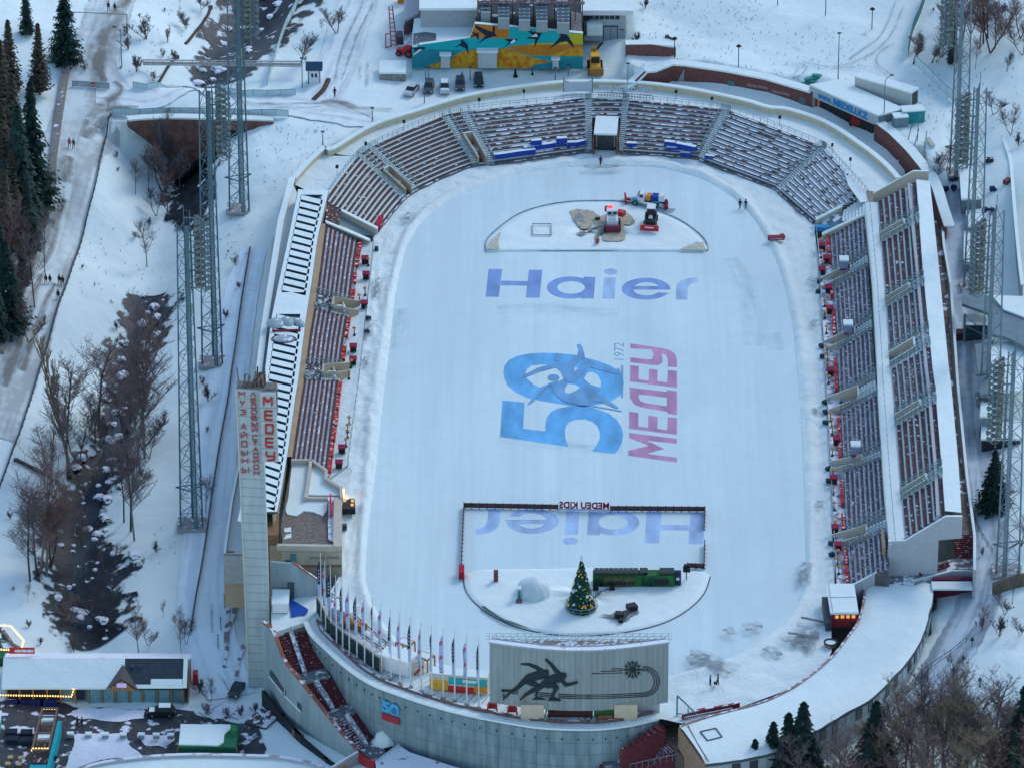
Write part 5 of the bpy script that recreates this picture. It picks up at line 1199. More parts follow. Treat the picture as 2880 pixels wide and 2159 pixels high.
for(x,y,lab) in((100,900,'red metal stand nearest the left edge of the relief board'),(330,940,'pair of red crates leaning at the left leg of the relief board')):
 p=P(1360+x/4.096,1780+y/4.096,.5);t=thing('red_stand',lab,'stand',tuple(p));mb=MB()
 for dx in(-.8,.8):mb.tube((dx,0,0),(dx*.6,0,1.8),.12);mb.tube((dx,.5,0),(dx*.6,0,1.8),.12)
 mb.tube((-.6,0,1.7),(.6,0,1.7),.16);mb.build('frame',RED,t,world=False);mb=MB();mb.box((0,.2,.9),(1.6,.2,.9));mb.build('panel',REDD,t,world=False)
# FLAGS
tops=[(565,400),(603,470),(650,510),(697,590),(750,630),(808,680),(873,710),(940,760),(1013,800),(1085,830),(1167,890),(1245,930),(1338,960),(1427,1000),(1520,1040),(1618,1055),(1717,1075),(1820,1110),(1925,1140)]
POLE=mat('white_pole',(.62,.64,.62),rough=.4)
def flag_mesh(kind,seed):
 rnd=random.Random(seed);nz_,nx_=22,3;mb=MB();Hh,Wd=7.0,(.62 if kind!='pink' else.75)
 w2=rnd.uniform(.5,1.0)
 for i in range(nz_+1):
  f=i/nz_;z=11.6-f*Hh;ww=Wd*(.25+.75*math.sin(min(1,f*3+.1)*math.pi/2))*(1-.25*f)*w2
  for j in range(nx_+1):a=j/nx_;mb.v.append((-.08-ww*a,.18*math.sin(a*3+f*7+seed)*a+.1,z-.4*a*(1-f)))
 for i in range(nz_):
  f=i/nz_
  if kind=='dark':mi=0 if f<.62 else 1
  else:
   mi=2 if(i%9 in(3,4)) else(3 if i%7 in(5,) else 1)
  for j in range(nx_):
   A=i*(nx_+1)+j;m2=mi
   if kind=='dark' and mi==0 and 4<=i<=11 and j==1 and i%2:m2=1
   mb.f.append((A,A+1,A+nx_+2,A+nx_+1));mb.m.append(m2)
 return mb
FM=[mat('dark_flag_cloth',(.02,.035,.05),rough=.7),mat('lavender_flag_cloth',(.45,.48,.70),rough=.7,var=.1),mat('red_flag_print',(.55,.08,.16),rough=.7),mat('blue_flag_print',(.12,.38,.62),rough=.7)]
ordw=['first','second','third','fourth','fifth','sixth','seventh','eighth','ninth','tenth','eleventh','twelfth','thirteenth','fourteenth','fifteenth','sixteenth','seventeenth','eighteenth','last']
fd={}
for k,(x,y) in enumerate(tops):
 p=P(*q(1,3,x,y),.6);kind='dark' if k%2==0 else 'pink'
 lab=f'white pole with a {"black and lavender" if kind == "dark" else "pink and blue"} flag, {ordw[k]} from the left in the row'
 t=thing('flagpole',lab,'flagpole',tuple(p),rz=random.uniform(-.5,.5),group='flagpoles along the rampart')
 mb=MB();mb.tube((0,0,0),(0,0,7),.13,.10,n=6);mb.tube((0,0,7),(0,0,13),.10,.06,n=6);mb.build('pole',POLE,t,world=False)
 mb=MB();mb.box((0,0,.1),(.6,.6,.3));mb.build('base',CONC,t,world=False)
 flag_mesh(kind,k).build('flag',FM,t,world=False)
hd=thing('dark_screen','long dark green screen fence behind the left half of the flag row','fence',tuple(at(1,3,700,500)))
sl_=LP(L(1,3,[(530,300),(620,470),(700,560),(880,690),(1070,830)]),.5);mb=MB();mb.wall(smooth_line(sl_,4),.4,2.9,.3);mb.build('panel',mat('dark_green_screen',(.015,.04,.045),var=.3),hd)
mr=MB();tl_=[p+Vector((0,0,2.7)) for p in smooth_line(sl_,4)];mr.path(tl_,.1);
for p in tl_:mr.tube(p-Vector((0,0,2.6)),p,.08,n=4)
mr.build('frame',mat('tan_frame',(.40,.32,.22)),hd)
pg=thing('boardwalk_rail','double rust and grey rail of the terrace walkway behind the flag row','railing',tuple(at(1,3,900,450)))
for pts in([(300,-20),(560,100),(720,200),(950,420),(1200,630)],[(640,190),(760,330),(1000,560),(1170,660)]):
 l_=smooth_line(LP(L(1,3,pts),1.5),5);mr=MB();mr.path(l_,.1);mr.path([p-Vector((0,0,.5)) for p in l_],.06)
 for p in l_:mr.tube(p-Vector((0,0,1)),p,.07,n=4)
 mr.build('rail',mat('rust_grey_rail',(.16,.11,.09),var=.4),pg)
for(x,y,lab,sz) in((760,340,'white snow topped stall behind the flags, farthest left',(4.2,3.0,1.6)),(1230,800,'white snow topped kiosk behind the flags beside the orange stall',(5.4,3.4,2.6))):
 p=at(1,3,x,y);simple('white_stall',lab,'stall',(p.x,p.y,.5),sz,WHITE,rz=-.5,top=SNOW)
p=at(1,3,850,440);simple('wooden_bench','dark orange wooden bench between the white stall and the flag row','bench',(p.x,p.y,.5),(4.2,1.4,1.0),WOOD,rz=-.6)
p=at(1,3,1400,850);t=simple('cream_board','cream notice board with a red foot stripe beside the white kiosk','board',(p.x,p.y,.5),(1.9,.25,2.6),mat('cream_board_paint',(.55,.50,.42)),rz=.2);mb=MB();mb.box((0.1,-.2,.9),(2.0,.1,.35),ry=-.8);mb.build('stripe',RED,t,world=False)
for(x,y,lab) in((1290,640,'orange wooden stall frame behind the thirteenth flag'),(1460,760,'orange wooden stall frame right of the white kiosk')):
 p=at(1,3,x,y+30);t=thing('stall_frame',lab,'stall',tuple(p),-.6);mb=MB()
 for dx in(-1.2,1.2):
  for dy in(-1,1):mb.tube((dx,dy,0),(dx,dy,2.1),.14)
 for a in((-1.2,-1,1.2,-1),(-1.2,1,1.2,1),(-1.2,-1,-1.2,1),(1.2,-1,1.2,1)):mb.tube((a[0],a[1],2.1),(a[2],a[3],2.1),.14)
 mb.build('frame',WOOD,t,world=False);mb=MB();mb.box((0,0,2.2),(2.0,1.5,.25));mb.build('snow_cover',SNOW,t,world=False)
p=at(1,3,1760,1000);t=thing('painted_container','long container painted in yellow, teal, white and red between the flags and the relief board','container',(p.x,p.y+1.0,.5),-.17)
mb=MB();mb.box((0,0,1.5),(9.4,2.4,3.0));mb.build('body',mat('cream_container',(.58,.55,.46),snow=.15),t,world=False)
for(cx,cz,dx,dz,m) in((-3.2,1.1,3.0,1.9,YELLOW),(1.5,2.1,6.2,1.3,TEAL),(.3,.6,5.0,1.2,RED),(3.6,.9,2.2,1.2,ORANGE),(1.8,2.2,2.2,.5,WHITE)):
 mb=MB();mb.box((cx,-1.21-.01*cz,cz),(dx,.04,dz));mb.build('painted_panel',m,t,world=False)
mb=MB();mb.box((0,0,3.05),(9.2,2.2,.14));mb.build('roof',SNOW,t,world=False)
# LEFT LODGE (club building at the end of the left stand)
az=lambda pts:zs(pts,760,1260,3.07)
lo=thing('club_building','tan club building with snowy walled roof terraces at the near end of the left stand','building',tuple(P(880,1500,0)))
ZD=6.0
fp=LP(az([(110,845),(618,845),(610,400),(600,330),(490,250),(490,190),(360,100),(180,100),(90,640)]),ZD)
mb=MB();mb.prism(fp,0,ZD-1.2);mb.build('wall',mat('tan_facade',(.50,.43,.32),var=.12,sc_=.6),lo)
mb=MB();mb.prism(fp,ZD-1.2,ZD-.8);mb.build('floor_slab',TAN,lo)
FL=mat('dark_terrace_floor',(.20,.165,.13),var=.3,sc_=1.5)
mb=MB();mb.prism(LP(az([(90,800),(500,810),(495,540),(150,420),(180,120),(345,110),(330,420),(610,400),(560,810),(555,830),(70,830)]),ZD-.78),ZD-.8,ZD-.76);
mb=MB();mb.sheet(fp,ZD-.75);mb.build('terrace_floor',FL,lo)
def roofsheet(pts,z,m=SNOW,nm='terrace_snow',amp=.6,th=.25):
 mb=MB();r_=LP(az(ragged(pts,amp*4,5,7)),z);mb.prism(r_,z-th,z);return mb.build(nm,m,lo)
roofsheet([(190,125),(330,115),(320,300),(300,425),(500,430),(485,540),(455,580),(370,545),(290,540),(230,580),(150,570),(130,530),(160,400)],ZD-.55)
roofsheet([(350,118),(400,130),(478,190),(478,270),(600,345),(600,405),(325,400),(335,300)],ZD-.5,amp=.1)
roofsheet([(120,690),(180,680),(180,720),(120,720)],ZD-.6);roofsheet([(140,745),(185,735),(180,770),(115,780)],ZD-.6)
roofsheet([(500,420),(550,420),(550,805),(500,780)],ZD-.35,m=mat('slushy_strip',(.45,.5,.52),snow=.6,ssc=1))
def para(pts,zt=ZD+.35,m=TANL,th=.55,zb=ZD-.8):mb=MB();mb.wall(LP(az(pts),zt),zb,zt,th);mb.build('parapet',m,lo)
para([(180,98),(360,98),(482,185),(482,255),(612,335),(616,420)]);para([(350,100),(330,280),(305,420)]);para([(300,422),(495,425)],zt=ZD);para([(60,830),(560,838)],zt=ZD+.1,th=.7)
para([(558,420),(552,838)],th=.3);mb=MB();mb.prism(LP(az([(556,420),(616,420),(620,845),(556,845)]),ZD+.05),ZD-.8,ZD+.05);mb.build('ledge',TANL,lo)
mb=MB();mb.wall(LP(az([(125,862),(620,862)]),ZD-.6),ZD-1.5,ZD-.1,.4);mb.build('fascia',BROWN,lo)
mb=MB();mb.wall(LP(az([(520,385),(524,535)]),ZD+1),ZD-.3,ZD+.9,.25);mb.build('red_banner',mat('vivid_red_banner',(.7,.01,.03)),lo)
yf=fp[1].y;
for(x0,x1,z0,z1,m,nm) in((-.02,.2,0,0,None,''),):
 pass
xL,xR=min(p.x for p in fp[:2]),max(p.x for p in fp[:2])
for(f0,f1,z0,z1,m,nm) in((.02,.13,.6,3.4,DARKST,'window'),(.12,.21,.8,4.6,TEALD,'glazed_strip'),(.0,1.0,2.2,2.45,mat('red_brown_band',(.25,.13,.08)),'string_course'),(.70,.74,2.5,4.7,TAN,'pilaster'),(.46,.96,3.7,4.0,mat('grey_window_band',(.28,.27,.24)),'window_band')):
 x0,x1=xL+(xR-xL)*f0,xL+(xR-xL)*f1;mb=MB();mb.box(((x0+x1)/2,yf-.12-.02*z0,(z0+z1)/2),(x1-x0,.2,z1-z0));mb.build(nm,m,lo)
mb=MB()
for k in range(22):x=xL+(xR-xL)*(.22+.76*k/21);mb.box((x,yf-.1,1.15),(.12,.15,2.1))
mb.build('ribbing',mat('tan_ribs',(.42,.35,.25)),lo)
mb=MB();mb.prism(LP(az([(-70,565),(75,560),(70,745),(-70,750)]),ZD+.5),-6,ZD+.5);mb.build('brown_annex',mat('brown_annex_wall',(.27,.15,.07),var=.2),lo)
mb=MB();mb.wall([P(*az([(-5,870)])[0],4),P(*az([(130,870)])[0],4)],-8,4.6,.6);mb.build('side_wall',TAN,lo)
oz=L(0,2,[(2060,700),(2000,1000),(1940,1450),(2110,1450)]);ozw=LP(oz,1.5)
mb=MB();mb.wall(ozw,-9,1.4,.4,0,1);mb.build('balcony_parapet',[TAN,SNOW],lo)
mb=MB();mb.face([(p.x,p.y,.5) for p in LP(L(0,2,[(2060,700),(2000,1000),(1950,1440),(2150,1440),(2211,700)]),.5)]);mb.build('balcony_floor',SNOW2,lo)
mb=MB();mb.box((ozw[2].x+2.6,ozw[2].y-.6,-1.4),(5.6,.5,5.2));mb.build('balcony_front',mat('grey_balcony',(.38,.40,.37)),lo)
tbl=thing('light_string','glowing warm light strip along the edge of the club building','lights',tuple(at(1,2,755,1000,1.2)));mb=MB();a_,b_=at(1,2,757,910,1.6),at(1,2,742,1015,1.6);mb.wall([a_,b_],1.0,1.8,.25);mb.build('strip',BULB,tbl)
p=at(1,2,800,1090,.7);t=thing('snow_blower','dark machine with three orange lamps beside the club building at the rink edge','machine',tuple(p),.05)
mb=MB();mb.box((0,0,.7),(2.2,3.2,1.1));mb.box((.6,2.3,.35),(1.0,1.6,.5));mb.build('body',BLACK,t,world=False);mb=MB()
for x,y in((-.6,1.1),(.7,.9),(.6,-.5)):
 mb=MB();mb.box((x,y,1.35),(.5,.6,.22));mb.build('lamp',mat('orange_lamp',(.8,.4,.1),emit=(1,.5,.15),es=.4),t,world=False)
p=at(1,2,765,1250,.7);simple('grey_bin','small grey bin on the snow by the club building wall','bin',tuple(p),(.8,.8,.9),DARKST)
p=at(1,2,755,1030,.7);simple('blue_bin','small blue bin just above the dark machine by the club building','bin',tuple(p),(.6,.6,.8),BLUEF)
# PYLON
pyb=P(733,1931,-14);
py=thing('sign_pylon','very tall pale pylon with red Cyrillic letters in three columns','sign pylon',(pyb.x,pyb.y,-14))
topz=hgt(pyb,1095);wdt=4.6
def pyp(u,v,off=0):
 h=hgt((pyb.x,pyb.y-off,0),v);p=Vector((pyb.x,pyb.y-off,h));uu=proj(p)[0]
 k=FPX/(p-CAMP).dot(FWD);return Vector((pyb.x+(u-uu)/k,pyb.y-off,h))
PYM=mat('pale_pylon_cladding',(.44,.51,.50),var=.12,sc_=.8,stretch=(1,1,.15))
bl,br,tl,tr_=pyp(700,1931),pyp(764,1931),pyp(664,1093),pyp(737,1098)
mb=MB();md=2.6
cr=[bl,br,tr_,tl]
def off(p,d):return(p.x,p.y+d,p.z)
mb.face([tuple(p) for p in cr]);mb.face([off(p,md) for p in cr[::-1]])
for a,b in((0,1),(1,2),(2,3),(3,0)):mb.face([tuple(cr[b]),tuple(cr[a]),off(cr[a],md),off(cr[b],md)])
mb.build('shaft',PYM,py)
mb=MB()
for k in range(1,34):
 f=k/34;a,b=bl.lerp(tl,f),br.lerp(tr_,f);mb.tube((a.x,a.y-.02,a.z),(b.x,b.y-.02,b.z-.05),.045,n=4)
mb.build('cladding_seams',mat('seam_grey',(.28,.33,.33)),py)
mb=MB();mb.tube(off(bl,-.05),off(tl,-.05),.14,n=4);mb.build('edge_trim',mat('cream_trim',(.6,.58,.5)),py)
pz=lambda x,y:(630+x/4.606,1040+y/4.606)
pn=[pyp(*pz(462,310),.9),pyp(*pz(670,315),.9),pyp(*pz(705,1190),.9),pyp(*pz(500,1190),.9)];mb=MB()
mb.face([tuple(p) for p in pn[::-1]]);mb.face([off(p,1.0) for p in pn])
for a,b in((0,1),(1,2),(2,3),(3,0)):mb.face([tuple(pn[a]),tuple(pn[b]),off(pn[b],1.0),off(pn[a],1.0)])
sgn=mb.build('sign_panel',mat('pale_sign_panel',(.50,.55,.53),var=.05),py)
mb=MB()
for k in range(1,5):mb=MB();a,b=pn[0].lerp(pn[3],k/5),pn[1].lerp(pn[2],k/5);mb.tube(off(a,-.03),off(b,-.03),.06,n=4);mb.build('panel_seam',MATS['seam_grey'],py)
LET=mat('red_letters',(.50,.045,.035),rough=.5);LETD=mat('faded_red_letters',(.45,.09,.09),rough=.6)
def letter(ch,x0,y0,x1,y1,offy,m,slant=.03,bold=.0):
 a=pyp(*pz(x0,y1),offy);b=pyp(*pz(x1,y1+(x1-x0)*slant),offy);c=pyp(*pz(x0,y0),offy);mb=MB();S=STROKES[ch]
 ex,ey=b-a,c-a;w=bold
 for st_ in S:
  for(p0,p1) in zip(st_[:-1],st_[1:]):
   A,B_=a+ex*p0[0]+ey*p0[1],a+ex*p1[0]+ey*p1[1];mb.tube(A,B_,w,n=4,cap=True)
 mb.build('letter',m,py)
STROKES={'M':[[(0,0),(0,1),(.5,.4),(1,1),(1,0)]],'E':[[(1,0),(0,0),(0,1),(1,1)],[(0,.5),(1,.5)]],'D':[[(0,0),(1,0)],[(.1,0),(.1,1),(.95,1),(.95,0)]],'U':[[(0,1),(0,.55),(.1,.45),(1,.45)],[(1,1),(1,.1),(.85,0),(.1,0)]],'Y':[[(0,1),(.5,.4)],[(1,1),(.35,0)]],'3':[[(0,1),(.9,1),(1,.8),(.9,.55),(.3,.55)],[(.9,.55),(1,.3),(.9,0),(0,0)]],'A':[[(0,0),(.5,1),(1,0)],[(.2,.35),(.8,.35)]],'I':[[(0,1),(0,0),(1,1),(1,0)],[(.3,1.2),(.7,1.2)]],'P':[[(.1,0),(.1,1),(.9,1),(.9,0),(.1,0)]],'bl':[[(0,1),(0,0),(.55,0),(.6,.25),(.5,.5),(0,.5)],[(1,0),(1,1)]],'H':[[(0,0),(0,1)],[(1,0),(1,1)],[(0,.5),(1,.5)]],'L':[[(0,0),(.5,1),(1,0)]],'O':[[(.15,0),(0,.2),(0,.8),(.15,1),(.85,1),(1,.8),(1,.2),(.85,0),(.15,0)]],'B':[[(0,0),(0,1),(.85,1),(.85,.5),(0,.5)],[(.85,.5),(1,.4),(1,0),(0,0)]],'S':[[(1,1),(.15,1),(0,.8),(0,.2),(.15,0),(1,0)]],'T':[[(0,1),(1,1)],[(.5,1),(.5,0)]]}
for ch,x0,y0,x1,y1 in(('M',515,350,620,458),('E',530,530,628,640),('D',532,705,640,815),('E',542,882,640,990),('U',550,1052,652,1165)):letter(ch,x0,y0,x1,y1,1.0,LET,bold=.2)
for ch,x0,y0,x1,y1 in(('M',195,280,268,345),('Y',205,395,268,462),('3',208,515,280,575),('A',222,695,285,765),('I',220,815,295,878),('D',222,920,300,990),('bl',230,1038,305,1100),('H',235,1140,308,1205),('bl',238,1258,318,1325)):letter(ch,x0,y0,x1,y1,.06,LETD,bold=.13)
for k,ch in enumerate(['L','E','D','O','B','bl','I']):letter(ch,345+k*3,290+k*76,408+k*3.5,342+k*76,.06,LETD,bold=.13)
for k,ch in enumerate(['S','T','A','D','I','O','H']):letter(ch,368+k*3.5,848+k*76,430+k*4,900+k*76,.06,LETD,bold=.13)
mb=MB();rnd=random.Random(3);tp0,tp1=tl,tr_
for k in range(34):
 x=tl.x+rnd.uniform(.3,5.2);y=tl.y+rnd.uniform(.2,3);mb.tube((x,y,tl.z-.5),(x+rnd.uniform(-.6,.6),y+rnd.uniform(-.5,.5),tl.z+rnd.uniform(.4,2.6)),rnd.uniform(.05,.22),n=4)
mb.build('roof_gear',mat('rusty_gear',(.19,.13,.11),var=.5,sc_=3,snow=.2),py)
mb=MB();mb.box((tl.x+2.4,tl.y+1.3,tl.z-.2),(4.6,2.4,.5));mb.box((tr_.x+1.3,tl.y+1.2,tl.z-2.5),(2.2,2.0,5.0));mb.build('roof_box',mat('mottled_box',(.2,.19,.17),var=.4,sc_=3),py)
# CURVED HALL (front right)
ch=thing('curved_hall','long low curved hall under an unbroken snowy roof at the lower right','building',tuple(P(2300,1950,-3)))
IN=[(2432,1637),(2430,1684),(2414,1743),(2388,1782),(2339,1844),(2274,1899),(2209,1941),(2160,1964),(2075,1990),(1994,2010),(1912,2039)]
OU=[(2624,1637),(2623,1680),(2612,1730),(2587,1801),(2547,1860),(2512,1899),(2447,1961),(2388,1993),(2323,2033),(2287,2052),(2160,2114),(1984,2143)]
ZR=1.8
inw=smooth_line(LP(IN,ZR),5);ouw=smooth_line(LP(OU,ZR),5)
def resamp(l,n):
 s=[0];
 for a,b in zip(l[:-1],l[1:]):s.append(s[-1]+(b-a).length)
 out=[]
 for k in range(n+1):
  t=s[-1]*k/n;j=max(i for i in range(len(s)) if s[i]<=t+1e-6);j=min(j,len(l)-2);out.append(l[j].lerp(l[j+1],(t-s[j])/(s[j+1]-s[j]+1e-9)))
 return out
ri,ro=resamp(inw,50),resamp(ouw,50);mb=MB()
NC=8
for k in range(51):
 for j in range(NC+1):f=j/NC;p=ri[k].lerp(ro[k],f);mb.v.append((p.x,p.y,ZR+.2*math.sin(f*math.pi)+.12*mn.noise(Vector((p.x*.25,p.y*.25,1)))-(.35 if j in(0,NC) else 0)))
for k in range(50):
 for j in range(NC):a=k*(NC+1)+j;mb.f.append((a,a+1,a+NC+2,a+NC+1));mb.m.append(0)
mb.build('roof_snow',SNOW,ch,smooth=True)
mb=MB();mb.wall(ri,-6,ZR-.4,.5);mb.build('inner_wall',BRICK,ch)
mb=MB();mb.wall([Vector((p.x,p.y,0)) for p in ri],ZR-.35,ZR-.1,.35);mb.build('inner_coping',mat('pale_brick_edge',(.32,.22,.2),snow=.4),ch)
fac=[Vector((a.x+(b.x-a.x)*.035,a.y+(b.y-a.y)*.035,0)) for a,b in zip(ro,ri)]
mb=MB();mb.wall(fac,-8,ZR-.5,.5);mb.build('outer_wall',mat('grey_facade_panels',(.33,.37,.38),var=.15,sc_=.8),ch)
mb=MB();mb.wall(ro,ZR-.75,ZR-.35,.3);mb.build('eave',mat('dark_gutter',(.07,.09,.10)),ch)
mb=MB();mb.wall([ri[50],ro[50]],-9,ZR-.3,.5);mb.build('end_wall',mat('orange_trim_wall',(.35,.22,.14),var=.2),ch)
for k in range(6,50,2):
 a,b=fac[k],fac[min(50,k+1)];t=(b-a).normalized();n_=Vector((t.y,-t.x,0));
 if(a+n_-ri[k]).length<(a-ri[k]).length:n_=-n_
 c=a+n_*.3
 mb=MB();mb.wall([c,c+t*(1.4 if k%3 else.9)],-1.1,.7,.12);mb.build('window',GLASS if k%6 else mat('pale_pane',(.4,.45,.47)),ch)
mb=MB();sk=LP(L(2,3,[(1625,1350),(1760,1320),(1815,1395),(1690,1425)]),ZR+.1);mb.wall(sk+[sk[0]],ZR,ZR+.35,.12);mb.build('skylight_frame',DARKST,ch)
mb=MB();sq=LP(L(2,3,[(1515,1280),(1600,1440),(1700,1600)]),ZR+.15);mb.path(smooth_line(sq,4),.10);mb.build('roof_cable',mat('brown_cable',(.25,.2,.15)),ch)
mb=MB();fw2=L(2,3,[(1450,1480),(1600,1620),(1640,1700)]);mb.wall(LP(fw2,-3),-9,-2.6,.4);mb.build('plinth_wall',mat('grey_blue_plinth',(.33,.37,.40)),ch)
p=at(3,3,655,440,.5);t=thing('snack_kiosk','dark red kiosk with orange lamps and a snowy flat roof by the curved hall','kiosk',tuple(p),.03)
mb=MB();mb.box((0,4,1.3),(4.2,8.2,2.6));mb.build('wall',REDD,t,world=False);mb=MB();mb.box((0,4.3,2.8),(4.6,9.4,.4));mb.build('roof',SNOW,t,world=False)
mb=MB();mb.box((0,4.5,3.03),(4.3,.12,.1));mb.box((-1.9,4.4,3.03),(.1,9,.1));mb.build('roof_seam',mat('faint_seam',(.4,.45,.5)),t,world=False)
for k in range(4):mb=MB();mb.box((-1.2+k*.9,-.25,2.1),(.55,.25,.45));mb.build('lamp',MATS['orange_lamp'],t,world=False)
mb=MB();mb.box((-2.6,3,.8),(1.0,8.5,1.5));mb.build('side_stack',DARKST,t,world=False)
p=at(3,3,540,600,.5);t=thing('round_planter','dark ringed wooden tub beside the kiosk near the curved hall','tub',tuple(p));mb=MB();mb.lathe([(1.0,0),(1.05,.6)],n=18);mb.build('tub',mat('brown_tub',(.3,.2,.15)),t,world=False);mb=MB();mb.lathe([(.9,.6),(1.15,.6),(1.15,.75),(.9,.75),(.9,.6)],n=18);mb.build('rim',BLACK,t,world=False);mb=MB();mb.lathe([(0,.58),(.92,.58)],n=18);mb.build('snow_fill',SNOW,t,world=False)
# KIDS' RINK FENCE
FN=mat('brown_fence_panel',(.085,.055,.05),var=.5,sc_=2,snow=.2,ssc=4);FP_=mat('maroon_post',(.22,.03,.05))
kf=thing('rink_fence','low dark board fence with maroon posts round the small practice rink','fence',tuple(P(1640,1430,0)))
kz=lambda pts:zs(pts,1290,1400,3.072)
for pts in([(858,100),(45,85),(20,640)],[(1312,112),(2128,118),(2120,275)],[(2125,410),(2120,612),(1975,605)]):
 l_=LP(kz(pts),0);
 for a,b in zip(l_[:-1],l_[1:]):
  n=max(1,round((b-a).length/1.35));mb=MB();mb.wall([a,b],.12,1.0,.1);mb.build('panel',FN,kf)
  mb=MB()
  for k in range(n+1):p=a.lerp(b,k/n);mb=MB();mb.box((p.x,p.y,.55),(.16,.16,1.1));mb.tube((p.x,p.y,.1),(p.x+(.0 if abs(b.x-a.x)>3 else.25),p.y-(.4 if abs(b.x-a.x)>3 else 0),.05),.05,n=4);mb.build('post',FP_,kf)
mb=MB();l_=LP(kz([(860,108),(1310,118)]),0);mb.wall(l_,.1,.5,.1);mb.build('panel',mat('pale_fence_panel',(.55,.55,.58)),kf)
ks=thing('rink_sign','maroon letters MEDEU KIDS on the fence of the practice rink, seen from behind','sign',tuple(l_[0]));mb=MB()
a=P(*kz([(1300,118)])[0],0);b=P(*kz([(868,108)])[0],0);put_text(mb,'MEDEU KIDS',(a.x,a.y,.5),(b.x-a.x,b.y-a.y,0),(0,0,1.25),offset=.035,th=(0,.12,0));mb.build('lettering',mat('maroon_letter',(.26,.015,.04)),ks)
p=P(*kz([(25,665)])[0],.3);simple('red_barrier','red padded barrier block at the lower left corner of the practice rink fence','barrier',(p.x,p.y,.3),(.9,2.6,1.3),mat('crimson_pad',(.45,.01,.04)))
p=P(*kz([(322,715)])[0],.3);simple('wooden_post_box','slim reddish wooden kiosk box between the fence corner and the white dome','box',(p.x,p.y,.3),(.75,.6,2.0),mat('red_wood',(.22,.07,.06),var=.2))
b_=P(*kz([(1060,1010)])[0],.3);b_.y+=2.2;Ht=hgt(b_,1400+535/3.072);ct=thing('christmas_tree','tall conical green Christmas tree with golden lights and baubles on the near snow island','christmas tree',tuple(b_))
mb=MB();rnd=random.Random(2);Rb=2.15
for k in range(4200):
 f=rnd.random()**.6;z=Ht*(1-f)*.985+.1;r=Rb*f*rnd.uniform(.80,1.08)+.08;a=rnd.uniform(0,6.283);s=rnd.uniform(.12,.27)
 c=Vector((r*math.cos(a),r*math.sin(a),z));t1=Vector((-math.sin(a),math.cos(a),0))*s;t2=Vector((math.cos(a)*rnd.uniform(.2,.8),math.sin(a)*rnd.uniform(.2,.8),rnd.uniform(-1,-.2))).normalized()*s*1.5
 mb.face([c-t1,c+t2,c+t1])
mb.lathe([(Rb*.93,.2),(Rb*.06,Ht*.96)],n=18)
mb.build('foliage',mat('artificial_green',(.012,.075,.045),var=.6,sc_=3),ct,world=False)
for i,(rad,cnt,m,nm) in enumerate(((.06,85,mat('gold_light',(.8,.55,.1),emit=(1,.7,.08),es=.55),'light'),(.085,60,mat('silver_ball',(.55,.65,.75),metal=.3,rough=.3),'bauble'))):
 mb=MB()
 for k in range(cnt):
  f=rnd.random()**.6;z=Ht*(1-f)*.97+.2;r=Rb*f+.12;a=rnd.uniform(0,6.283);c=Vector((r*math.cos(a),r*math.sin(a),z));mb.box(tuple(c),(rad*2,)*3,rz=a)
 o=mb.build(nm+'s',m,ct,world=False);o['kind']='stuff'
for(a,f,rr,m) in((-1.35,.87,.36,ORANGE),(-2.2,.85,.25,WHITE),(-2.6,.62,.4,MATS['silver_ball']),(-.7,.92,.35,ORANGE),(-1.0,.7,.3,WHITE),(-1.8,.5,.25,MATS['silver_ball']),(-.5,.75,.3,WHITE),(-2.0,.93,.28,mat('blue_ball',(.05,.15,.4)))):
 mb=MB();r=Rb*f+.2;c=(r*math.cos(a),r*math.sin(a),Ht*(1-f)+.3);mb.lathe([(0,-rr),(rr*.7,-rr*.7),(rr,0),(rr*.7,rr*.7),(0,rr)],c,10);mb.build('big_bauble',m,ct,world=False,smooth=True)
mb=MB()
for k in range(12):
 a,a2=k*math.pi/6,(k+1)*math.pi/6;r=Rb+.5
 p0,p1=Vector((r*math.cos(a),r*math.sin(a),0)),Vector((r*math.cos(a2),r*math.sin(a2),0));mb.tube(p0,p0+Vector((0,0,1.1)),.06,n=4);mb.tube(p0+Vector((0,0,1.1)),p1+Vector((0,0,1.1)),.06,n=4);mb.tube(p0+Vector((0,0,.55)),p1+Vector((0,0,.55)),.04,n=4)
mb.build('railing',RAILM,ct,world=False)
mb=MB();mb.lathe([(0,Ht+1.0),(.35,Ht+.5),(0,Ht)],n=6);mb.build('topper',WHITE,ct,world=False)
b_=P(*kz([(645,890)])[0],.25);Rd=3.0;b_.y+=Rd*.9
dm=thing('dome_tent','pale translucent white dome tent with a small porch on the near snow island','tent',tuple(b_));mb=MB()
mb.lathe([(Rd*math.cos(R(a)),Rd*math.sin(R(a))*.9) for a in list(range(-4,87,9))+[90]],n=14);mb.build('shell',mat('white_membrane',(.62,.72,.71),var=.12,rough=.4,sc_=.6),dm,world=False)
mb=MB();mb.box((-2.35,-1.9,1.1),(.8,1.0,2.2));mb.build('porch',WHITE,dm,world=False);mb=MB();mb.box((-2.3,-2.43,1.0),(.5,.06,1.8));mb.build('door',TEALD,dm,world=False);mb=MB();mb.box((-2.35,-3.0,.1),(1.0,.9,.35));mb.build('step',mat('brown_step',(.25,.12,.1)),dm,world=False)
a,b=P(*kz([(1160,770)])[0],.3),P(*kz([(1865,768)])[0],.3);Lh=b.x-a.x;c=(a+b)/2
gh=thing('green_hut','long low green hut with painted trees and two rows of small dark windows','hut',(c.x,c.y+1.2,.3),0);mb=MB();mb.box((0,0,1.05),(Lh,2.0,2.1));mb.build('wall',mat('leaf_green_wall',(.035,.15,.045),var=.3,sc_=.8),gh,world=False)
mb=MB();mb.box((-Lh*.2,-1.12,1.0),(Lh*.42,.04,1.8));mb.build('painted_panel',mat('olive_brown_panel',(.12,.12,.05),var=.3),gh,world=False)
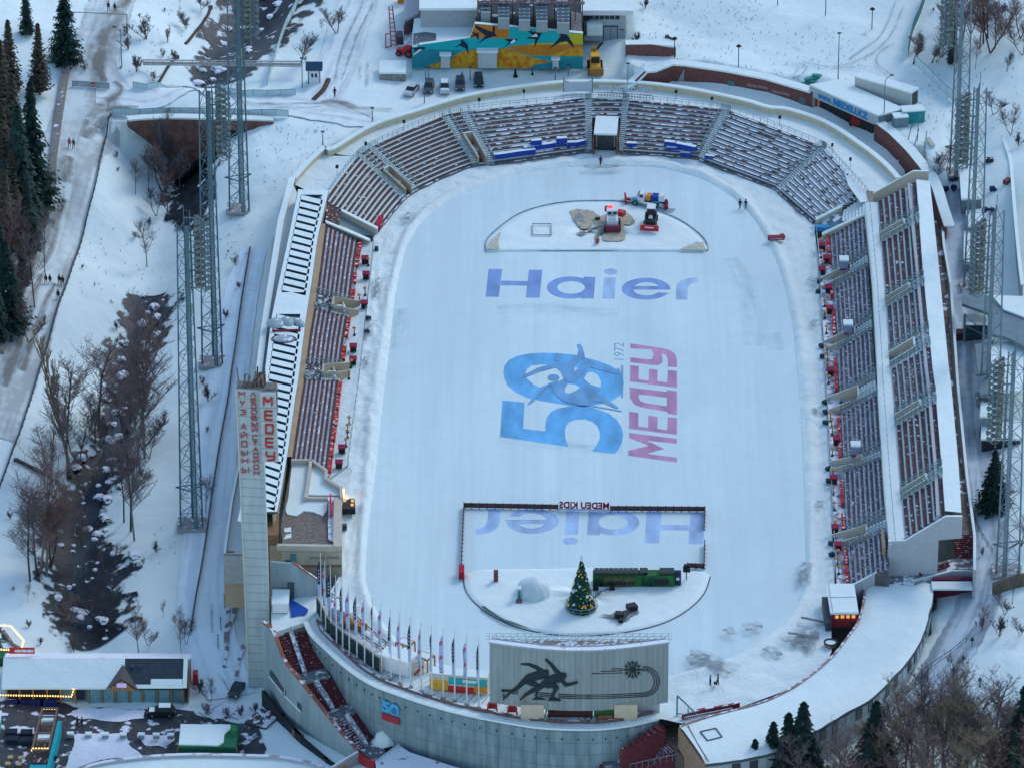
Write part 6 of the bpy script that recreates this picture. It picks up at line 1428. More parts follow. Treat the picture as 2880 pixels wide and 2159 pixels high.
for k in range(8):
 mb=MB();mb.box((-Lh*.36+k*Lh*.05,-1.16,.75),(.5,.05,.6));mb.build('window',DARK,gh,world=False)
for k in range(11):
 if k==9:continue
 mb=MB();mb.box((-Lh/2+.6+k*(Lh*.6)/10,-.2,2.45),(.75,1.7,.35));mb.build('roof_box',mat('dark_roof_box',(.04,.06,.05)),gh,world=False)
for x in(.12,.36,.45):mb=MB();mb.box((Lh*x,-.2,2.5),(1.2,1.7,.35));mb.build('roof_box',MATS['dark_roof_box'],gh,world=False)
for x in(-.47,-.42,-.38,.12,.18,.23):mb=MB();mb.face([(Lh*x-.5,-1.19,.2),(Lh*x+.5,-1.19,.2),(Lh*x,-1.19,2.1)]);mb.build('painted_tree',mat('painted_dark_tree',(.01,.06,.035)),gh,world=False)
mb=MB();mb.box((Lh*.34,-1.16,.9),(Lh*.18,.05,1.0));mb.build('window_band',DARK,gh,world=False)
p=P(*kz([(1200,795)])[0],.3)
for i,(x,y) in enumerate(((1185,790),(1325,790))):p=P(*kz([(x,y)])[0],.3);simple('dark_planter',('left','right')[i]+' dark planter box in front of the long green hut','planter',tuple(p),(.9,.7,1.0),BLACK)
p=P(*kz([(1892,745)])[0],.3);t=simple('display_case','narrow dark blue upright display case at the right end of the green hut','display case',tuple(p),(1.1,.5,2.6),mat('navy_case',(.02,.04,.08)));mb=MB();mb.box((0,-.27,1.2),(.5,.04,.5));mb.build('label_plate',WHITE,t,world=False)
p=P(*kz([(1968,700)])[0],.3);t=thing('spotlight_pole','dark spotlights on a short post by the right corner of the practice rink','spotlight',tuple(p));mb=MB();mb.tube((0,0,0),(0,0,1.6),.1);mb.build('post',DARKST,t,world=False);mb=MB();mb.box((0,0,1.9),(1.2,.7,.8));mb.box((0,.1,2.5),(.9,.5,.5));mb.build('lamp_heads',BLACK,t,world=False)
p=P(*kz([(1440,1030)])[0],.45);t=thing('charred_sledge','charred black frame lying in soot right of the Christmas tree','debris',tuple(p));mb=MB();mb.tube((-.6,-1.8,.3),(.9,2.3,.5),.22);mb.tube((-.9,-1.9,.3),(-.6,.3,.6),.25);mb.build('bars',BLACK,t,world=False);mb=MB();mb.box((1.1,2.6,.5),(1.6,1.4,.8),rz=.4);mb.box((-1.0,.0,.5),(1.4,1.2,.8),rz=-.2);mb.build('burnt_boxes',BLACK,t,world=False)
p=P(*q(2,1,258,330),.4);t=thing('floor_frame','empty grey rectangular frame lying on the far snow island','frame',tuple(p));mb=MB()
for(x0,y0,x1,y1) in((-1.7,-2.3,1.7,-2.3),(1.7,-2.3,1.7,2.3),(1.7,2.3,-1.7,2.3),(-1.7,2.3,-1.7,-2.3)):mb.tube((x0,y0,.15),(x1,y1,.15),.11,n=4)
mb.build('bars',mat('grey_bar',(.3,.36,.38)),t,world=False)
for nm,pts,lab in(('red_mat',[(2205,395),(2360,390),(2400,440),(2210,470)],None),):
 p=P(*q(3,1,70,410),.6);t=thing('folded_barrier','dark red folded barrier lying on the snow by the right stand','barrier',tuple(p),.06);mb=MB();mb.box((0,0,.35),(3.0,.9,.7));mb.box((1.2,.3,.5),(.7,1.0,.5),rz=.2);mb.build('padding',mat('dusky_red',(.30,.04,.06),snow=.1),t,world=False)
 mb=MB();mb.box((0,-.47,.35),(2.4,.05,.25));mb.build('stripe',mat('pale_pink',(.5,.3,.33)),t,world=False)
# MACHINES ON THE ICE
def wheel(t,x,y,r=.5,w=.35,hub=TEAL):
 mb=MB();mb.tube((x-w/2,y,r),(x+w/2,y,r),r,n=14,cap=True);o=mb.build('wheel',BLACK,t,world=False);mb=MB();mb.tube((x-w/2-.02,y,r),(x+w/2+.02,y,r),r*.55,n=10,cap=True);h=mb.build('rim',hub,t,world=False);h.parent=o
def loft(mb,prof,x0,x1,mi=0,inset=0.0):
 n=len(prof);i=len(mb.v);zm=max(z for y,z in prof)
 for s,x in((1,x0),(-1,x1)):
  for y,z in prof:k=inset*max(0,(z-zm*.55))/(zm*.45+1e-6);mb.v.append((x+s*k,y,z))
 mb.f.append(tuple(i+k for k in range(n)));mb.f.append(tuple(i+2*n-1-k for k in range(n)));mb.m+=[mi,mi]
 for k in range(n):j=(k+1)%n;mb.f.append((i+k,i+n+k,i+n+j,i+j));mb.m.append(mi)
mz=lambda x,y:(1560+x/5.53,500+y/5.53)
p=P(*mz(1450,420),0);t=thing('snow_plough_truck','teal and white truck with a red front plough and red rear brush on the ice','truck',tuple(p),R(76)+0,scale=.86)
mb=MB();loft(mb,[(2.1,.9),(3.6,.9),(3.7,1.7),(2.3,2.0),(2.1,2.1)],-.75,.75,0,.15);mb.build('hood',WHITE,t,world=False)
mb=MB();loft(mb,[(.6,1.0),(2.1,1.0),(2.15,2.0),(1.7,2.9),(.7,2.9),(.6,2.0)],-1.15,1.15,0,.2);mb.build('cab',WHITE,t,world=False)
mb=MB();mb.box((-1.04,1.25,2.35),(.2,.8,.6));mb.box((1.04,1.25,2.35),(.2,.8,.6));mb.box((0,2.02,2.4),(1.6,.15,.6));mb.build('window',GLASS,t,world=False)
mb=MB();mb.box((0,-1.0,.9),(.9,6.4,.3));mb.build('chassis',DARKST,t,world=False)
mb=MB();mb.box((0,-1.7,1.9),(2.0,1.6,1.2));mb.build('blue_tank',mat('royal_blue_tank',(.02,.05,.3)),t,world=False);mb=MB();mb.box((0,-.2,1.9),(1.8,.9,1.1));mb.build('orange_drum',ORANGE,t,world=False)
mb=MB();mb.box((0,-3.1,2.2),(1.9,1.2,1.4));mb.build('frame_box',WHITE,t,world=False)
for x in(-.95,.95):
 wheel(t,x,2.6,.62,.4,TEAL);wheel(t,x,-2.0,.62,.4,TEAL)
 for y in(2.6,-2.0):mb=MB();loft(mb,[(y-1.0,.95),(y-.8,1.4),(y,1.55),(y+.8,1.4),(y+1.0,.95),(y+.7,1.25),(y-.7,1.25)],x-.28,x+.28);mb.build('mudguard',TEAL,t,world=False)
mb=MB();mb.box((0,4.9,.75),(3.8,.35,1.3),rz=.25,rx=-.2);mb.box((.3,4.2,.7),(.8,1.2,.3));mb.build('plough',mat('plough_red',(.42,.035,.05)),t,world=False)
mb=MB();mb.tube((-1.6,-4.4,.55),(1.6,-3.6,.55),.45,n=10,cap=True);mb.tube((-.9,-4.6,1.3),(.9,-3.9,1.3),.12);mb.tube((0,-3.2,1.2),(0,-4.4,1.4),.12);mb.build('brush',mat('brush_red',(.30,.03,.05),var=.3,sc_=4),t,world=False)
struct(ground_sheet('dark_ice_patch',ragged([mz(*a) for a in((1080,380),(1250,400),(1600,510),(1760,560),(1830,540),(1890,490),(1700,470),(1400,400),(1150,350))],1.5,4,3),.02,mat('dark_grey_ice',(.30,.36,.40),var=.1)))  # flat dark grey sheet on the ice along the truck
def tractor(p,rz,label,blade):
 t=thing('ice_tractor',label,'tractor',tuple(p),rz)
 return t
p=P(*mz(905,860),.5);t=thing('ice_machine','white ice resurfacing machine with a red beacon and red front roller on the sand stain','machine',tuple(p),.02,scale=.88)
mb=MB();loft(mb,[(1.6,.7),(5.6,.7),(6.2,1.2),(6.2,2.9),(4.3,3.0),(4.1,2.2),(1.6,2.0)],-1.2,1.2,0,.1);mb.build('body',WHITE,t,world=False)
mb=MB();mb.box((-.55,4.05,2.55),(.8,.15,.5));mb.box((.55,4.05,2.55),(.8,.15,.5));mb.build('windscreen',GLASS,t,world=False)
mb=MB();mb.tube((-1.7,.6,.7),(1.7,.6,.7),.65,n=12,cap=True);mb.build('front_roller',mat('roller_maroon',(.20,.03,.05),var=.3,sc_=3),t,world=False)
mb=MB();mb.box((-1.75,.6,.75),(.3,1.4,1.4));mb.box((1.4,2.6,1.2),(.5,1.2,1.2));mb.build('side_plate',BLACK,t,world=False)
mb=MB();mb.box((-.3,6.0,3.15),(.9,.5,.4));mb.build('beacon',mat('red_beacon',(1,.05,.05),emit=(1,.05,.05),es=1.6),t,world=False)
mb=MB();mb.box((-.9,6.9,2.2),(1.2,.6,1.1));mb.box((1.9,6.0,1.6),(1.6,1.4,1.0),rz=-.5);mb.build('rear_panel',RED,t,world=False)
for y in(2.0,5.2):
 for x in(-1.15,1.15):wheel(t,x,y,.55,.35,WHITE)
mb=MB();mb.box((0,2.9,2.12),(1.5,2.0,.12));mb.build('deck',mat('pale_deck',(.45,.5,.52)),t,world=False)
p=P(*mz(1470,850),.5);t=thing('skid_loader','black and white skid loader with a red blade on the far snow island','loader',tuple(p),-.1)
mb=MB();loft(mb,[(1.6,.5),(5.8,.5),(6.0,1.5),(5.2,1.7),(1.8,1.2)],-.85,.85,0);mb.build('body',BLACK,t,world=False)
mb=MB();mb.box((0,4.4,2.3),(1.4,1.7,1.3));mb.build('cab',GLASS,t,world=False);mb=MB();mb.box((0,4.6,3.0),(1.6,2.0,.14));mb.box((0,3.1,1.6),(.7,1.0,.3));mb.build('cab_roof',WHITE,t,world=False)
for y in(2.2,4.9):
 for x in(-1.0,1.0):wheel(t,x,y,.6,.4,DARKST)
mb=MB();
for x in(-.95,.95):mb.tube((x,4.6,1.9),(x,1.2,.8),.13)
mb.build('arm',DARKST,t,world=False);mb=MB();mb.box((0,.5,.6),(3.4,.3,1.1),rz=-.05);mb.build('blade',RED,t,world=False)
mb=MB();mb.box((0,.3,.8),(1.6,.05,.25),rz=-.05);mb.build('blade_marking',WHITE,t,world=False)
p=P(*mz(665,1010),.5);t=thing('hose_stand','looped pale hose leading to a small rusty valve on the sand stain','hose',tuple(p));mb=MB()
hp=[P(*mz(x,y),.62) for x,y in((660,980),(700,850),(745,780),(720,755),(680,760),(690,830),(665,900),(645,990))];mb.path(smooth_line([h-Vector(p) for h in hp],4),.07,n=4);mb.build('hose',STEEL,t,world=False);mb=MB();mb.tube((0,0,0),(0,0,.8),.35,n=8,cap=True);mb.build('valve',mat('rust',(.35,.12,.05)),t,world=False)
p=P(*mz(668,648),.5);simple('floor_box','small dark box on the sand stain left of the ice machine','box',tuple(p),(.9,.6,.35),BLACK)
# CARS
def car(kind,paint,snow_roof=False,name='parked_car',**kw):
 t=thing(name,kw['label'],kw.get('cat','car'),kw['loc'],kw['rz'],kw.get('group'))
 suv=kind=='suv';h=1.75 if suv else 1.45;W=.92
 body=[(-2.25,.35),(2.2,.35),(2.3,.7),(2.2,.95 if suv else.85),(1.2,1.05 if suv else.95),(-2.1,1.1 if suv else 1.0),(-2.3,.8)]
 mb=MB();loft(mb,body,-W,W,0,.06);mb.build('body',paint,t,world=False)
 green=[(-2.15,1.05),(1.15,1.0),(.45,h),(-1.7,h)] if suv else[(-1.75,.98),(1.1,.93),(.35,h),(-1.1,h)]
 mb=MB();loft(mb,green,-W+.07,W-.07,0,.14);mb.build('windows',GLASS,t,world=False)
 mb=MB();y0,y1=green[3][0]+.08,green[2][0]-.05;mb.box((0,(y0+y1)/2,h+.01),(2*W-.4,y1-y0,.06));mb.build('roof',paint,t,world=False)
 if snow_roof:mb=MB();mb.box((0,(y0+y1)/2,h+.09),(2*W-.45,(y1-y0)*.95,.12));mb.box((0,1.5,1.04),(1.4,.9,.08));mb.build('roof_snow',SNOW,t,world=False)
 for y in(1.42,-1.42):
  for x in(-.82,.82):
   mb=MB();mb.tube((x-.12,y,.34),(x+.12,y,.34),.34,n=12,cap=True);o=mb.build('wheel',BLACK,t,world=False)
   mb=MB();mb.tube((x-.13,y,.34),(x+.13,y,.34),.19,n=8,cap=True);r_=mb.build('rim',STEEL,t,world=False);r_.parent=o
 for x in(-.68,.68):
  mb=MB();mb.box((x,2.25,.72),(.36,.12,.16));mb.build('headlight',WHITE,t,world=False);mb=MB();mb.box((x,-2.26,.82),(.28,.1,.22));mb.build('tail_light',REDD,t,world=False)
 return t
SILV=mat('silver_paint',(.50,.52,.52),rough=.35,var=.05,metal=.3);GRY=mat('dark_grey_paint',(.07,.075,.08),rough=.3,var=.1);WHT=mat('off_white_paint',(.62,.62,.60),rough=.35);BLK=mat('black_paint',(.015,.018,.02),rough=.3);GRN=mat('dark_teal_paint',(.015,.05,.055),rough=.3)
gc='cars parked behind the curved stand'
for(x,y,k,pt,sn,rz,lab) in((1340,850,'sedan',SILV,False,-.35,'silver saloon parked askew, first car on the left behind the curved stand'),(1492,825,'suv',GRY,False,-.08,'dark grey estate car parked second from the left behind the curved stand'),(1628,830,'suv',WHT,True,.02,'off white van-like car with snow on its roof, middle of the five parked cars'),(1762,800,'suv',GRY,False,.0,'charcoal car parked fourth from the left behind the curved stand'),(1922,770,'suv',GRN,False,.05,'dark blue green car half hidden by the parapet, rightmost of five')):
 p=G(*q(1,0,x,y));p.y+=2.2;car(k,pt,sn,label=lab,loc=tuple(p+Vector((0,0,.05))),rz=math.pi+rz,group=gc)
p=G(*q(0,3,1390,1235));car('suv',BLK,True,name='parked_car',label='black off-road car with snow on its roof in front of the restaurant',loc=tuple(p+Vector((0,1.0,.2))),rz=math.pi/2,cat='car')
p=G(*q(0,3,2040,1040));car('sedan',GRN,False,name='parked_car',label='dark teal saloon on the tracked snow beside the tall pylon',loc=tuple(p+Vector((0,.8,.2))),rz=math.pi-.28,cat='car')
p=G(1675,208);t=thing('wheel_loader','orange yellow wheel loader standing at the right end of the painted wall','loader',tuple(p),.05)
mb=MB();loft(mb,[(-1.2,.8),(3.5,.8),(3.8,1.9),(1.5,2.2),(-.6,1.7)],-.95,.95);mb.build('body',YELLOW,t,world=False);mb=MB();mb.box((0,1.2,2.7),(1.6,1.5,1.4));mb.build('cab',GLASS,t,world=False);mb=MB();mb.box((0,1.2,3.45),(1.8,1.8,.15));mb.build('cab_roof',YELLOW,t,world=False)
for y in(-.4,2.7):
 for x in(-1.2,1.2):wheel(t,x,y,.8,.5,YELLOW)
mb=MB();mb.tube((-.6,3.2,1.6),(-.3,4.8,2.8),.28);mb.tube((.6,3.2,1.6),(.3,4.8,2.8),.28);mb.build('arm',YELLOW,t,world=False);mb=MB();mb.box((0,5.0,2.9),(1.0,.8,1.0),rx=.4);mb.box((0,-1.6,1.2),(2.6,.5,1.3));mb.build('bucket',mat('rusty_orange',(.45,.2,.05)),t,world=False)
# LAMPS, PEOPLE, SMALL THINGS
lamp0=thing('street_lamp','short dark lamp post standing alone in the open snow','street lamp',(0,0,-50),group='lamp posts in the upper snowfield')
mb=MB();mb.tube((0,0,0),(0,0,4.2),.09);mb.build('post',DARKST,lamp0,world=False);mb=MB();mb.lathe([(.15,4.0),(.55,4.25),(.2,4.6),(0,4.65)],n=10);mb.build('lamp_shade',BLACK,lamp0,world=False);lt=tree_of(lamp0)
lamps=[(2,0,1403,545,'lamp post at the right end of the upper brown wall'),(2,0,1955,610,'lamp post standing behind the long brown retaining wall'),(3,0,83,48,'lamp post highest and farthest left in the upper snowfield'),(3,0,497,133,'lamp post in the middle of the upper snowfield'),(3,0,897,257,'lamp post nearest the wheel tracks of the upper snowfield'),(0,3,0,0,None)]
first=True
for c,r,x,y,lab in lamps[:5]:
 p=G(*q(c,r,x,y));h=1.0
 if first:lamp0.location=p;lamp0['label']=lab;first=False
 else:dup(lamp0,lt,tuple(p),0,lab)
def mast(uvb,vt,label,arm=0.0,group=None,name='lamp_mast'):
 b=G(*uvb);H_=hgt(b,vt);t=thing(name,label,'lamp mast',tuple(b),group=group);mb=MB();mb.tube((0,0,0),(0,0,H_),.12,.08,n=5);mb.build('pole',STEEL,t,world=False)
 if arm:mb=MB();mb.path([Vector((0,0,H_)),Vector((arm*.5,0,H_+.8)),Vector((arm,0,H_+1.2))],.07);mb.build('arm',STEEL,t,world=False)
 mb=MB();mb.box((arm,0,H_+(1.2 if arm else.1)),(.7,.35,.2));mb.build('lamp_head',DARKST,t,world=False);return t
mast(q(3,0,605,685),95,'tall bare mast behind the snowy shed with the web address');mast(q(3,0,1000,1080),228,'curved arm lamp mast at the right end of the snowy shed',1.2)
mast(q(0,0,1052,580),92,'lamp mast right of the road at the upper left',-1.2);mast(q(0,0,1110,430),93,'second lamp mast right of the upper road',-.6)
mast(q(1,0,400,760),165,'mast left of the small blue guard booth');mast(q(1,0,1005,1060),305,'thin mast just outside the parapet on the left of the curve');mast(q(1,0,578,1270),372,'thin mast by the notch of the parapet')
mast(q(1,0,1455,890),262,'short mast between the first two parked cars');mast(q(1,0,1465,690),190,'left one of two thin masts before the painted wall');mast(q(1,0,1492,685),190,'right one of two thin masts before the painted wall');mast(q(1,0,1850,695),190,'thin mast before the small painted wall doorway')
mast(q(2,0,375,700),193,'thin mast before the narrow chimney of the painted wall');mast(q(2,0,487,655),185,'short teal mast before the right end of the painted wall');mast(q(2,0,1000,690),180,'thin mast at the corner of the brown walls')
def person_mesh(stride,jacket,trousers,nm,arm=.25):
 me=bpy.data.meshes.new('skel');V=[(0,0,.93),(0,0,1.15),(0,0,1.42),(0,0,1.52),(0,.02,1.68)]
 E=[(0,1),(1,2),(2,3),(3,4)];Rr=[.16,.16,.17,.07,.11]
 for s in(-1,1):
  i=len(V);f=stride*s
  V+=[(s*.1,0,.88),(s*.11,f*.5,.5),(s*.11,f-.05*abs(f),.09),(s*.11,f+.16,.05)];Rr+=[.12,.085,.06,.05];E+=[(0,i),(i,i+1),(i+1,i+2),(i+2,i+3)]
  i=len(V);V+=[(s*.2,0,1.4),(s*.27,-f*.5*arm*2,1.12),(s*.27,-f*arm*2+.12,.88),(s*.27,-f*arm*2+.16,.8)];Rr+=[.09,.07,.055,.045];E+=[(2,i),(i,i+1),(i+1,i+2),(i+2,i+3)]
 me.from_pydata(V,E,[]);o=bpy.data.objects.new('skel',me);COL.objects.link(o)
 sk=o.modifiers.new('s','SKIN');sv=me.skin_vertices[0].data if me.skin_vertices else None
 if sv is None:bpy.context.view_layer.update();
 if not me.skin_vertices:
  bpy.context.view_layer.objects.active=o;bpy.ops.mesh.customdata_skin_add()
 sv=me.skin_vertices[0].data
 for k,r in enumerate(Rr):sv[k].radius=(r,r*.85)
 sv[0].use_root=True;ss=o.modifiers.new('u','SUBSURF');ss.levels=1;ss.render_levels=1
 bpy.context.view_layer.update();dg=bpy.context.evaluated_depsgraph_get();m2=bpy.data.meshes.new_from_object(o.evaluated_get(dg));bpy.data.objects.remove(o);bpy.data.meshes.remove(me)
 m2.name=nm;m2.materials.clear()
 for m in(jacket,trousers,SKIN,BLACK):m2.materials.append(m)
 for pl in m2.polygons:
  c=pl.center;r=math.hypot(c.x,c.y);m=0
  if c.z<.9 and abs(c.x)<.235:m=1
  if c.z<.13:m=3
  if c.z>1.55:m=2
  if c.z<.86 and abs(c.x)>=.235:m=2
  pl.material_index=m;pl.use_smooth=True
 return m2
PJ={'black':mat('black_jacket',(.02,.022,.03)),'pink':mat('pink_jacket',(.55,.08,.12)),'green':mat('green_jacket',(.02,.14,.08)),'navy':mat('navy_jacket',(.02,.03,.06))}
PT=mat('dark_trousers',(.02,.022,.028));PM={}
def person(p,rz,col,label,stride=.22,group=None,hat=True,sc_=1.0):
 key=(col,stride)
 if key not in PM:PM[key]=person_mesh(stride,PJ[col],PT,f'{col}_figure')
 o=bpy.data.objects.new('person',PM[key]);COL.objects.link(o);o.location=p;o.rotation_euler=(0,0,rz);o.scale=(1.12*sc_,)*3;tag(o,label,'person',group)
 mb=MB();mb.lathe([(.125,1.66),(.13,1.74),(.10,1.82),(0,1.85)],(0,.01,0),10);mb.build('hat',BLACK if col!='pink' else PJ['navy'],o,world=False)
 mb=MB();mb.box((0,.125,1.70),(.09,.02,.02));
 return o
gp=lambda c,r,x,y,dz=0.0:G(*q(c,r,x,y),dz)
person(P(*q(2,0,765,1432),0),.2,'black','person in black skating alone below the gate house',.35)
person(P(*q(2,1,1968,148),0),.1,'black','left one of two people in black on the far right of the ice',.18);person(P(*q(2,1,2018,148),0),.1,'navy','right one of two people on the far right of the ice',.18)
person(P(*q(2,3,1712,950),.55),-1.4,'black','person in black pointing, left of the pair right of the relief board',.1);person(P(*q(2,3,1778,940),.55),1.5,'navy','person in dark clothes right of the pair, beside a dark bag',.15)
p=P(*q(2,3,1758,932),.55);t=simple('bag','dark bag on the snow between two people near the relief board','bag',tuple(p),(.55,.4,.4),BLACK)
for x,y,col,lab in((937,98,'black','left one of two people walking on the upper road'),(992,108,'navy','right one of two people walking on the upper road'),(600,1275,'pink','person in a pink jacket walking down the road near the conifer'),(636,1285,'green','person in a green jacket beside the one in pink')):
 person(gp(0,0,x,y,.15),2.9,col,lab)
for x,y,col,lab in((397,797,'black','leftmost of the four people walking abreast on the road'),(433,800,'navy','second from left of the four people abreast on the road'),(513,800,'black','third from left of the four people abreast on the road'),(542,810,'navy','rightmost of the four people abreast on the road'),(503,930,'black','person walking alone behind the four on the road')):
 person(gp(0,1,x,y,.15),2.8,col,lab)
person(gp(1,0,680,840,.15),.3,'navy','person walking on the snowy lane below the blue guard booth')
for x,y,lab in((670,1305,'left one of two people in the dark yard near the restaurant'),(710,1310,'right one of two people in the dark yard near the restaurant')):person(gp(0,3,x,y,.2),1.2,'black',lab)
def cafe(p,kind,label,group,rz=0):
 if kind=='red':
  t=thing('red_booth',label,'booth',tuple(p),rz,group,.78);mb=MB();mb.box((0,.2,.75),(1.4,1.2,1.0));mb.build('counter',BLACK,t,world=False);mb=MB();mb.box((0,.4,1.6),(1.7,1.5,.25),rx=.15);mb.build('awning',mat('booth_red',(.33,.02,.06)),t,world=False)
 else:
  t=thing('heater',label,'patio heater',tuple(p),rz,group);mb=MB();mb.tube((0,0,0),(0,0,1.5),.09);mb.lathe([(.3,0),(.2,.3)],n=8);mb.build('stand',DARKST,t,world=False);mb=MB();mb.lathe([(.42,1.5),(.12,1.75),(0,1.8)],n=9);mb.build('hood',mat('orange_hood',(.62,.30,.08)),t,world=False)
 return t
for i,(c,r,x,y) in enumerate(((1,1,940,625),(1,1,950,760),(1,1,840,1385),(1,1,838,1495),(1,2,742,600),(1,2,717,730),(1,1,935,1010))):cafe(P(*q(c,r,x,y),.9),'red','small dark booth with a red awning on the left terrace','red booths on the left terrace')
for i,(c,r,x,y) in enumerate(((1,1,970,640),(1,1,943,895),(1,1,893,955),(1,1,850,1240),(1,1,820,1520),(1,1,803,1615),(1,2,805,350),(1,2,793,415),(1,2,790,465),(1,2,778,540))):cafe(P(*q(c,r,x,y),.9),'h','orange hooded patio heater on the left terrace','patio heaters on the left terrace')
for i,(c,r,x,y) in enumerate(((3,1,468,510),(3,1,505,620),(3,1,468,720),(3,1,523,875),(3,1,532,1055),(3,1,540,1590),(3,2,593,525),(3,2,568,865),(3,2,605,1440),(3,2,580,1290))):cafe(P(*q(c,r,x,y),.9),'red','small dark booth with a red awning on the right terrace','red booths on the right terrace')
for i,(c,r,x,y) in enumerate(((3,1,455,470),(3,1,458,570),(3,1,470,665),(3,1,490,990),(3,1,490,1095),(3,1,505,1225),(3,1,510,1405),(3,1,515,1470),(3,1,515,1540),(3,1,523,1655),(3,2,540,320),(3,2,550,370),(3,2,555,440),(3,2,555,620),(3,2,560,800),(3,2,563,955),(3,2,570,1090),(3,2,582,1250),(3,2,602,1500),(3,2,602,1565),(3,2,610,1640))):cafe(P(*q(c,r,x,y),.9),'h','orange hooded patio heater on the right terrace','patio heaters on the right terrace')
for i,(r,x,y,lab) in enumerate(((1,655,665,'topmost small white booth on the lower tier of the right stand'),(1,690,1220,'second small white booth from the top on the right stand'),(2,755,610,'lowest small white booth on the lower tier of the right stand'))):
 p=P(*q(3,r,x,y+15),2.8);t=thing('white_booth',lab,'booth',tuple(p));mb=MB();mb.box((0,0,1.1),(1.4,1.4,2.2));mb.build('wall',mat('violet_glass',(.25,.28,.42)),t,world=False);mb=MB();mb.box((0,.2,2.35),(1.7,1.9,.3));mb.build('roof',SNOW,t,world=False);mb=MB();mb.box((0,-.72,.6),(1.5,.06,.3));mb.build('red_trim',REDD,t,world=False)
for i in range(14):
 c,r,x,y=[(3,1,445,785),(3,1,435,870),(3,1,460,1340),(3,1,470,1430),(3,2,490,165),(3,2,495,250),(3,2,495,340),(3,2,520,740),(3,2,520,845),(3,2,545,1385),(3,2,550,1480),(1,1,1040,500),(1,1,970,1100),(1,1,955,1215)][i]
 p=P(*q(c,r,x,y),.55);simple('dark_pad','dark padded block at a tunnel mouth beside the ice','padding',tuple(p),(.9,.7,.55),mat('navy_pad',(.02,.05,.07)),rz=i,group='dark padding at the tunnel mouths')
cov=[(r,x,y) for r,x,y in()]
for i,(x,y) in enumerate(((1960,140),(1940,280),(1908,470),(1885,625))):
 p=gp(0,3,x,y);t=thing('snow_post','thin green post in the tracked snow left of the pylon','post',tuple(p),group='green posts beside the pylon');mb=MB();mb.tube((0,0,0),(0,0,2.6),.1);mb.build('post',TEALD,t,world=False);mb=MB();mb.box((0,0,2.6),(.22,.22,.12));mb.build('cap',BLACK,t,world=False)
# ROADS
def roadline(c,r,pts):return L(c,r,pts)
road=drape_strip('road',[(330,-60),(318,-10),(300,60),(270,130),(262,200),(275,260),(250,320),(212,400),(190,480),(165,590),(140,680),(105,790),(75,890),(40,1000),(0,1110),(-40,1220)],[8,8.5,9,9.5,11,13,13,11,9.5,9.5,9.5,9.5,10,10,10,10],ROADM,dz=.14,n=8,jag=.3);struct(road)
road2=drape_strip('road',[(270,268),(340,270),(430,272),(560,276),(680,284),(780,292),(880,306),(990,325),(1050,330)],[7,8,8,8,8,9,10,9,8],ROAD2,dz=.2,n=8,jag=.3);struct(road2)
lane=drape_strip('road',[(1020,-30),(985,60),(960,150),(925,230),(890,290)],[8,8,8,8,7],strip_mat('lane_snow',(.80,.88,.85),(.58,.64,.64),.42,.62,6,.03),dz=.16,n=8);struct(lane)
lane2=drape_strip('path',[(715,700),(690,780),(660,930),(640,1060),(610,1220),(592,1400),(580,1560),(575,1700),(600,1830),(650,1960)],[5,6,7,7.5,8,8,8.5,9,9,8],strip_mat('blue_path_snow',(.84,.97,.97),(.68,.80,.84),.42,.62,6,.03),dz=.14,n=8,jag=.1);struct(lane2)
lane3=drape_strip('path',[(2668,540),(2690,700),(2712,860),(2738,1000),(2748,1200),(2770,1400),(2782,1560),(2755,1680),(2700,1800),(2640,1900),(2560,1990)],[6,6,5.5,5.5,5.5,6,6.5,7,7.5,7,6],strip_mat('back_lane_snow',(.58,.67,.70),(.26,.30,.32),.42,.66,4,.05),dz=.14,n=8,jag=.2);struct(lane3)
def track(c,r,pts,w,m=TRACK,seed=1,jag=.12,dz=.30,nm='tyre_track'):
 w=[x*1.7 for x in w] if isinstance(w,list) else w*2
 return struct(drape_strip(nm,L(c,r,pts),w,m,dz=dz+.01*seed,n=6,jag=jag*.5,seed=seed,cross=4))
GT=GRIT
track(0,0,[(1105,-10),(1040,60),(980,160),(930,250),(890,330),(860,450),(850,560),(860,640),(890,715)],[1.8,2.2,2.6,3,3.4,3.6,3.4,3.0,2.4],GT,jag=.5,nm='grit_track')
track(0,0,[(980,715),(1040,770),(990,850),(950,900),(930,960),(850,1030),(780,1120),(740,1200)],[.8,1.2,2,3.2,3,2.8,2.2,1.4],GT,2,jag=.45,nm='grit_track')
track(0,0,[(930,975),(1040,945),(1200,935)],[2.2,1.3,.5],GT,3,nm='grit_track')
track(0,0,[(600,1360),(580,1450),(570,1580)],[1.4,2.6,2.4],GT,3,jag=.5,nm='grit_track')
track(0,1,[(540,60),(500,180),(460,330),(430,480),(390,620)],[2.2,2.0,1.6,1.3,.8],GT,4,jag=.4,nm='grit_track')
track(0,1,[(360,720),(290,900),(220,1100),(160,1300),(90,1500),(30,1680)],[.8,1.3,1.8,2,2.2,2.2],GT,5,jag=.4,nm='grit_track')
track(0,1,[(470,800),(400,960),(330,1150),(260,1350),(190,1550)],[.6,.8,.8,1.2,1.2],GT,6,jag=.25,nm='grit_track')
track(1,0,[(560,895),(650,895),(760,910),(900,945),(1180,960)],[.8,2.0,2.6,1.0,.6],GT,7,jag=.4,nm='grit_track')
for i,pts in enumerate(([(20,905),(200,910),(400,905),(620,900)],[(100,940),(300,938),(560,930)],[(720,900),(850,960),(960,1010),(1020,1040)],[(740,700),(790,560),(840,420),(910,240),(1010,40)],[(690,720),(700,600),(750,420),(830,240),(930,20)],[(900,560),(900,690)],[(965,540),(960,750)],[(1330,700),(1360,620),(1500,600)])):track(1,0,pts,.35,seed=i)
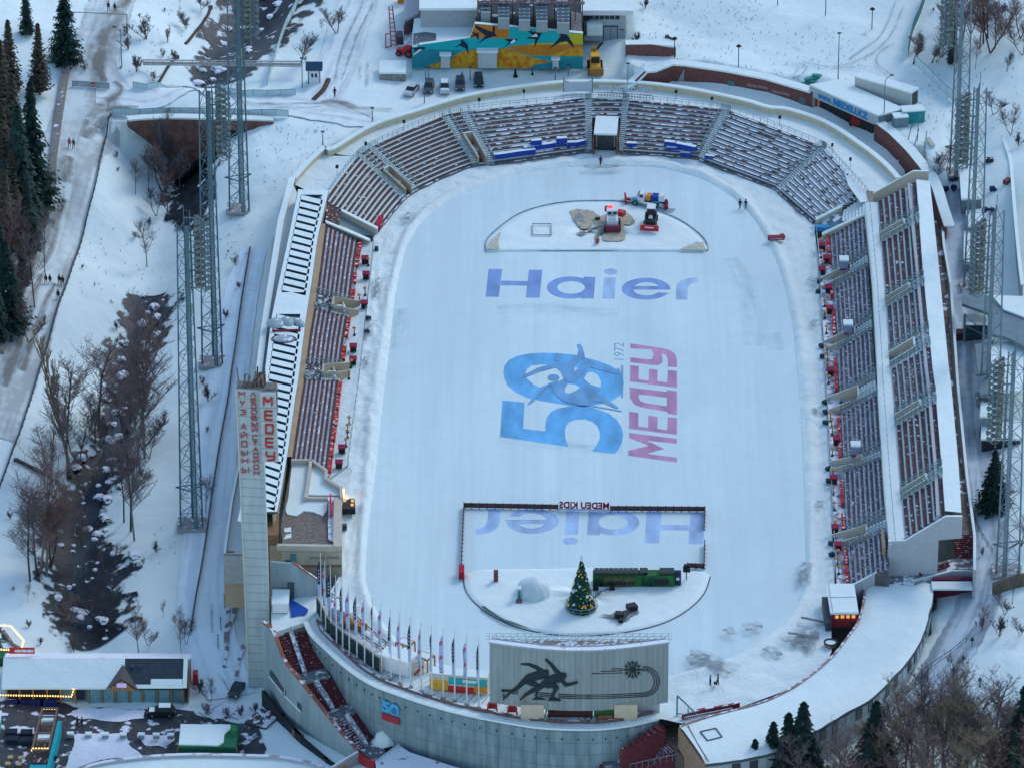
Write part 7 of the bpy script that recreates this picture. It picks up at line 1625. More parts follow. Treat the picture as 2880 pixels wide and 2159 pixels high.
for i,pts in enumerate(([(1110,0),(1060,140),(960,330),(840,420),(700,520)],[(1170,60),(1110,220),(1030,350),(900,470),(700,560),(560,590)],[(1100,380),(970,460),(940,560),(1050,650)],[(820,580),(600,600),(350,560),(300,540)],[(260,560),(330,590),(300,650),(220,690)],[(210,570),(260,590),(240,640),(180,660)])):track(3,0,pts,.3,seed=i)
for i,pts in enumerate(([(2040,0),(1990,200),(1960,400),(1950,600),(1940,800)],[(2090,0),(2060,150),(2020,330),(1970,500),(1960,700)],[(1830,250),(1830,500)],[(2110,600),(2060,760),(2040,900)],[(1880,860),(1960,960),(2040,1100)],[(1780,1200),(1900,1120),(2010,1060)])):track(0,3,pts,.3,DIRT if i in(0,1,3) else TRACK,seed=i)
struct(drape_strip('stream',[(770,-40),(765,30),(735,85),(690,140),(650,190),(620,245)],[24,25,22,19,16,12],STREAM,dz=.2,n=6,jag=.9,seed=9,cross=8))
struct(drape_strip('stream',[(560,345),(552,400),(545,460),(538,530),(540,590),(555,640)],[11,13,12,11,9,5],STREAM,dz=.2,n=6,jag=.7,seed=19,cross=8))
struct(drape_strip('stream',[(430,835),(420,866),(417,898),(409,930),(396,963),(375,1000),(355,1060),(345,1150),(322,1210),(316,1260),(305,1308),(262,1357),(236,1405),(222,1450),(220,1500),(221,1550),(228,1600),(245,1650),(240,1700),(252,1760),(280,1820)],[5,13,12,9,11,13,10,7.5,8,9,10,11,9,9,12,14,17,19,17,16,15],STREAM,dz=.2,n=4,jag=.9,seed=12,cross=8))
struct(drape_strip('stream_water',[(425,860),(410,930),(380,1020),(350,1110),(325,1200),(300,1300),(265,1400),(235,1520),(225,1650),(250,1780)],2.2,mat('dark_water',(.012,.02,.025),rough=.25,var=.3),dz=.3,n=6,jag=.6,seed=4,cross=2))
struct(drape_poly('yard',ragged(L(0,3,[(-100,1090),(500,1085),(680,1140),(1100,1150),(1650,1160),(1700,1200),(2080,1280),(2211,1250),(2300,1500),(2100,1800),(-100,1800)]),3,4,2),ASPH,dz=.12,step=2))
SP=mat('packed_yard_snow',(.78,.80,.83),var=.06,bump=.1)
for pts,s in(([(640,1375),(1080,1370),(1120,1480),(1240,1560),(860,1600),(560,1700),(590,1560),(640,1480)],3),([(1185,1385),(1500,1380),(1510,1420),(1440,1480),(1250,1470)],4),([(570,1200),(680,1150),(900,1150),(1250,1170),(1240,1240),(1000,1270),(700,1240)],5),([(-20,1180),(80,1190),(60,1215),(-20,1215)],6),([(60,1330),(150,1300),(300,1320),(300,1370),(150,1365)],8),([(1700,1180),(1850,1080),(2050,1120),(2130,1290),(2000,1220),(1850,1250)],9),([(2050,1180),(2211,1150),(2260,1300),(2100,1280)],10)):
 struct(drape_poly('yard_snow',ragged(L(0,3,pts),2.5,5,s),SP,dz=.24,step=1.5))
# BROWN RETAINING WALLS
rw=thing('retaining_wall','long curved wall of brown red stone with snow on top behind the curved stand','wall',tuple(WT[5]))
seg1=LP([(1753,216)]+L(2,0,[(1050,640),(1150,600),(1230,600),(1380,560),(1500,570),(1850,620),(2211,690)])+L(3,0,[(150,735),(390,805)]),9.1)
zt1=[6.4,7.2,8.6,8.8,9.2]+[9.3]*5
mb=MB();mb.wall(seg1,2,zt1,.6);mb.build('wall',BRICK,rw);mb=MB();mb.wall([p+Vector((0,.7,0)) for p in seg1],[z-.2 for z in zt1],[z+.15 for z in zt1],2.2);mb.build('snow_cap',SNOW,rw)
bt=on_wall(seg1,*q(2,0,1500,640))[0];mb=MB();a_,b_=P(*q(2,0,1425,715),5.6),P(*q(2,0,1500,720),5.6);mb.face([a_,b_,(b_.x,b_.y,9.2)]);mb.face([(a_.x,a_.y+.2,a_.z),(b_.x,b_.y,9.2),(b_.x,b_.y+.2,b_.z)]);mb.build('ramp_gusset',mat('grey_gusset',(.3,.33,.35)),rw)
for(c,x,y,w_,h_) in((2,1915,745,1.4,2.6),(3,312,895,1.4,2.6)):
 p,tt_=on_wall(seg1,*q(c,0,x,y));mb=MB();mb.box((p.x,p.y-.35,p.z),(w_,.25,h_),rz=math.atan2(tt_.y,tt_.x));mb.build('door',mat('grey_steel_door',(.12,.17,.19)),rw)
for(c,x,y) in((2,2090,735),(2,2180,750),(3,70,790),(3,155,805)):
 p,tt_=on_wall(seg1,*q(c,0,x,y));mb=MB();mb.box((p.x,p.y-.33,p.z),(2.0,.1,.55),rz=math.atan2(tt_.y,tt_.x));mb.build('faded_marking',mat('faded_grey_marking',(.26,.19,.18)),rw)
seg2=LP(L(3,0,[(930,1070),(1050,1160),(1200,1310),(1380,1510),(1430,1600),(1490,1750)])+[(2660,600)],9.0);zt2=[9.0,9.0,9.0,8.5,8,7,6]
rw2=thing('retaining_wall','brown red stone wall sweeping down from the web address shed to the right stand','wall',tuple(seg2[1]));mb=MB();mb.wall(seg2,1,zt2,.6);mb.build('wall',BRICK,rw2);mb=MB();mb.wall([p+Vector((.8,.5,0)) for p in seg2],[z-.1 for z in zt2],[z+.18 for z in zt2],2.0);mb.build('snow_cap',SNOW,rw2)
mb=MB();p=P(*q(3,0,1245,1400),7);mb.tube((p.x-.4,p.y-.5,3),(p.x-.4,p.y-.5,8.6),.35,n=8);mb.build('downpipe',DARKST,rw2)
rw3=thing('retaining_wall','short block of brown red wall above the ramp right of the painted wall building','wall',tuple(P(*q(2,0,1150,450),8)));l_=LP(L(2,0,[(980,388),(1200,385),(1415,400)]),11);mb=MB();mb.wall(l_,5,[11,11,10.6],.6);mb.build('wall',BRICK,rw3);mb=MB();mb.wall([p+Vector((0,.9,0)) for p in l_],10.6,11.1,2.0);mb.build('snow_cap',SNOW,rw3)
rm=MB();rm.face([P(*q(2,0,x,y),z) for x,y,z in((1030,660,6.3),(1150,610,7.6),(1230,605,8.2),(1390,560,9.2),(1420,440,9.2),(1240,500,8.2),(1130,520,7.4),(1000,570,6.6))]);struct(rm.build('ramp',SNOW2,noorg=1))
sh=thing('roadside_shed','open fronted shed with a snowy roof and blue lettering www.MEDEU.KZ on its fascia','shed',tuple(P(*q(3,0,650,900),6)))
zf=9.6;rA,rB,rC,rD=P(*q(3,0,360,735),zf+.9),P(*q(3,0,955,1000),zf+.9),P(*q(3,0,1190,945),zf+.9),P(*q(3,0,600,690),zf+.9)
mb=MB();mb.prism([rA,rB,rC,rD],zf+.65,zf+1.0);mb.build('roof',SNOW,sh)
hF=1.9;fa,fb=Vector((rA.x,rA.y,0)),Vector((rB.x,rB.y,0));mb=MB();mb.wall([fa,fb],zf-hF+.6,zf+.62,.2);mb.build('fascia',mat('pale_fascia',(.42,.48,.52),var=.05),sh)
td=(fb-fa).normalized();nn=Vector((td.y,-td.x,0));mb=MB();Ls=(fb-fa).length
o1=fa+td*Ls*.13+nn*.2+Vector((0,0,zf-.95));put_text(mb,'www.',o1,td*Ls*.20,(0,0,1.0),offset=.03);put_text(mb,'MEDEU.KZ',o1+td*Ls*.225,td*Ls*.50,(0,0,1.4),offset=.05);mb.build('lettering',mat('blue_lettering',(.02,.25,.55)),sh)
mb=MB();mb.prism([fa-nn*.8+td*1,fb-nn*.8,rC-nn*0+Vector((-1,0,0)),rD],5,zf-.2);mb.build('back_wall',DARK,sh)  # dark block close behind the fascia, paints in the shade inside the shed
mb=MB();mb.wall([rB,rC],6,zf+.7,.3);mb.build('side_wall',mat('teal_grey_side',(.16,.22,.24)),sh)
mb=MB();mb.box((fa.x+.8,fa.y-.6,7),(.5,.5,4));mb.box((fb.x-.5,fb.y-.3,7),(.5,.5,4));mb.build('pillar',CONC,sh)
p=P(*q(3,0,450,960),5.6);t=simple('red_container','bright red box container with white stencils under the left end of the shed','container',(p.x,p.y+1.5,5.6),(4.2,2.6,3.0),mat('vermilion',(.42,.045,.03)),rz=-.4);mb=MB();mb.box((.2,-1.33,1.5),(.3,.05,2.4));mb.build('stencil',mat('pale_stencil',(.5,.35,.32)),t,world=False)
p=P(*q(3,0,430,850),6);simple('orange_crate','orange crate on top behind the red container under the shed','crate',(p.x,p.y+2.6,7.4),(2.2,1.6,1.2),ORANGE,rz=-.4)
p=P(*q(3,0,790,1090),5.4);t=thing('parked_plough','dark red tractor with a plough parked under the shed','tractor',(p.x,p.y+1.2,5.5),-1.9+math.pi/2);mb=MB();loft(mb,[(-2.6,.6),(2.4,.6),(2.6,1.6),(.8,1.8),(.6,2.6),(-1,2.6),(-2.6,1.8)],-1,1,0,.1);mb.build('body',mat('brick_red_paint',(.35,.03,.03)),t,world=False)
for y in(-1.7,1.7):
 for x in(-1.1,1.1):wheel(t,x,y,.7,.4,DARKST)
mb=MB();mb.box((0,3.2,1.0),(3.0,.3,1.6),rz=.2);mb.build('plough',mat('faded_plough',(.5,.2,.18)),t,world=False)
p=P(*q(3,0,920,1120),6);simple('orange_door','orange door panel at the right end of the shed','door',(p.x,p.y,6.5),(.9,.3,2.2),ORANGE,rz=-.6)
p=G(*q(3,0,1080,880));t=thing('trailer','long pale snow covered trailer parked behind the shed','trailer',(p.x-1.2,p.y+1.6,p.z),-.62);mb=MB();mb.box((0,0,1.7),(12.5,2.6,2.9));mb.build('body',mat('cream_trailer',(.50,.53,.50),var=.06),t,world=False);mb=MB();mb.box((0,0,3.25),(12.6,2.7,.3));mb.build('roof_snow',SNOW,t,world=False);mb=MB();mb.box((6.27,0,1.7),(.1,1.8,2.5));mb.build('end_door',DARKST,t,world=False)
p=G(*q(3,0,1230,1060));t=simple('teal_container','small teal container with snow on top right of the shed','container',(p.x+.4,p.y+.8,p.z),(4.2,2.4,2.4),mat('teal_steel',(.03,.27,.28)),rz=.15,top=SNOW)
p=G(*q(3,0,1140,1085));t=simple('glass_booth','small glazed booth with a snowy roof beside the teal container','booth',tuple(p),(2.6,2.0,2.0),mat('grey_glass',(.16,.24,.26)),rz=.2,top=SNOW)
for i,(x,y,lab) in enumerate(((385,700,'green tarpaulin heap at the left end of the shed roof'),(325,750,'pale green sledge stack beside the shed'))):p=G(*q(3,0,x,y));t=thing('green_heap',lab,'heap',tuple(p));mb=MB();mb.box((0,0,.5),(3.0,1.0,.6),rz=.4);mb.box((.8,.4,.9),(1.6,.9,.5),rz=-.5);mb.build('sheets',mat('sea_green',(.06,.30,.26),snow=.3),t,world=False)
sw=thing('swing_frame','thin metal swing frame in the snow right of the shed','swing',tuple(G(*q(3,0,1290,1200))));mb=MB()
for pts in([(1210,1210),(1230,1110)],[(1290,1220),(1280,1120)],[(1350,1280),(1355,1170)],[(1265,1260),(1280,1120)],[(1230,1110),(1370,1180)]):
 a_,b_=G(*q(3,0,*pts[0])),G(*q(3,0,*pts[1]));b_=Vector((a_.x+(b_.x-a_.x),a_.y+1,a_.z+3));mb.tube(a_,b_,.09)
mb.build('frame',STEEL,sw);mb=MB();p=G(*q(3,0,1400,1250));mb.box((p.x,p.y,p.z+.5),(.8,3.4,.5),rz=.25);mb.build('slide',mat('pale_slide',(.5,.52,.42)),sw)
mbz=lambda x,y:(1100+x/3.16,y/3.16)
mu=thing('painted_wall','building wall with a teal, orange and yellow mural of flying swallows','building',tuple(G(*mbz(900,610))))
gy=P(*mbz(900,612),6.2).y;F=lambda x,y,o=0:(lambda u,v:(lambda h:Vector((P(u,190,6.2).x*1.0+0,gy-o,h)))(hgt((0,gy-o,0),v)))(*mbz(x,y))
def fpt(x,y,o=0):
 u,v=mbz(x,y);h=hgt((0,gy-o,0),v);k=FPX/(Vector((0,gy-o,h))-CAMP).dot(FWD);return Vector(((u-1440)/k,gy-o,h))
def mural(pts,m,o,name='mural_patch'):mb=MB();mb.face([fpt(x,y,o) for x,y in pts]);return mb.build(name,m,mu)
TQ=mat('turquoise_paint',(.01,.40,.42),var=.08,sc_=.5);TQD=mat('deep_turquoise',(.02,.24,.28),var=.12,sc_=.7);OCH=mat('ochre_orange',(.52,.19,.02),var=.12,sc_=.5);LIME=mat('lime_yellow',(.52,.46,.02),var=.1)
MOT=mat('mottled_gold',(.55,.22,.02),var=.0);n_=MOT.node_tree.nodes;
for nd in n_:
 if nd.type=='MIX':nd.inputs['A'].default_value=(.55,.10,.01,1);nd.inputs['B'].default_value=(.62,.45,.03,1)
 if nd.type=='TEX_NOISE':nd.inputs['Scale'].default_value=1.1
outl=[(185,610),(185,410),(700,338),(745,212),(1705,300),(1705,615)]
mb=MB();fr=[fpt(x,y) for x,y in outl];n=len(fr);bk=[p+Vector((0,.9,0)) for p in fr];mb.face(fr);mb.face(bk[::-1]);[mb.face([fr[(k+1)%n],fr[k],bk[k],bk[(k+1)%n]],1 if 1<=k<=3 else 0) for k in range(n)];mb.build('wall',[TQ,SNOW],mu)
mural([(185,598),(185,480),(330,440),(620,450),(560,500),(430,560),(280,600)],TQD,.03);mural([(270,605),(440,550),(525,550),(560,495),(640,460),(760,440),(960,440),(1030,425),(1100,455),(1220,505),(1530,545),(1280,580),(1220,612)],MOT,.04)
mural([(700,338),(745,212),(1052,245),(1045,342),(850,340)],OCH,.03);mural([(1040,412),(1240,400),(1700,400),(1705,500),(1220,495),(1110,455)],OCH,.05);mural([(1560,298),(1705,305),(1705,395),(1240,400),(1240,388),(1480,385),(1600,340)],LIME,.04)
mural([(1420,498),(1600,430),(1705,405),(1705,503)],MOT,.06);mural([(1220,612),(1290,575),(1430,550),(1705,505),(1705,615)],TQD,.05);mural([(1230,505),(1420,500),(1700,505),(1430,548),(1330,530)],mat('teal_band',(.02,.32,.34)),.06)
for pts,wh in(([(700,280),(770,300),(780,285),(775,370),(755,320),(695,335),(740,305)],0),([(740,222),(850,270),(900,290),(905,225),(925,240),(920,300),(945,320),(900,330),(840,350),(770,395),(840,320),(760,260)],0),([(555,430),(620,390),(625,350),(650,370),(680,400),(690,490),(660,430),(610,410)],0),([(1000,350),(1100,350),(1130,355),(1110,370),(1060,385),(1010,420),(1050,375)],0),([(1200,270),(1290,290),(1340,300),(1310,350),(1272,425),(1280,350),(1200,345),(1260,315)],0),([(1400,440),(1470,370),(1510,320),(1480,300),(1560,310),(1610,380),(1630,435),(1560,370),(1500,380)],0),([(185,425),(300,420),(300,440),(250,455),(190,495),(215,450)],0),([(200,480),(250,440),(275,440),(240,470),(195,497)],1),([(1055,385),(1090,350),(1110,365),(1080,388)],1),([(1240,330),(1290,300),(1305,330)],1)):
 mural(pts,WHITE if wh else mat('swallow_black',(.02,.025,.05)),.09+.02*wh,'painted_bird')
def mbox(x0,y0,x1,y1,dep,m,nm,cap=None,parent=None,o=0):
 a,b=fpt(x0,y1,o+dep),fpt(x1,y0,o+dep);mb=MB();mb.box(((a.x+b.x)/2,a.y+dep/2,(a.z+b.z)/2),(b.x-a.x,dep,b.z-a.z));ob=mb.build(nm,m,parent or mu)
 if cap:mb=MB();mb.box(((a.x+b.x)/2,a.y+dep/2,b.z+.15),(b.x-a.x+.5,dep+.3,.35));mb.build('snow_cap',cap,parent or mu)
PGB=mat('pale_grey_block',(.48,.52,.53),var=.06)
mbox(442,500,523,608,1.2,PGB,'buttress',SNOW);mbox(772,470,940,608,1.5,PGB,'porch',SNOW);mbox(1435,535,1490,615,.9,PGB,'buttress',SNOW)
rfA=thing('plant_building','grey plant building with snowy roofs behind the painted wall','building',tuple(G(*mbz(500,200))))
def slab(pts,z,th,m,nm,parent):mb=MB();mb.prism([P(*mbz(x,y),z) for x,y in pts],z-th,z);return mb.build(nm,m,parent)
zl_=fpt(185,405).z;slab([(190,405),(400,395),(700,338),(740,160),(740,150),(205,165),(190,290)],zl_+.05,.5,SNOW,'lower_roof',rfA);slab([(192,400),(400,392),(400,300),(300,285),(200,300)],zl_+.09,.05,mat('bare_dark_roof',(.12,.15,.16),var=.3,snow=.2),'bare_roof_patch',rfA)
slab([(195,300),(740,150),(740,-200),(250,-200)],zl_-.2,8,SIDING,'block',rfA);slab([(250,75),(768,75),(768,-250),(250,-250)],zl_+4.3,.5,SNOW,'upper_roof',rfA);mb=MB();a_,b_=P(*mbz(262,75),zl_+4.0),P(*mbz(765,75),zl_+4.0);mb.box(((a_.x+b_.x)/2,a_.y+4,zl_+1.8),(b_.x-a_.x,8,4.4));mb.build('upper_wall',SIDING,rfA)
for x,y in((600,125),(410,140),(648,130)):p=P(*mbz(x,y+30),zl_);mb=MB();mb.tube(tuple(p),(p.x,p.y,p.z+1.4),.25,n=8,cap=True);mb.build('roof_vent',DARKST,rfA)
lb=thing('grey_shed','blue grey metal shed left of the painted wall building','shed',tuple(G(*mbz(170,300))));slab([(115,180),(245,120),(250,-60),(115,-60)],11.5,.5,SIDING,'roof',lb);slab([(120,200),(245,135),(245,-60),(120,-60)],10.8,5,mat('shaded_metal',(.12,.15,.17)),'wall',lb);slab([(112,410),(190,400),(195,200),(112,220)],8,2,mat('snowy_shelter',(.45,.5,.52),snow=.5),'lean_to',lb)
zd_=fpt(1705,300).z-.3
for i,(x,y0,y1,w_) in enumerate(((840,45,170,80),(1000,20,225,100),(1185,25,240,100),(1340,25,250,100),(1530,25,265,110))):
 zc_=zd_+2.2;a_=P(*mbz(x-w_/2,y1),zc_);b_=P(*mbz(x+w_/2,y1),zc_)
 t=thing('cooling_unit',['smallest grey cooling unit, leftmost above the painted wall','second grey fan cooling unit from the left above the painted wall','middle grey fan cooling unit above the painted wall','fourth grey fan cooling unit above the painted wall','widest grey fan cooling unit, rightmost above the painted wall'][i],'cooling unit',tuple(a_),group='cooling units above the painted wall')
 h_=hgt((a_.x,a_.y,0),mbz(x,y1)[1]);Lr=11 if i else 6.5;w2=b_.x-a_.x;mb=MB();mb.box((w2/2,Lr/2,.2),(w2,Lr,2.2));mb.build('housing',mat('grey_unit',(.30,.35,.36),var=.1),t,world=False)
 for k in range(6 if i else 3):
  for s in(-.24,.24):mb=MB();mb.tube((w2/2+s*w2,1.2+k*1.6,1.3),(w2/2+s*w2,1.2+k*1.6,1.38),.62,n=12,cap=True);mb.build('fan',mat('fan_dark',(.06,.10,.12)),t,world=False)
bkp_=0
bkp=thing('plant_deck','dark machinery deck with pipes and red railings above the painted wall','deck',tuple(P(*mbz(1200,150),8)));zd_=fpt(1705,300).z-.3;mb=MB();x0_,x1_=fpt(748,240).x,fpt(1703,300).x;mb.box(((x0_+x1_)/2,gy+21,zd_-2.5),(x1_-x0_,40,5));mb.build('deck',mat('dark_deck',(.04,.055,.06),var=.5,snow=.2,ssc=.5),bkp)
mb=MB()
for y in(18,30):a_,b_=P(*mbz(770,y),zd_+4),P(*mbz(1720,y+4),zd_+4);mb.tube(a_,b_,.2)
for k in range(16):p=P(*mbz(770+k*62,24),zd_+4);mb.tube((p.x,p.y,zd_),(p.x,p.y,zd_+5),.12)
mb.build('pipe_rack',mat('rust_pipe',(.20,.12,.12),snow=.4),bkp);slab([(1600,285),(1695,290),(1690,120),(1600,100)],zd_+.3,.2,mat('mottled_grey_roof',(.18,.17,.16),var=.4,sc_=2),'grey_roof',bkp)
wh=thing('white_building','pale grey building with six dark windows in a band right of the mural','building',tuple(G(*mbz(1900,360))))
gb=G(*mbz(1900,360));gyw=gb.y
def wpt(x,y,o=0):
 u,v=mbz(x,y);h=hgt((0,gyw-o,0),v);k=FPX/(Vector((0,gyw-o,h))-CAMP).dot(FWD);return Vector(((u-1440)/k,gyw-o,h))
def wbox(x0,y0,x1,y1,o,m,nm,dep=.12):a,b=wpt(x0,y1,o),wpt(x1,y0,o);mb=MB();mb.box(((a.x+b.x)/2,a.y+dep/2,(a.z+b.z)/2),(b.x-a.x,dep,b.z-a.z));return mb.build(nm,m,wh)
a,b=wpt(1715,366),wpt(2085,105);mb=MB();mb.box(((a.x+b.x)/2,a.y+6,(a.z+b.z)/2),(b.x-a.x,12,b.z-a.z));mb.build('wall',mat('pale_grey_wall',(.40,.44,.46),var=.06),wh)
mb=MB();mb.box(((a.x+b.x)/2+.4,a.y+6,b.z+.3),(b.x-a.x+2,14,.7));mb.build('roof',SNOW,wh);mb=MB();mb.box(((a.x+b.x)/2+.4,a.y-1.05,b.z+.2),(b.x-a.x+2.1,.15,1.0));mb.build('fascia',WHITE,wh)
for k in range(6):wbox(1762+k*46,138,1800+k*46,175,.1,GLASS,'window')
wbox(1890,240,2010,362,.1,mat('grey_doors',(.30,.35,.37)),'double_door');wbox(1948,240,1952,362,.16,DARKST,'door_seam');wbox(2035,270,2070,358,.1,mat('grey_doors2',(.33,.38,.4)),'side_door')
for(x0,y0,x1,y1) in((1886,234,2014,242),(1884,234,1891,364),(2009,234,2016,364),(2030,266,2073,271)):wbox(x0,y0,x1,y1,.2,DARKST,'door_frame')
wbox(1740,225,1880,320,2.2,SNOW,'annex_roof',2.0);wbox(1715,320,1882,366,2.0,mat('annex_wall',(.3,.34,.36)),'annex_wall',2.0);p=wpt(1738,155,.3);mb=MB();mb.tube((p.x,p.y,p.z),(p.x,p.y-.3,p.z),.7,n=12,cap=True);mb.build('round_vent',BLACK,wh)
p=G(*q(1,0,503,730));t=thing('guard_booth','small white guard booth with dark blue corners and roof by the lane','booth',(p.x,p.y+1.2,p.z),0);mb=MB();mb.box((0,0,1.5),(2.2,2.2,3.0));mb.build('wall',WHITE,t,world=False);mb=MB();loft(mb,[(-1.5,2.9),(1.5,2.9),(0,4.2)],-1.6,1.6);mb.build('roof',mat('navy_roof',(.03,.08,.14),snow=.15),t,world=False)
for x in(-.35,.35):mb=MB();mb.box((x,-1.12,1.8),(.4,.06,.8));mb.build('window',GLASS,t,world=False)
for x in(-1.1,1.1):mb=MB();mb.box((x,-1.1,1.5),(.16,.16,3.0));mb.build('corner_post',mat('navy_trim',(.02,.07,.12)),t,world=False)
p=G(*q(1,0,1180,705));t=thing('low_block_wall','low mottled concrete block wall with a thick slab of snow beside the parked cars','wall',(p.x,p.y+1.4,p.z));mb=MB();mb.box((0,0,.7),(5.0,2.4,1.4));mb.build('wall',mat('mottled_concrete',(.25,.24,.22),var=.4,sc_=2),t,world=False);mb=MB();mb.box((0,1.5,1.55),(5.1,5.4,.5));mb.build('snow_slab',SNOW,t,world=False)
p=G(*q(1,0,1190,400));t=thing('conveyor','red framed ladder conveyor leaning in the snow left of the painted wall','conveyor',tuple(p),.08);mb=MB()
for x in(-.55,.55):mb.tube((x,-1,.4),(x*.6,9,4.2),.12)
for k in range(9):mb.tube((-.5,-.5+k*1.1,.5+k*.42),(.5,-.5+k*1.1,.5+k*.42),.08)
mb.tube((-1.6,-1,.2),(-1.4,2.2,1.6),.12);mb.tube((-1.6,-1,.2),(-.5,-1,.4),.12);mb.tube((-1.4,2.2,1.6),(-.5,2.2,1.6),.1);mb.build('frame',mat('conveyor_red',(.38,.03,.05)),t,world=False);mb=MB();mb.box((1.3,1.8,.9),(1.2,2.8,1.6));mb.build('engine',DARKST,t,world=False)
p=G(*q(1,0,1290,480));t=thing('red_tractor','small red tractor at the left end of the painted wall','tractor',tuple(p),1.2);mb=MB();loft(mb,[(-1.5,.5),(1.6,.5),(1.7,1.2),(.2,1.4),(.1,2),(-1.2,2)],-.6,.6);mb.build('body',RED,t,world=False)
for y in(-1,1.1):
 for x in(-.8,.8):wheel(t,x,y,.55 if y>0 else.75,.3,RED)
p=G(*q(1,0,1265,20));simple('orange_kiosk','small orange kiosk at the top edge left of the plant building','kiosk',tuple(p),(1.8,1.4,2.4),ORANGE)
p=G(*q(1,0,1300,350));simple('dark_red_door','narrow dark red gate post box left of the painted wall','gate',tuple(p),(1.0,.4,3.2),REDD)
# BRIDGE ABUTMENT, PIPE TRUSSES, FENCES
ba=thing('bridge_wall','brown stone abutment of the road bridge over the stream, snow on its edge','bridge',tuple(G(*q(0,0,1700,1050))))
bl_=[P(u,v,6) for u,v in L(0,0,[(1100,1055),(1200,1045),(1400,1035),(1600,1035),(1750,1040),(1950,1045),(2211,1050)])+L(1,0,[(150,1055)])];zt3=[p.z+.1 for p in bl_]
mb=MB();mb.wall(bl_,[zt3[0]-1,zt3[1]-3,zt3[2]-7,zt3[3]-12,zt3[4]-12,zt3[5]-10,zt3[6]-8,zt3[7]-4],zt3,.8);mb.build('wall',mat('rust_brown_stone',(.16,.085,.065),var=.4,sc_=.7),ba);mb=MB();mb.wall([p+Vector((0,.8,0)) for p in bl_],[z for z in zt3],[z+.35 for z in zt3],1.8);mb.build('snow_cap',SNOW,ba)
a_,b_=bl_[4],bl_[6];mb=MB();c_=a_.lerp(b_,.8);mb.box((c_.x,c_.y-.45,c_.z-3.4),(8,.3,3.2));mb.build('opening',BLACK,ba);mb=MB();mb.box((c_.x+4.2,c_.y-.6,c_.z-3),(.7,.6,4.5));mb.build('pillar',CONC,ba)
def fence(uv,h,label,name='mesh_fence',m=None,step=2.5,cat='fence',panel=True,post=.06):
 l_=[G(*p) for p in uv];l_=resamp(smooth_line(l_,5),max(3,int(sum((b-a).length for a,b in zip(l_[:-1],l_[1:]))/step)));l_=[Vector((p.x,p.y,Hg(p.x,p.y)+.1)) for p in l_]
 fm=TEALD if panel else DARKST;t=thing(name,label,cat,tuple(l_[0]));mb=MB()
 for p in l_:mb.tube(p,p+Vector((0,0,h)),post,n=4)
 mb.path([p+Vector((0,0,h)) for p in l_],post,n=4);mb.build('posts',fm,t)
 if panel:mb=MB();mb.wall(l_,[p.z+.1 for p in l_],[p.z+h-.05 for p in l_],.05);mb.build('mesh_panel',m or mat('pale_teal_mesh',(.55,.66,.67),var=.15,sc_=3),t)
 else:mb=MB();mb.path([p+Vector((0,0,h*.5)) for p in l_],post*.8,n=4);mb.build('rail',fm,t)
fence(L(0,0,[(1150,765),(1300,785),(1500,810),(1700,820),(2000,830),(2211,835)])+L(1,0,[(340,830)]),1.3,'pale green mesh fence along the far side of the bridge road')
fence(L(0,0,[(970,1000),(1160,1010),(1400,1000),(1700,1000),(2211,1020)])+L(1,0,[(280,1020)]),1.5,'pale green mesh fence along the near side of the bridge road')
fence(L(0,0,[(625,755),(780,762),(945,775)]),1.2,'low grey road barrier with a red round sign at the junction','road_barrier',mat('grey_barrier_board',(.38,.40,.42),var=.3),cat='barrier')
p=G(*q(0,0,806,765));t=thing('road_sign','round red stop-like disc on the road barrier','road sign',tuple(p));mb=MB();mb.tube((0,-.25,.9),(0,-.33,.9),.42,n=16,cap=True);mb.build('disc',RED,t,world=False);mb=MB();mb.box((0,-.36,.9),(.5,.04,.14));mb.build('bar',WHITE,t,world=False)
p=G(*q(0,1,345,265));t=thing('road_sign','small blue round sign on a pole beside the conifers','road sign',tuple(p));mb=MB();mb.tube((0,0,0),(0,0,2.6),.07);mb.build('pole',STEEL,t,world=False);mb=MB();mb.tube((0,-.1,2.7),(0,-.16,2.7),.45,n=14,cap=True);mb.build('disc',mat('sign_violet',(.15,.06,.25)),t,world=False)
fence([(850,-20),(815,60),(790,120),(768,190),(752,240)],1.8,'dark green fence between the lane and the stream bank');
fence(L(3,0,[(1370,-30),(1310,150),(1250,290),(1210,500)]),2.2,'dark teal fence bounding the upper snowfield',m=mat('dark_teal_mesh',(.07,.16,.17),var=.3))
fence(L(3,0,[(1270,580),(1400,700),(1560,860),(1620,900)]),2.2,'pale steel fence running down to the first right mast',step=3)
fence([(2700,1240),(2722,1370),(2745,1480),(2790,1560)],1.2,'dark thin fence along the lane behind the right stand',panel=False);fence([(2500,2000),(2600,1900),(2700,1830),(2745,1770)],1.3,'thin green wire fence in the lower right snow',panel=False,step=4)
fence(L(0,1,[(2160,500),(2110,800),(2060,1150),(1990,1650)])+L(0,2,[(1960,200),(1880,650),(1820,1050),(1740,1600)])+L(0,3,[(1700,150),(1650,480)]),.5,'low dark kerb rail between the path and the snow slope',panel=False,step=3.5,post=.16)
fence(L(0,0,[(960,1010),(920,1200),(870,1400),(820,1640)])+L(0,1,[(740,300),(600,750),(440,1250),(330,1600)])+L(0,2,[(200,360),(90,650),(0,900)]),.7,'dark dashed guard rail along the right side of the descending road','guard_rail',panel=False,step=2.4,post=.13,cat='guard rail')
bwl=[G(*p) for p in L(0,0,[(590,540),(560,700),(530,900),(500,1100),(460,1400),(450,1640)])+L(0,1,[(390,130),(300,500),(200,800),(60,1200),(0,1400)])]
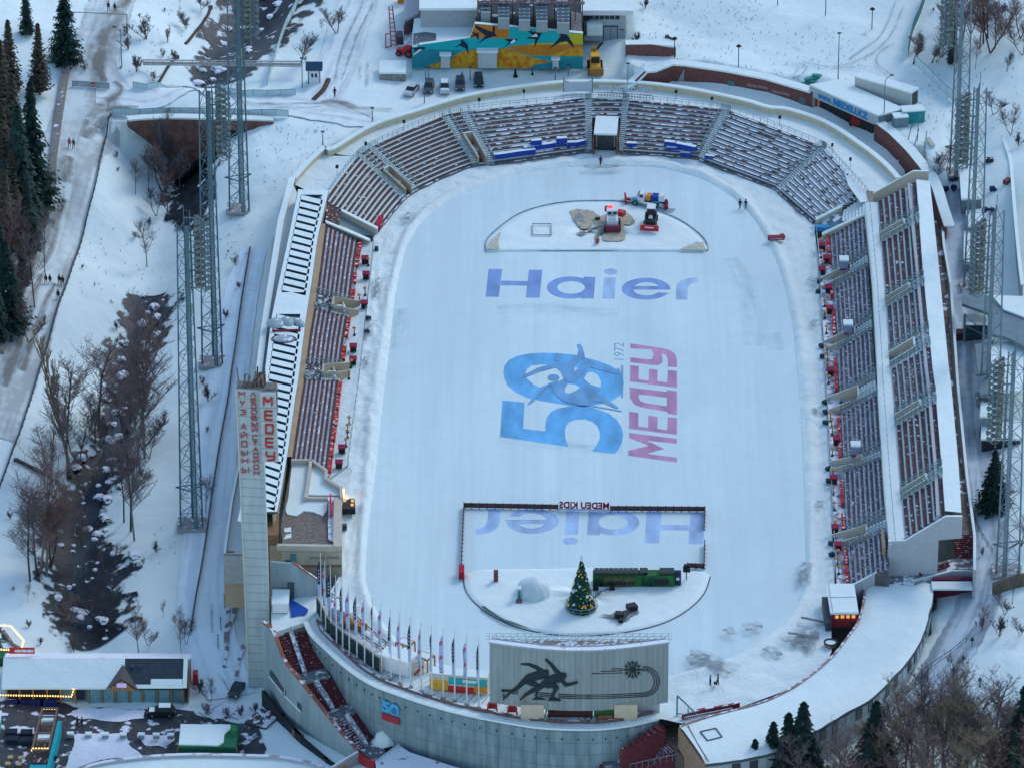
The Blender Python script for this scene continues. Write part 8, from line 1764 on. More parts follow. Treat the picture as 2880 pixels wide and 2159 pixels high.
t=thing('roadside_wall','low tan and grey parapet wall along the left side of the descending road','wall',tuple(bwl[0]));bws=smooth_line(bwl,5);bws=[Vector((p.x,p.y,Hg(p.x,p.y))) for p in bws];mb=MB();mb.wall(bws,[p.z-.5 for p in bws],[p.z+1.0 for p in bws],1.3);mb.build('wall',mat('weathered_tan_wall',(.24,.22,.19),var=.3,snow=.2,ssc=.5),t)
def truss(a,b,label,h=1.0):
 A,B_=G(*a),G(*b);A.z=B_.z=max(A.z,B_.z)+1.2;t=thing('pipe_bridge',label,'pipe bridge',tuple(A));mb=MB();n=16
 for dz in(0,h):mb.tube(A+Vector((0,0,dz)),B_+Vector((0,0,dz)),.13,n=5)
 for k in range(n+1):p=A.lerp(B_,k/n);mb.tube(p,p+Vector((0,0,h)),.08,n=4)
 mb.build('truss',mat('grey_truss',(.33,.34,.33),snow=.4),t);mb=MB();mb.tube(A+Vector((0,.5,.2)),B_+Vector((0,.5,.2)),.25,n=8);mb.build('pipe',mat('lagged_pipe',(.4,.38,.34)),t)
truss(q(0,0,1240,610),q(1,0,390,655),'thin snowy pipe bridge crossing the stream above the road bridge')
A,B_=G(*q(0,0,620,270)),G(*q(0,0,1100,290));t=thing('height_gate','thin tan bar spanning the upper road between two posts','height bar',tuple(A));mb=MB();mb.tube(A+Vector((0,0,4)),B_+Vector((0,0,4)),.1);mb.build('bar',mat('tan_bar',(.35,.27,.2)),t);mb=MB();mb.tube(A,A+Vector((0,0,4)),.1);mb.build('post',STEEL,t);mb=MB();mb.tube(B_,B_+Vector((0,0,4)),.1);mb.build('post',STEEL,t)
def dark_line(uv,w,label,name,h=.3,m=None):
 l_=smooth_line([G(*p) for p in uv],6);l_=[Vector((p.x,p.y,Hg(p.x,p.y)+.15)) for p in l_];t=thing(name,label,'pipe',tuple(l_[0]));mb=MB();mb.path(l_,w,n=5);mb.build('pipe',m or mat('dark_rust_pipe',(.08,.055,.045),var=.4),t);mb=MB();mb.box((l_[0].x,l_[0].y,l_[0].z),(.8,.6,.6));mb.build('joint',DARKST,t)
dark_line(L(0,0,[(1820,70),(1790,150),(1700,270),(1600,385)]),.32,'dark pipe running diagonally down the snowy slope, upper piece','ground_pipe');dark_line(L(0,0,[(1530,500),(1450,590),(1340,770)]),.3,'dark pipe running diagonally down the snowy slope, lower piece','ground_pipe')
dark_line(L(1,0,[(625,700),(580,790),(495,875)]),.5,'dark kerb of bare earth curving beside the lane','earth_kerb');dark_line(L(0,2,[(140,660),(260,720),(400,790)]),.4,'dark pipe sticking out of the snow beside the bare trees','ground_pipe')
dark_line(L(2,0,[(1340,325),(1410,350)]),.2,'short dark pipe in the snow above the brown wall','ground_pipe');dark_line(L(2,0,[(700,470),(780,380)]),.25,'dark kerb up the ramp behind the wheel loader','ramp_kerb')
# RESTAURANT AND YARD
ZG=-14
def bz(x,y):return q(0,3,x,y)
rs_=thing('restaurant','long wooden restaurant with teal doors, roof half snowy and half dark','restaurant',tuple(P(*bz(850,1090),ZG)))
y0_=P(*bz(850,1092),ZG).y;X=lambda x,z=ZG:P(bz(x,0)[0],1900,z).x
ze,zr=ZG+3.2,ZG+5.6;ye_=y0_-.9;yr_=y0_+4.6;yb2=y0_+9.5
def rx(x):return X(x)
xl,xm,xr=rx(55),rx(1100),rx(1640)
mb=MB();mb.box(((xl+xr)/2+.6,y0_+4.5,ZG+1.6),(xr-xl-2.0,8.6,3.2));mb.build('wall',mat('teal_panels',(.16,.30,.32),var=.15),rs_)
def roofq(x0,x1,m,nm,lift=0,f0=0,f1=1):
 mb=MB();a=lambda f:(ye_+(yr_-ye_)*f,ze+(zr-ze)*f+lift)
 (ya,za),(yb,zb)=a(f0),a(f1);mb.face([(x0,ya,za),(x1,ya,za),(x1+(.9 if x0<-100 else 0),yb,zb),(x0,yb,zb)]);mb.face([(x0,ya,za-.25),(x0,ya,za),(x0,yb,zb),(x0,yb,zb-.25)]);mb.face([(x1,ya,za-.25),(x1,yb,zb-.25),(x1,yb,zb),(x1,ya,za)]);mb.face([(x0,ya,za-.25),(x1,ya,za-.25),(x1,ya,za),(x0,ya,za)]);return mb.build(nm,m,rs_)
roofq(xl,xm,SNOW,'snowy_roof',.08);roofq(xm,xr,mat('dark_slate_roof',(.035,.055,.07),var=.2),'dark_roof');roofq(rx(1200),xr,SNOW,'roof_snow_patch',.10,0,.12);roofq(rx(1330),rx(1600),SNOW,'roof_snow_patch',.14,.1,.30);roofq(xr-.7,xr,SNOW,'roof_edge_snow',.12,0,1)
mb=MB();mb.face([(xl,yr_,zr+.1),(xr+.4,yr_,zr+.1),(xr+.4,yb2,ze+.6),(xl,yb2,ze+.6)]);mb.build('back_roof',mat('back_roof_snow',(.6,.65,.7),snow=.75,ssc=.5),rs_)
mb=MB();mb.face([(xr-.2,y0_-.4,ZG),(xr-.2,y0_+9,ZG),(xr-.2,y0_+9,ze),(xr-.2,yr_,zr-.2),(xr-.2,y0_-.4,ze)]);mb.face([(xr+.2,y0_-.4,ZG),(xr+.2,y0_-.4,ze),(xr+.2,yr_,zr-.2),(xr+.2,y0_+9,ze),(xr+.2,y0_+9,ZG)]);mb.build('gable_wall',WOOD,rs_)
for x in(90,205,320,440,555,680,795,910,1025,1145,1260,1380,1500,1600):mb=MB();mb.box((rx(x),y0_-.25,ZG+1.5),(.28,.3,3.0));mb.build('timber_post',WOOD,rs_)
for x0,x1 in((100,200),(215,315),(330,430),(450,550),(690,760)):mb=MB();mb.box(((rx(x0)+rx(x1))/2,y0_-.1,ZG+1.8),(rx(x1)-rx(x0),.25,2.2));mb.build('open_bay',DARK,rs_)
for x0,x1 in((805,900),(920,1015),(1035,1135),(1155,1250),(1270,1370),(1390,1490)):mb=MB();mb.box(((rx(x0)+rx(x1))/2,y0_-.15,ZG+1.4),(rx(x1)-rx(x0)-.1,.2,2.6));mb.build('door',mat('grey_teal_door',(.17,.33,.34),var=.15),rs_)
gx=rx(1085);mb=MB();mb.face([(gx-2.9,ye_-.5,ze-.2),(gx,ye_-.5,ze+2.1),(gx,yr_-1.2,ze+2.1)]);mb.face([(gx+2.9,ye_-.5,ze-.2),(gx,yr_-1.2,ze+2.1),(gx,ye_-.5,ze+2.1)]);mb.build('gable_roof',mat('brown_slate',(.10,.09,.09)),rs_);mb=MB();mb.face([(gx-2.4,ye_-.45,ze-.1),(gx+2.4,ye_-.45,ze-.1),(gx,ye_-.45,ze+1.8)]);mb.build('gable',WOOD,rs_);mb=MB();mb.box((gx,ye_-.5,ze+.9),(1.6,.05,.8));mb.build('gable_sign',mat('lilac_sign',(.45,.35,.6),emit=(.5,.4,.8),es=.3),rs_)
for x in(1170,1232):mb=MB();f=.72;mb.box((rx(x),ye_+(yr_-ye_)*f,ze+(zr-ze)*f+.15),(.45,.9,.25));mb.build('roof_window',mat('dark_plum',(.07,.06,.08)),rs_)
rg=thing('roof_sign','long red sign with white lettering on the ridge of the restaurant','sign',(rx(210),yr_+1.5,zr));mb=MB();mb.box((rx(210),yr_+1.5,zr+.7),(rx(320)-rx(100),.2,1.1));mb.build('panel',mat('bright_red_sign',(.65,.04,.04)),rg);mb=MB()
for k in range(7):mb.box((rx(160+k*23),yr_+1.38,zr+.7),(.45,.05,.4+.15*(k%2)))
mb.build('lettering',WHITE,rg)
def bulbs(pts3,label,n=None,r=.09):
 t=thing('light_string',label,'lights',tuple(pts3[0]));l_=resamp([Vector(p) for p in pts3],n or int(sum((Vector(b)-Vector(a)).length for a,b in zip(pts3[:-1],pts3[1:]))/.42));mb=MB();mb.path(l_,.03,n=3);mb.build('wire',BLACK,t);mb=MB()
 for p in l_:mb.box((p.x,p.y,p.z-.08),(r*2,)*3)
 mb.build('bulbs',BULB,t)['kind']='stuff'
bulbs([(rx(-20),y0_-1.6,ZG+2.5),(rx(505),y0_-1.6,ZG+2.3),(rx(655),y0_-1.6,ZG+2.2),(rx(672),y0_-1.2,ZG+3.3)],'string of warm bulbs under the eave of the restaurant')
for i,x in enumerate((140,235,340,455)):simple('blue_bench','deep blue cushion bench before the restaurant, '+['leftmost','second from left','third from left','rightmost'][i]+' of four','bench',(rx(x),y0_-1.2,ZG+.1),(2.6 if i!=1 else 1.6,1.0,.9),mat('deep_blue_cushion',(.015,.03,.14)))
p=P(*bz(60,700),-12);t=thing('viewing_deck','green lawn deck with lit curved railing at the left edge above the restaurant','deck',tuple(p));mb=MB();mb.prism([P(*bz(x,y),-11) for x,y in((-80,480),(30,490),(100,560),(170,640),(100,700),(-80,720))],-15,-11);mb.build('deck',mat('astro_turf',(.02,.13,.06),snow=.35,ssc=.5),t)
mb=MB();mb.wall([P(*bz(x,y),-11) for x,y in((-60,440),(20,470),(110,600),(230,665))],-14,-10.6,.5);mb.build('edge',mat('brown_edge',(.22,.16,.12),snow=.3),t)
bulbs([tuple(P(*bz(x,y),-9.4)) for x,y in((-10,420),(90,425),(205,550),(180,640),(-10,628))],'glowing light string along the curved deck railing at the left edge',r=.1)
q0=P(*bz(275,1590),ZG);br_=thing('container_bar','open topped bar of brown frames and light strings with a turquoise side wall','bar',tuple(q0))
zt4=ZG+2.8;c1,c2,c3,c4=P(*bz(275,1500),zt4),P(*bz(420,1500),zt4),P(*bz(495,1140),zt4),P(*bz(365,1140),zt4)
mb=MB();mb.prism([c1,c2,c3,c4],ZG,ZG+.3);mb.build('floor',mat('dark_deck_floor',(.08,.065,.06),snow=.2),br_)
mb=MB()
for s in(0,.2,.4,.6,.8,1):a,b=c1.lerp(c4,s),c2.lerp(c3,s);mb.tube(a,b,.16,n=4);mb.tube((a.x,a.y,ZG),a,.13,n=4);mb.tube((b.x,b.y,ZG),b,.13,n=4)
mb.tube(c1,c4,.18,n=4);mb.tube(c2,c3,.18,n=4);mb.tube(c1,c2,.18,n=4);mb.build('frame',mat('brown_frame',(.20,.13,.10)),br_)
mb=MB();mb.prism([(c2.x,c2.y-6),(c2.x+.5,c2.y-6),(c3.x+.9,c3.y-4),(c3.x+.3,c3.y-4)],ZG,zt4);mb.prism([(c1.x,c1.y-6),(c2.x,c2.y-6),(c2.x,c2.y-4.2),(c1.x,c1.y-4.2)],ZG,zt4-.2);mb.build('side_wall',mat('turquoise_wall',(.01,.36,.40),var=.1),br_)
for(s0,s1) in((.72,.85),(.3,.42)):a,b,c,d=c1.lerp(c4,s0),c2.lerp(c3,s0),c2.lerp(c3,s1),c1.lerp(c4,s1);mb=MB();mb.prism([a.lerp(b,.15),b.lerp(a,.1),c.lerp(d,.1),d.lerp(c,.15)],zt4-.5,zt4-.1);mb.build('snowy_shelf',SNOW,br_)
for v in(1455,1570):p=P(*bz(470,v),ZG+1.5);mb=MB();mb.tube((p.x-.2,p.y,p.z),(p.x+.3,p.y-.1,p.z),.42,n=12,cap=True);mb.build('porthole',BLACK,br_)
bulbs([tuple(c1),tuple(c4),tuple(c3)],'light string along the left and far edge of the turquoise bar',r=.1);bulbs([tuple(c1+Vector((.2,.3,.1))),tuple(c2+Vector((-.2,.3,.1)))],'light string across the near end of the turquoise bar',r=.12)
p=P(*bz(0,1330),ZG);simple('green_stall','turquoise stall with a snowy roof cut by the left edge of the yard','stall',(p.x-1.5,p.y,ZG),(3.4,3.6,2.4),TEAL,top=SNOW)
p=P(*bz(30,790),-13);simple('blue_stall','dark blue stall at the left edge beside the restaurant','stall',(p.x,p.y,-14),(2.2,1.6,1.8),mat('navy_stall',(.01,.04,.12)))
for i,(x,y) in enumerate(((92,1595),(183,1600),(70,1650),(165,1655))):p=P(*bz(x,y+15),ZG);t=thing('bar_stool','round yellow stool in the dark yard, '+['upper left','upper right','lower left','lower right'][i]+' of four','stool',(p.x,p.y,ZG+.2),group='yellow stools');mb=MB();mb.tube((0,0,0),(0,0,.8),.08);mb.build('leg',BLACK,t,world=False);mb=MB();mb.tube((0,0,.8),(0,0,.95),.5,n=12,cap=True);mb.build('seat',mat('ochre_seat',(.5,.36,.15)),t,world=False)
for i,(x,y) in enumerate(((100,1380),(230,1385),(110,1440),(230,1450))):p=P(*bz(x,y),ZG);simple('lounge_chair','black lounge chair in the yard left of the turquoise bar','chair',(p.x,p.y,ZG+.2),(1.9,1.5,.8),mat('navy_black',(.01,.02,.04)),group='black lounge chairs')
for i,x in enumerate((610,765,912,1065,1222,1350,1475)):p=P(*bz(x,1400+i*2),ZG);simple('concrete_block','small concrete block with a snow cap along the snowy yard edge','block',(p.x,p.y,ZG+.25),(1.0,.7,.6),CONC,top=SNOW,group='concrete blocks in the yard')
q1=P(*bz(1800,1500),ZG);gk=thing('green_kiosk','green kiosk with a flat snowy roof in the lower left yard','kiosk',(q1.x,q1.y+3.2,ZG));zt5=ZG+3
a1_,a2_,a3_,a4_=P(*bz(1535,1475),zt5),P(*bz(2040,1475),zt5),P(*bz(2065,1285),zt5),P(*bz(1560,1275),zt5)
mb=MB();mb.prism([a1_,a2_,a3_,a4_],ZG,zt5-.25);mb.build('wall',mat('bottle_green',(.015,.11,.06),var=.2),gk);mb=MB();mb.prism([a1_,a2_,a3_,a4_],zt5-.25,zt5);mb.build('roof',mat('green_roof',(.02,.16,.07),var=.2),gk)
sn_=[P(*bz(x,y),zt5) for x,y in ragged([(1560,1285),(1990,1290),(1990,1330),(1940,1370),(1930,1440),(1880,1470),(1545,1460)],1.5,4,5)];mb=MB();mb.prism(sn_,zt5,zt5+.22);mb.build('roof_snow',SNOW,gk);mb=MB();p=P(*bz(2015,1330),zt5+.5);mb.box(tuple(p),(.9,1.6,1.0));mb.build('vent',GREEN,gk);mb=MB();mb.tube(tuple(a1_),(a1_.x-.3,a1_.y,ZG),.12);mb.tube(tuple(a2_),(a2_.x+.2,a2_.y,ZG),.12);mb.build('corner_post',WOOD,gk)
rgp=[P(u,v,-11) for u,v in L(0,3,[(640,1690),(850,1620),(1150,1575),(1500,1548),(1850,1545),(2211,1555)])+L(1,3,[(200,1565),(350,1590),(500,1625),(620,1670)])]
t=thing('round_terrace','large round snow covered terrace with a pale curved parapet at the bottom edge','terrace',tuple(rgp[4]));rs2=smooth_line(rgp,5);mb=MB();mb.wall(rs2,-15,-10.8,.7,0,1);mb.build('parapet',[mat('pale_parapet',(.40,.43,.44),var=.06),mat('half_snowy_top',(.45,.4,.4),snow=.6,ssc=.5)],t)
mb=MB();mb.face([(p.x,p.y,-11.3) for p in rs2]+[(rs2[-1].x,rs2[-1].y-30,-11.3),(rs2[0].x,rs2[0].y-30,-11.3)]);mb.build('floor',SNOW,t)
p=P(*q(1,3,750,1645),-9.6);simple('orange_box','orange box at the bottom edge beside the white topped parapet','box',(p.x,p.y,-11),(1.6,1.2,1.0),ORANGE)
p=gp(0,3,1690,920);simple('red_cabinet','red cabinet at the right end wall of the restaurant','cabinet',tuple(p),(.8,1.6,2.0),RED)
p=gp(1,3,60,1250);t=thing('planter_terrace','dark planter terrace with twiggy shrub below the foot of the pylon','planter',tuple(p));mb=MB();mb.box((p.x,p.y,p.z+.3),(4,5,.5),rz=-.5);mb.build('box',mat('dark_planter_box',(.10,.08,.07),snow=.45),t)
# RIGHT SIDE BUILDINGS
fz=lambda x,y:(2600+x/2.368,600+y/2.368);f0z=lambda x,y:(2600+x/2.368,y/2.368)
CORR=mat('corrugated_grey',(.20,.27,.29),var=.12,sc_=.5,wave=('Y',1.2,.6,.7))
gb_=thing('service_bridge','grey corrugated covered bridge and hall with snowy roofs at the right edge','building',tuple(P(*fz(450,800),3)))
def fsl(pts,z,th,m,nm):mb=MB();mb.prism([P(*fz(x,y),z) for x,y in pts],z-th,z);return mb.build(nm,m,gb_)
fsl([(250,505),(430,550),(510,620),(680,690),(900,760),(900,900),(663,885),(560,830),(440,800),(420,660),(250,600)],9,.6,CORR,'corrugated_roof')
fsl([(450,545),(900,560),(900,750),(663,690),(530,640)],9.4,.3,SNOW,'roof_snow');fsl([(335,872),(440,860),(460,840),(425,1200),(370,1205)],7.5,.6,CORR,'corrugated_ramp');fsl([(445,880),(580,848),(680,930),(700,1180),(440,1190)],7.6,.3,SNOW,'roof_snow')
mb=MB();a_,b_=P(*fz(262,600),8.4),P(*fz(425,650),8.4);mb.box(((a_.x+b_.x)/2,a_.y-3.2,3),(b_.x-a_.x,.4,5.2));mb.build('dark_window_wall',mat('dark_teal_wall',(.03,.07,.085),var=.4),gb_)
mb=MB();mb.box(((a_.x+b_.x)/2,a_.y-1.6,6.3),(b_.x-a_.x-.4,2.4,.4));mb.build('snow_ledge',SNOW,gb_);mb=MB()
for p in(a_,b_):mb.box((p.x,p.y-3.3,4),(.4,.5,8));
mb.tube((a_.x,a_.y-3.5,5.8),(b_.x,b_.y-3.5,5.0),.12);mb.tube((a_.x,a_.y-3.5,7.8),((a_.x+b_.x)/2,a_.y-3.5,5.9),.08);mb.build('frame',STEEL,gb_)
mb=MB();p=P(*fz(290,880),1);mb.box((p.x,p.y,2.2),(4.2,2,3.2));mb.build('brown_base',mat('plum_brick',(.08,.035,.045)),gb_)
def hut(zf_,pts,z,h,label,wallm,nm='snowy_hut'):
 ps=[P(*zf_(x,y),z) for x,y in pts];t=thing(nm,label,'hut',tuple(ps[0]));mb=MB();mb.prism(ps,z-.35,z);mb.build('roof',SNOW,t);c=sum(ps,Vector())/len(ps);mb=MB();mb.prism([(c.x+(p.x-c.x)*.94,c.y+(p.y-c.y)*.96) for p in ps],z-.35-h,z-.35);mb.build('wall',wallm,t);return t
GW=mat('grey_green_wall',(.20,.26,.27),var=.15)
hut(f0z,[(232,1140),(325,1100),(385,1320),(245,1325)],8,4,'white roofed hut between the first and second right masts',GW);hut(fz,[(375,1255),(465,1255),(462,1350),(368,1350)],6,4,'small white roofed hut at the foot of the third right mast',GW)
hut(f0z,[(275,1400),(380,1390),(395,1500),(290,1510)],6,3,'small snowy machine shed below the first right hut',GW);hut(fz,[(262,120),(360,115),(365,330),(262,330)],5,3,'low snowy roof beside the second right mast',GW);hut(fz,[(380,1370),(640,1380),(650,1500),(375,1500)],4.0,4,'dark hut roof behind the nearest right mast',DARK,'dark_hut')
cw=thing('curved_fence','tall pale grey curved panel fence with snow on top along the right edge','fence',tuple(P(*f0z(450,900),7)));fl2=[P(*f0z(x,y),9) for x,y in((448,745),(490,830),(540,960),(575,1080),(590,1250),(610,1500),(640,1800))]+[P(*fz(650,540),7)]
fl2=smooth_line(fl2,5);mb=MB();mb.wall(fl2,3,8.8,.25);mb.build('panel',mat('pale_grey_panel',(.36,.40,.42),var=.08),cw);mb=MB();mb.wall(fl2,8.8,9.05,.6);mb.build('snow_cap',SNOW,cw)
for i,(x,y,lab) in enumerate(((430,1080,'dark snow speckled tyre stack under the curved fence'),(550,1220,'reddish brown drum beside the curved fence'),(145,1225,'small navy crate in the snow near the right stand'),(205,1200,'blue barrel beside the first right hut'),(195,1262,'small dark blue box left of the first right hut'),(452,1270,'blue crate beyond the second right mast'),(400,1410,'small navy crate under the second right mast'),(450,1415,'small blue drum near the third right mast'))):
 p=G(*f0z(x,y));t=thing('yard_clutter',lab,'clutter',tuple(p),i);mb=MB();mb.box((0,0,.4),(1.6 if i<2 else.7,.9,.8));mb.box((.5,.4,.3),(.5,.5,.5),rz=.6);mb.build('body',[mat('speckled_black',(.04,.05,.06),snow=.45,ssc=1.5),mat('rust_drum',(.2,.08,.07)),mat('dull_navy',(.02,.04,.13),snow=.25)][min(i,2)],t,world=False)
rwr=thing('timber_wall','dark timber retaining wall at the lower right behind bare trees','wall',tuple(G(2800,1680)));l_=[G(2792,1672),G(2840,1655),G(2900,1640)];mb=MB();mb.wall(l_,[p.z-1 for p in l_],[p.z+2.2 for p in l_],.6);mb.build('wall',mat('dark_timber',(.13,.11,.07),var=.3),rwr)
for i,(x,y,lab) in enumerate(((1685,770,'left dark green cone marker on a post in the lower right snow'),(1605,870,'dark marker post head nearest the bare trees'),(1762,610,'small dark marker higher up the lower right fence'),(1828,960,'round dark marker among the lower right branches'))):
 p=gp(3,3,x,y);t=thing('marker_post',lab,'marker',tuple(p));mb=MB();mb.tube((0,0,0),(0,0,1.4),.1);mb.build('post',TEALD,t,world=False);mb=MB();mb.lathe([(.32,1.2),(.3,1.5),(0,1.9)],n=8);mb.build('head',mat('dark_green_head',(.02,.08,.07)),t,world=False)
gp2=thing('metal_gate','green grey metal frame gate left of the curved hall','gate',tuple(at(2,3,1500,1200)));a_,b_,c_=at(2,3,1425,1200),at(2,3,1520,1235),at(2,3,1600,1215);mb=MB();mb.tube(a_,a_+Vector((0,0,3.6)),.14);mb.tube(a_+Vector((0,0,3.6)),c_+Vector((0,0,.4)),.14);mb.tube(b_,b_+Vector((0,0,2)),.1);mb.tube(a_+Vector((0,0,.3)),c_+Vector((0,0,.3)),.1);mb.build('frame',TEALD,gp2)
bg=thing('red_barrier_row','row of red plastic barriers with a white rail beside the curved hall','barrier',tuple(at(2,3,1700,1200)));l_=LP(L(2,3,[(1470,1235),(1650,1190),(1900,1150),(1960,1130)]),.5);mb=MB();mb.wall(l_,.5,1.5,.5);mb.build('barrier',mat('scuffed_red',(.26,.04,.05),var=.4,sc_=1.5,snow=.56,ssc=.8),bg);l2=LP(L(2,3,[(1490,1265),(1900,1185)]),.5);mr=MB();mr.path([p+Vector((0,0,1)) for p in l2],.07)
for k in range(25):p=l2[0].lerp(l2[1],k/24);mr.tube(p,p+Vector((0,0,1)),.05,n=4)
mr.build('rail',WHITE,bg)
# LIGHT MASTS
TWM=mat('galvanised_blue',(.10,.18,.21),var=.15,metal=.2,rough=.6);TWG=mat('galvanised_grey',(.17,.24,.27),var=.12,metal=.2,rough=.6)
lampm=None
def tower(bu,bv,vt,wb,wt,pv0,pv1,side,label,m=TWM,strut=None):
 global lampm
 b=G(bu,bv);Ht_=hgt(b,vt);t=thing('light_mast',label,'light mast',tuple(b));zt0,zt1=hgt(b,pv1),hgt(b,pv0)
 legs=[(-.5,-.3),(.5,-.3),(0,.55)];body_top=Ht_*.97;mb=MB();W_at=lambda z:wb+(wt-wb)*z/Ht_
 for i,(lx,ly) in enumerate(legs):
  r=.17
  mb=MB();mb.tube((lx*wb,ly*wb,0),(lx*wt,ly*wt,body_top),r,r*.75,n=6);mb.build('leg',m,t,world=False)
 n=max(8,int(body_top/3.0));mb=MB()
 for k in range(n):
  z0,z1=body_top*k/n,body_top*(k+1)/n;w0,w1=W_at(z0),W_at(z1)
  for i in range(3):
   a,c=legs[i],legs[(i+1)%3];s=k%2
   p0=(a[0]*w0,a[1]*w0,z0) if s else(c[0]*w0,c[1]*w0,z0);p1=(c[0]*w1,c[1]*w1,z1) if s else(a[0]*w1,a[1]*w1,z1);mb.tube(p0,p1,.07,n=3);mb.tube((a[0]*w0,a[1]*w0,z0),(c[0]*w0,c[1]*w0,z0),.06,n=3)
 mb.build('bracing',m,t,world=False)
 mb=MB()
 for dx in(-.3,0,.3,.55):mb.tube((side*.18*wb+dx*.7,-.5*wb,0),(side*.22*wt+dx*.55,-.45*wt,body_top),.11,n=4)
 mb.build('cable_riser',m,t,world=False)
 mb=MB();zz=hgt(b,bv-(bv-vt)*.12);mb.tube((-2.6,-.6,zz+.6),(0,-1.0,zz),.14,n=4);mb.tube((2.3,-.4,zz+1.2),(0,-1.0,zz),.14,n=4);mb.tube((-2.6,-.6,zz+.6),(2.3,-.4,zz+1.2),.1,n=4);mb.build('anti_climb_frame',m,t,world=False)
 mb=MB();mb.tube((0,0,body_top),(0,0,Ht_+1.5),.08,n=4);mb.tube((.5,0,body_top),(.5,0,Ht_-.5),.06,n=4);mb.tube((-.5*wt,0,body_top-1.5),(0,0,body_top),.1,n=4);mb.build('spike',m,t,world=False)
 px=side*(wt*.5+1.5);Lw=3.0;sx,sy=.6*side,-.8;S_=lambda d,z,o=0:(px+sx*d+side*.8*o,-.3+sy*d+.6*o,z);mb=MB()
 for dy in(-Lw/2,0,Lw/2):mb.tube(S_(dy,zt0),S_(dy,zt1),.13,n=4)
 rows=max(8,int((zt1-zt0)/1.05))
 for k in range(rows+1):z=zt0+(zt1-zt0)*k/rows;mb.tube(S_(-Lw/2,z),S_(Lw/2,z),.09,n=4);mb.tube(S_(-Lw/2,z,-.9),S_(Lw/2,z,-.9),.07,n=4);mb.tube(S_(Lw/2,z,-.9),S_(Lw/2,z,0),.07,n=4)
 for k in range(0,rows+1,3):z=zt0+(zt1-zt0)*k/rows;mb.tube((0,0,z),(px,-.3,z),.12,n=4)
 mb.build('lamp_rack',m,t,world=False)
 mb=MB()
 for dy in(-Lw/2,Lw/2):mb.tube(S_(dy,zt0-.6,-.9),S_(dy,zt1+1.2,-.9),.1,n=4)
 for k in range(rows):mb.box(S_(0,zt0+(zt1-zt0)*(k+.5)/rows,-.55),(.9,.9,.55),rz=.6*k)
 mb.build('ballast_boxes',mat('mottled_rack',(.19,.22,.19),var=.6,sc_=1.6),t,world=False)
 if lampm is None:
  ml=MB();ml.lathe([(.16,-.2),(.42,.15),(.42,.22),(0,.22)],n=7);ml.box((0,0,-.3),(.3,.3,.3));tmp=ml.build('floodlight',mat('lamp_grey',(.14,.18,.18),var=.4,sc_=2),t,world=False);lampm=tmp.data;bpy.data.objects.remove(tmp)
 for k in range(rows):
  for j in range(3):
   o=bpy.data.objects.new('floodlight',lampm);COL.objects.link(o);o.parent=t;o.location=S_(-Lw/2+j*Lw/2,zt0+(zt1-zt0)*(k+.5)/rows,.35+.12*(k%2));o.scale=(1.15,)*3;o.rotation_euler=(0,side*R(112),side*R(37))
 mb=MB();mb.box((0,0,.25),(wb+1.2,wb+.8,.5));mb.build('footing',CONC,t,world=False)
 if strut:
  for vv in strut:z=hgt(b,vv);mb=MB();mb.box((side*.9,-.8,z),(.45,.3,2.0));mb.build('antenna_panel',mat('pale_yellow_panel',(.55,.52,.35)),t,world=False)
 return t
tower(q(0,0,2060,1500)[0]+3,592,-150,3.6,2.4,-60,105,1,'tall blue grey lattice light mast farthest up the left side',strut=(145,))
tower(598,1022,225,3.6,2.2,245,440,1,'middle blue grey lattice light mast on the left side',strut=(488,500))
tower(540,1478,600,3.8,2.2,612,808,1,'nearest blue grey lattice light mast on the left, above the stream',strut=(862,))
tower(2694,490,-120,3.2,2.4,-40,130,-1,'lattice light mast farthest up the right side',TWG)
tower(2735,807,225,3.2,2.2,265,462,-1,'second lattice light mast from the top on the right',TWG)
tower(2782,1125,570,3.4,2.4,620,822,-1,'third lattice light mast from the top on the right beside the corrugated bridge',TWG)
tower(2832,1610,965,3.8,2.6,1010,1232,-1,'nearest lattice light mast at the right edge',TWG)
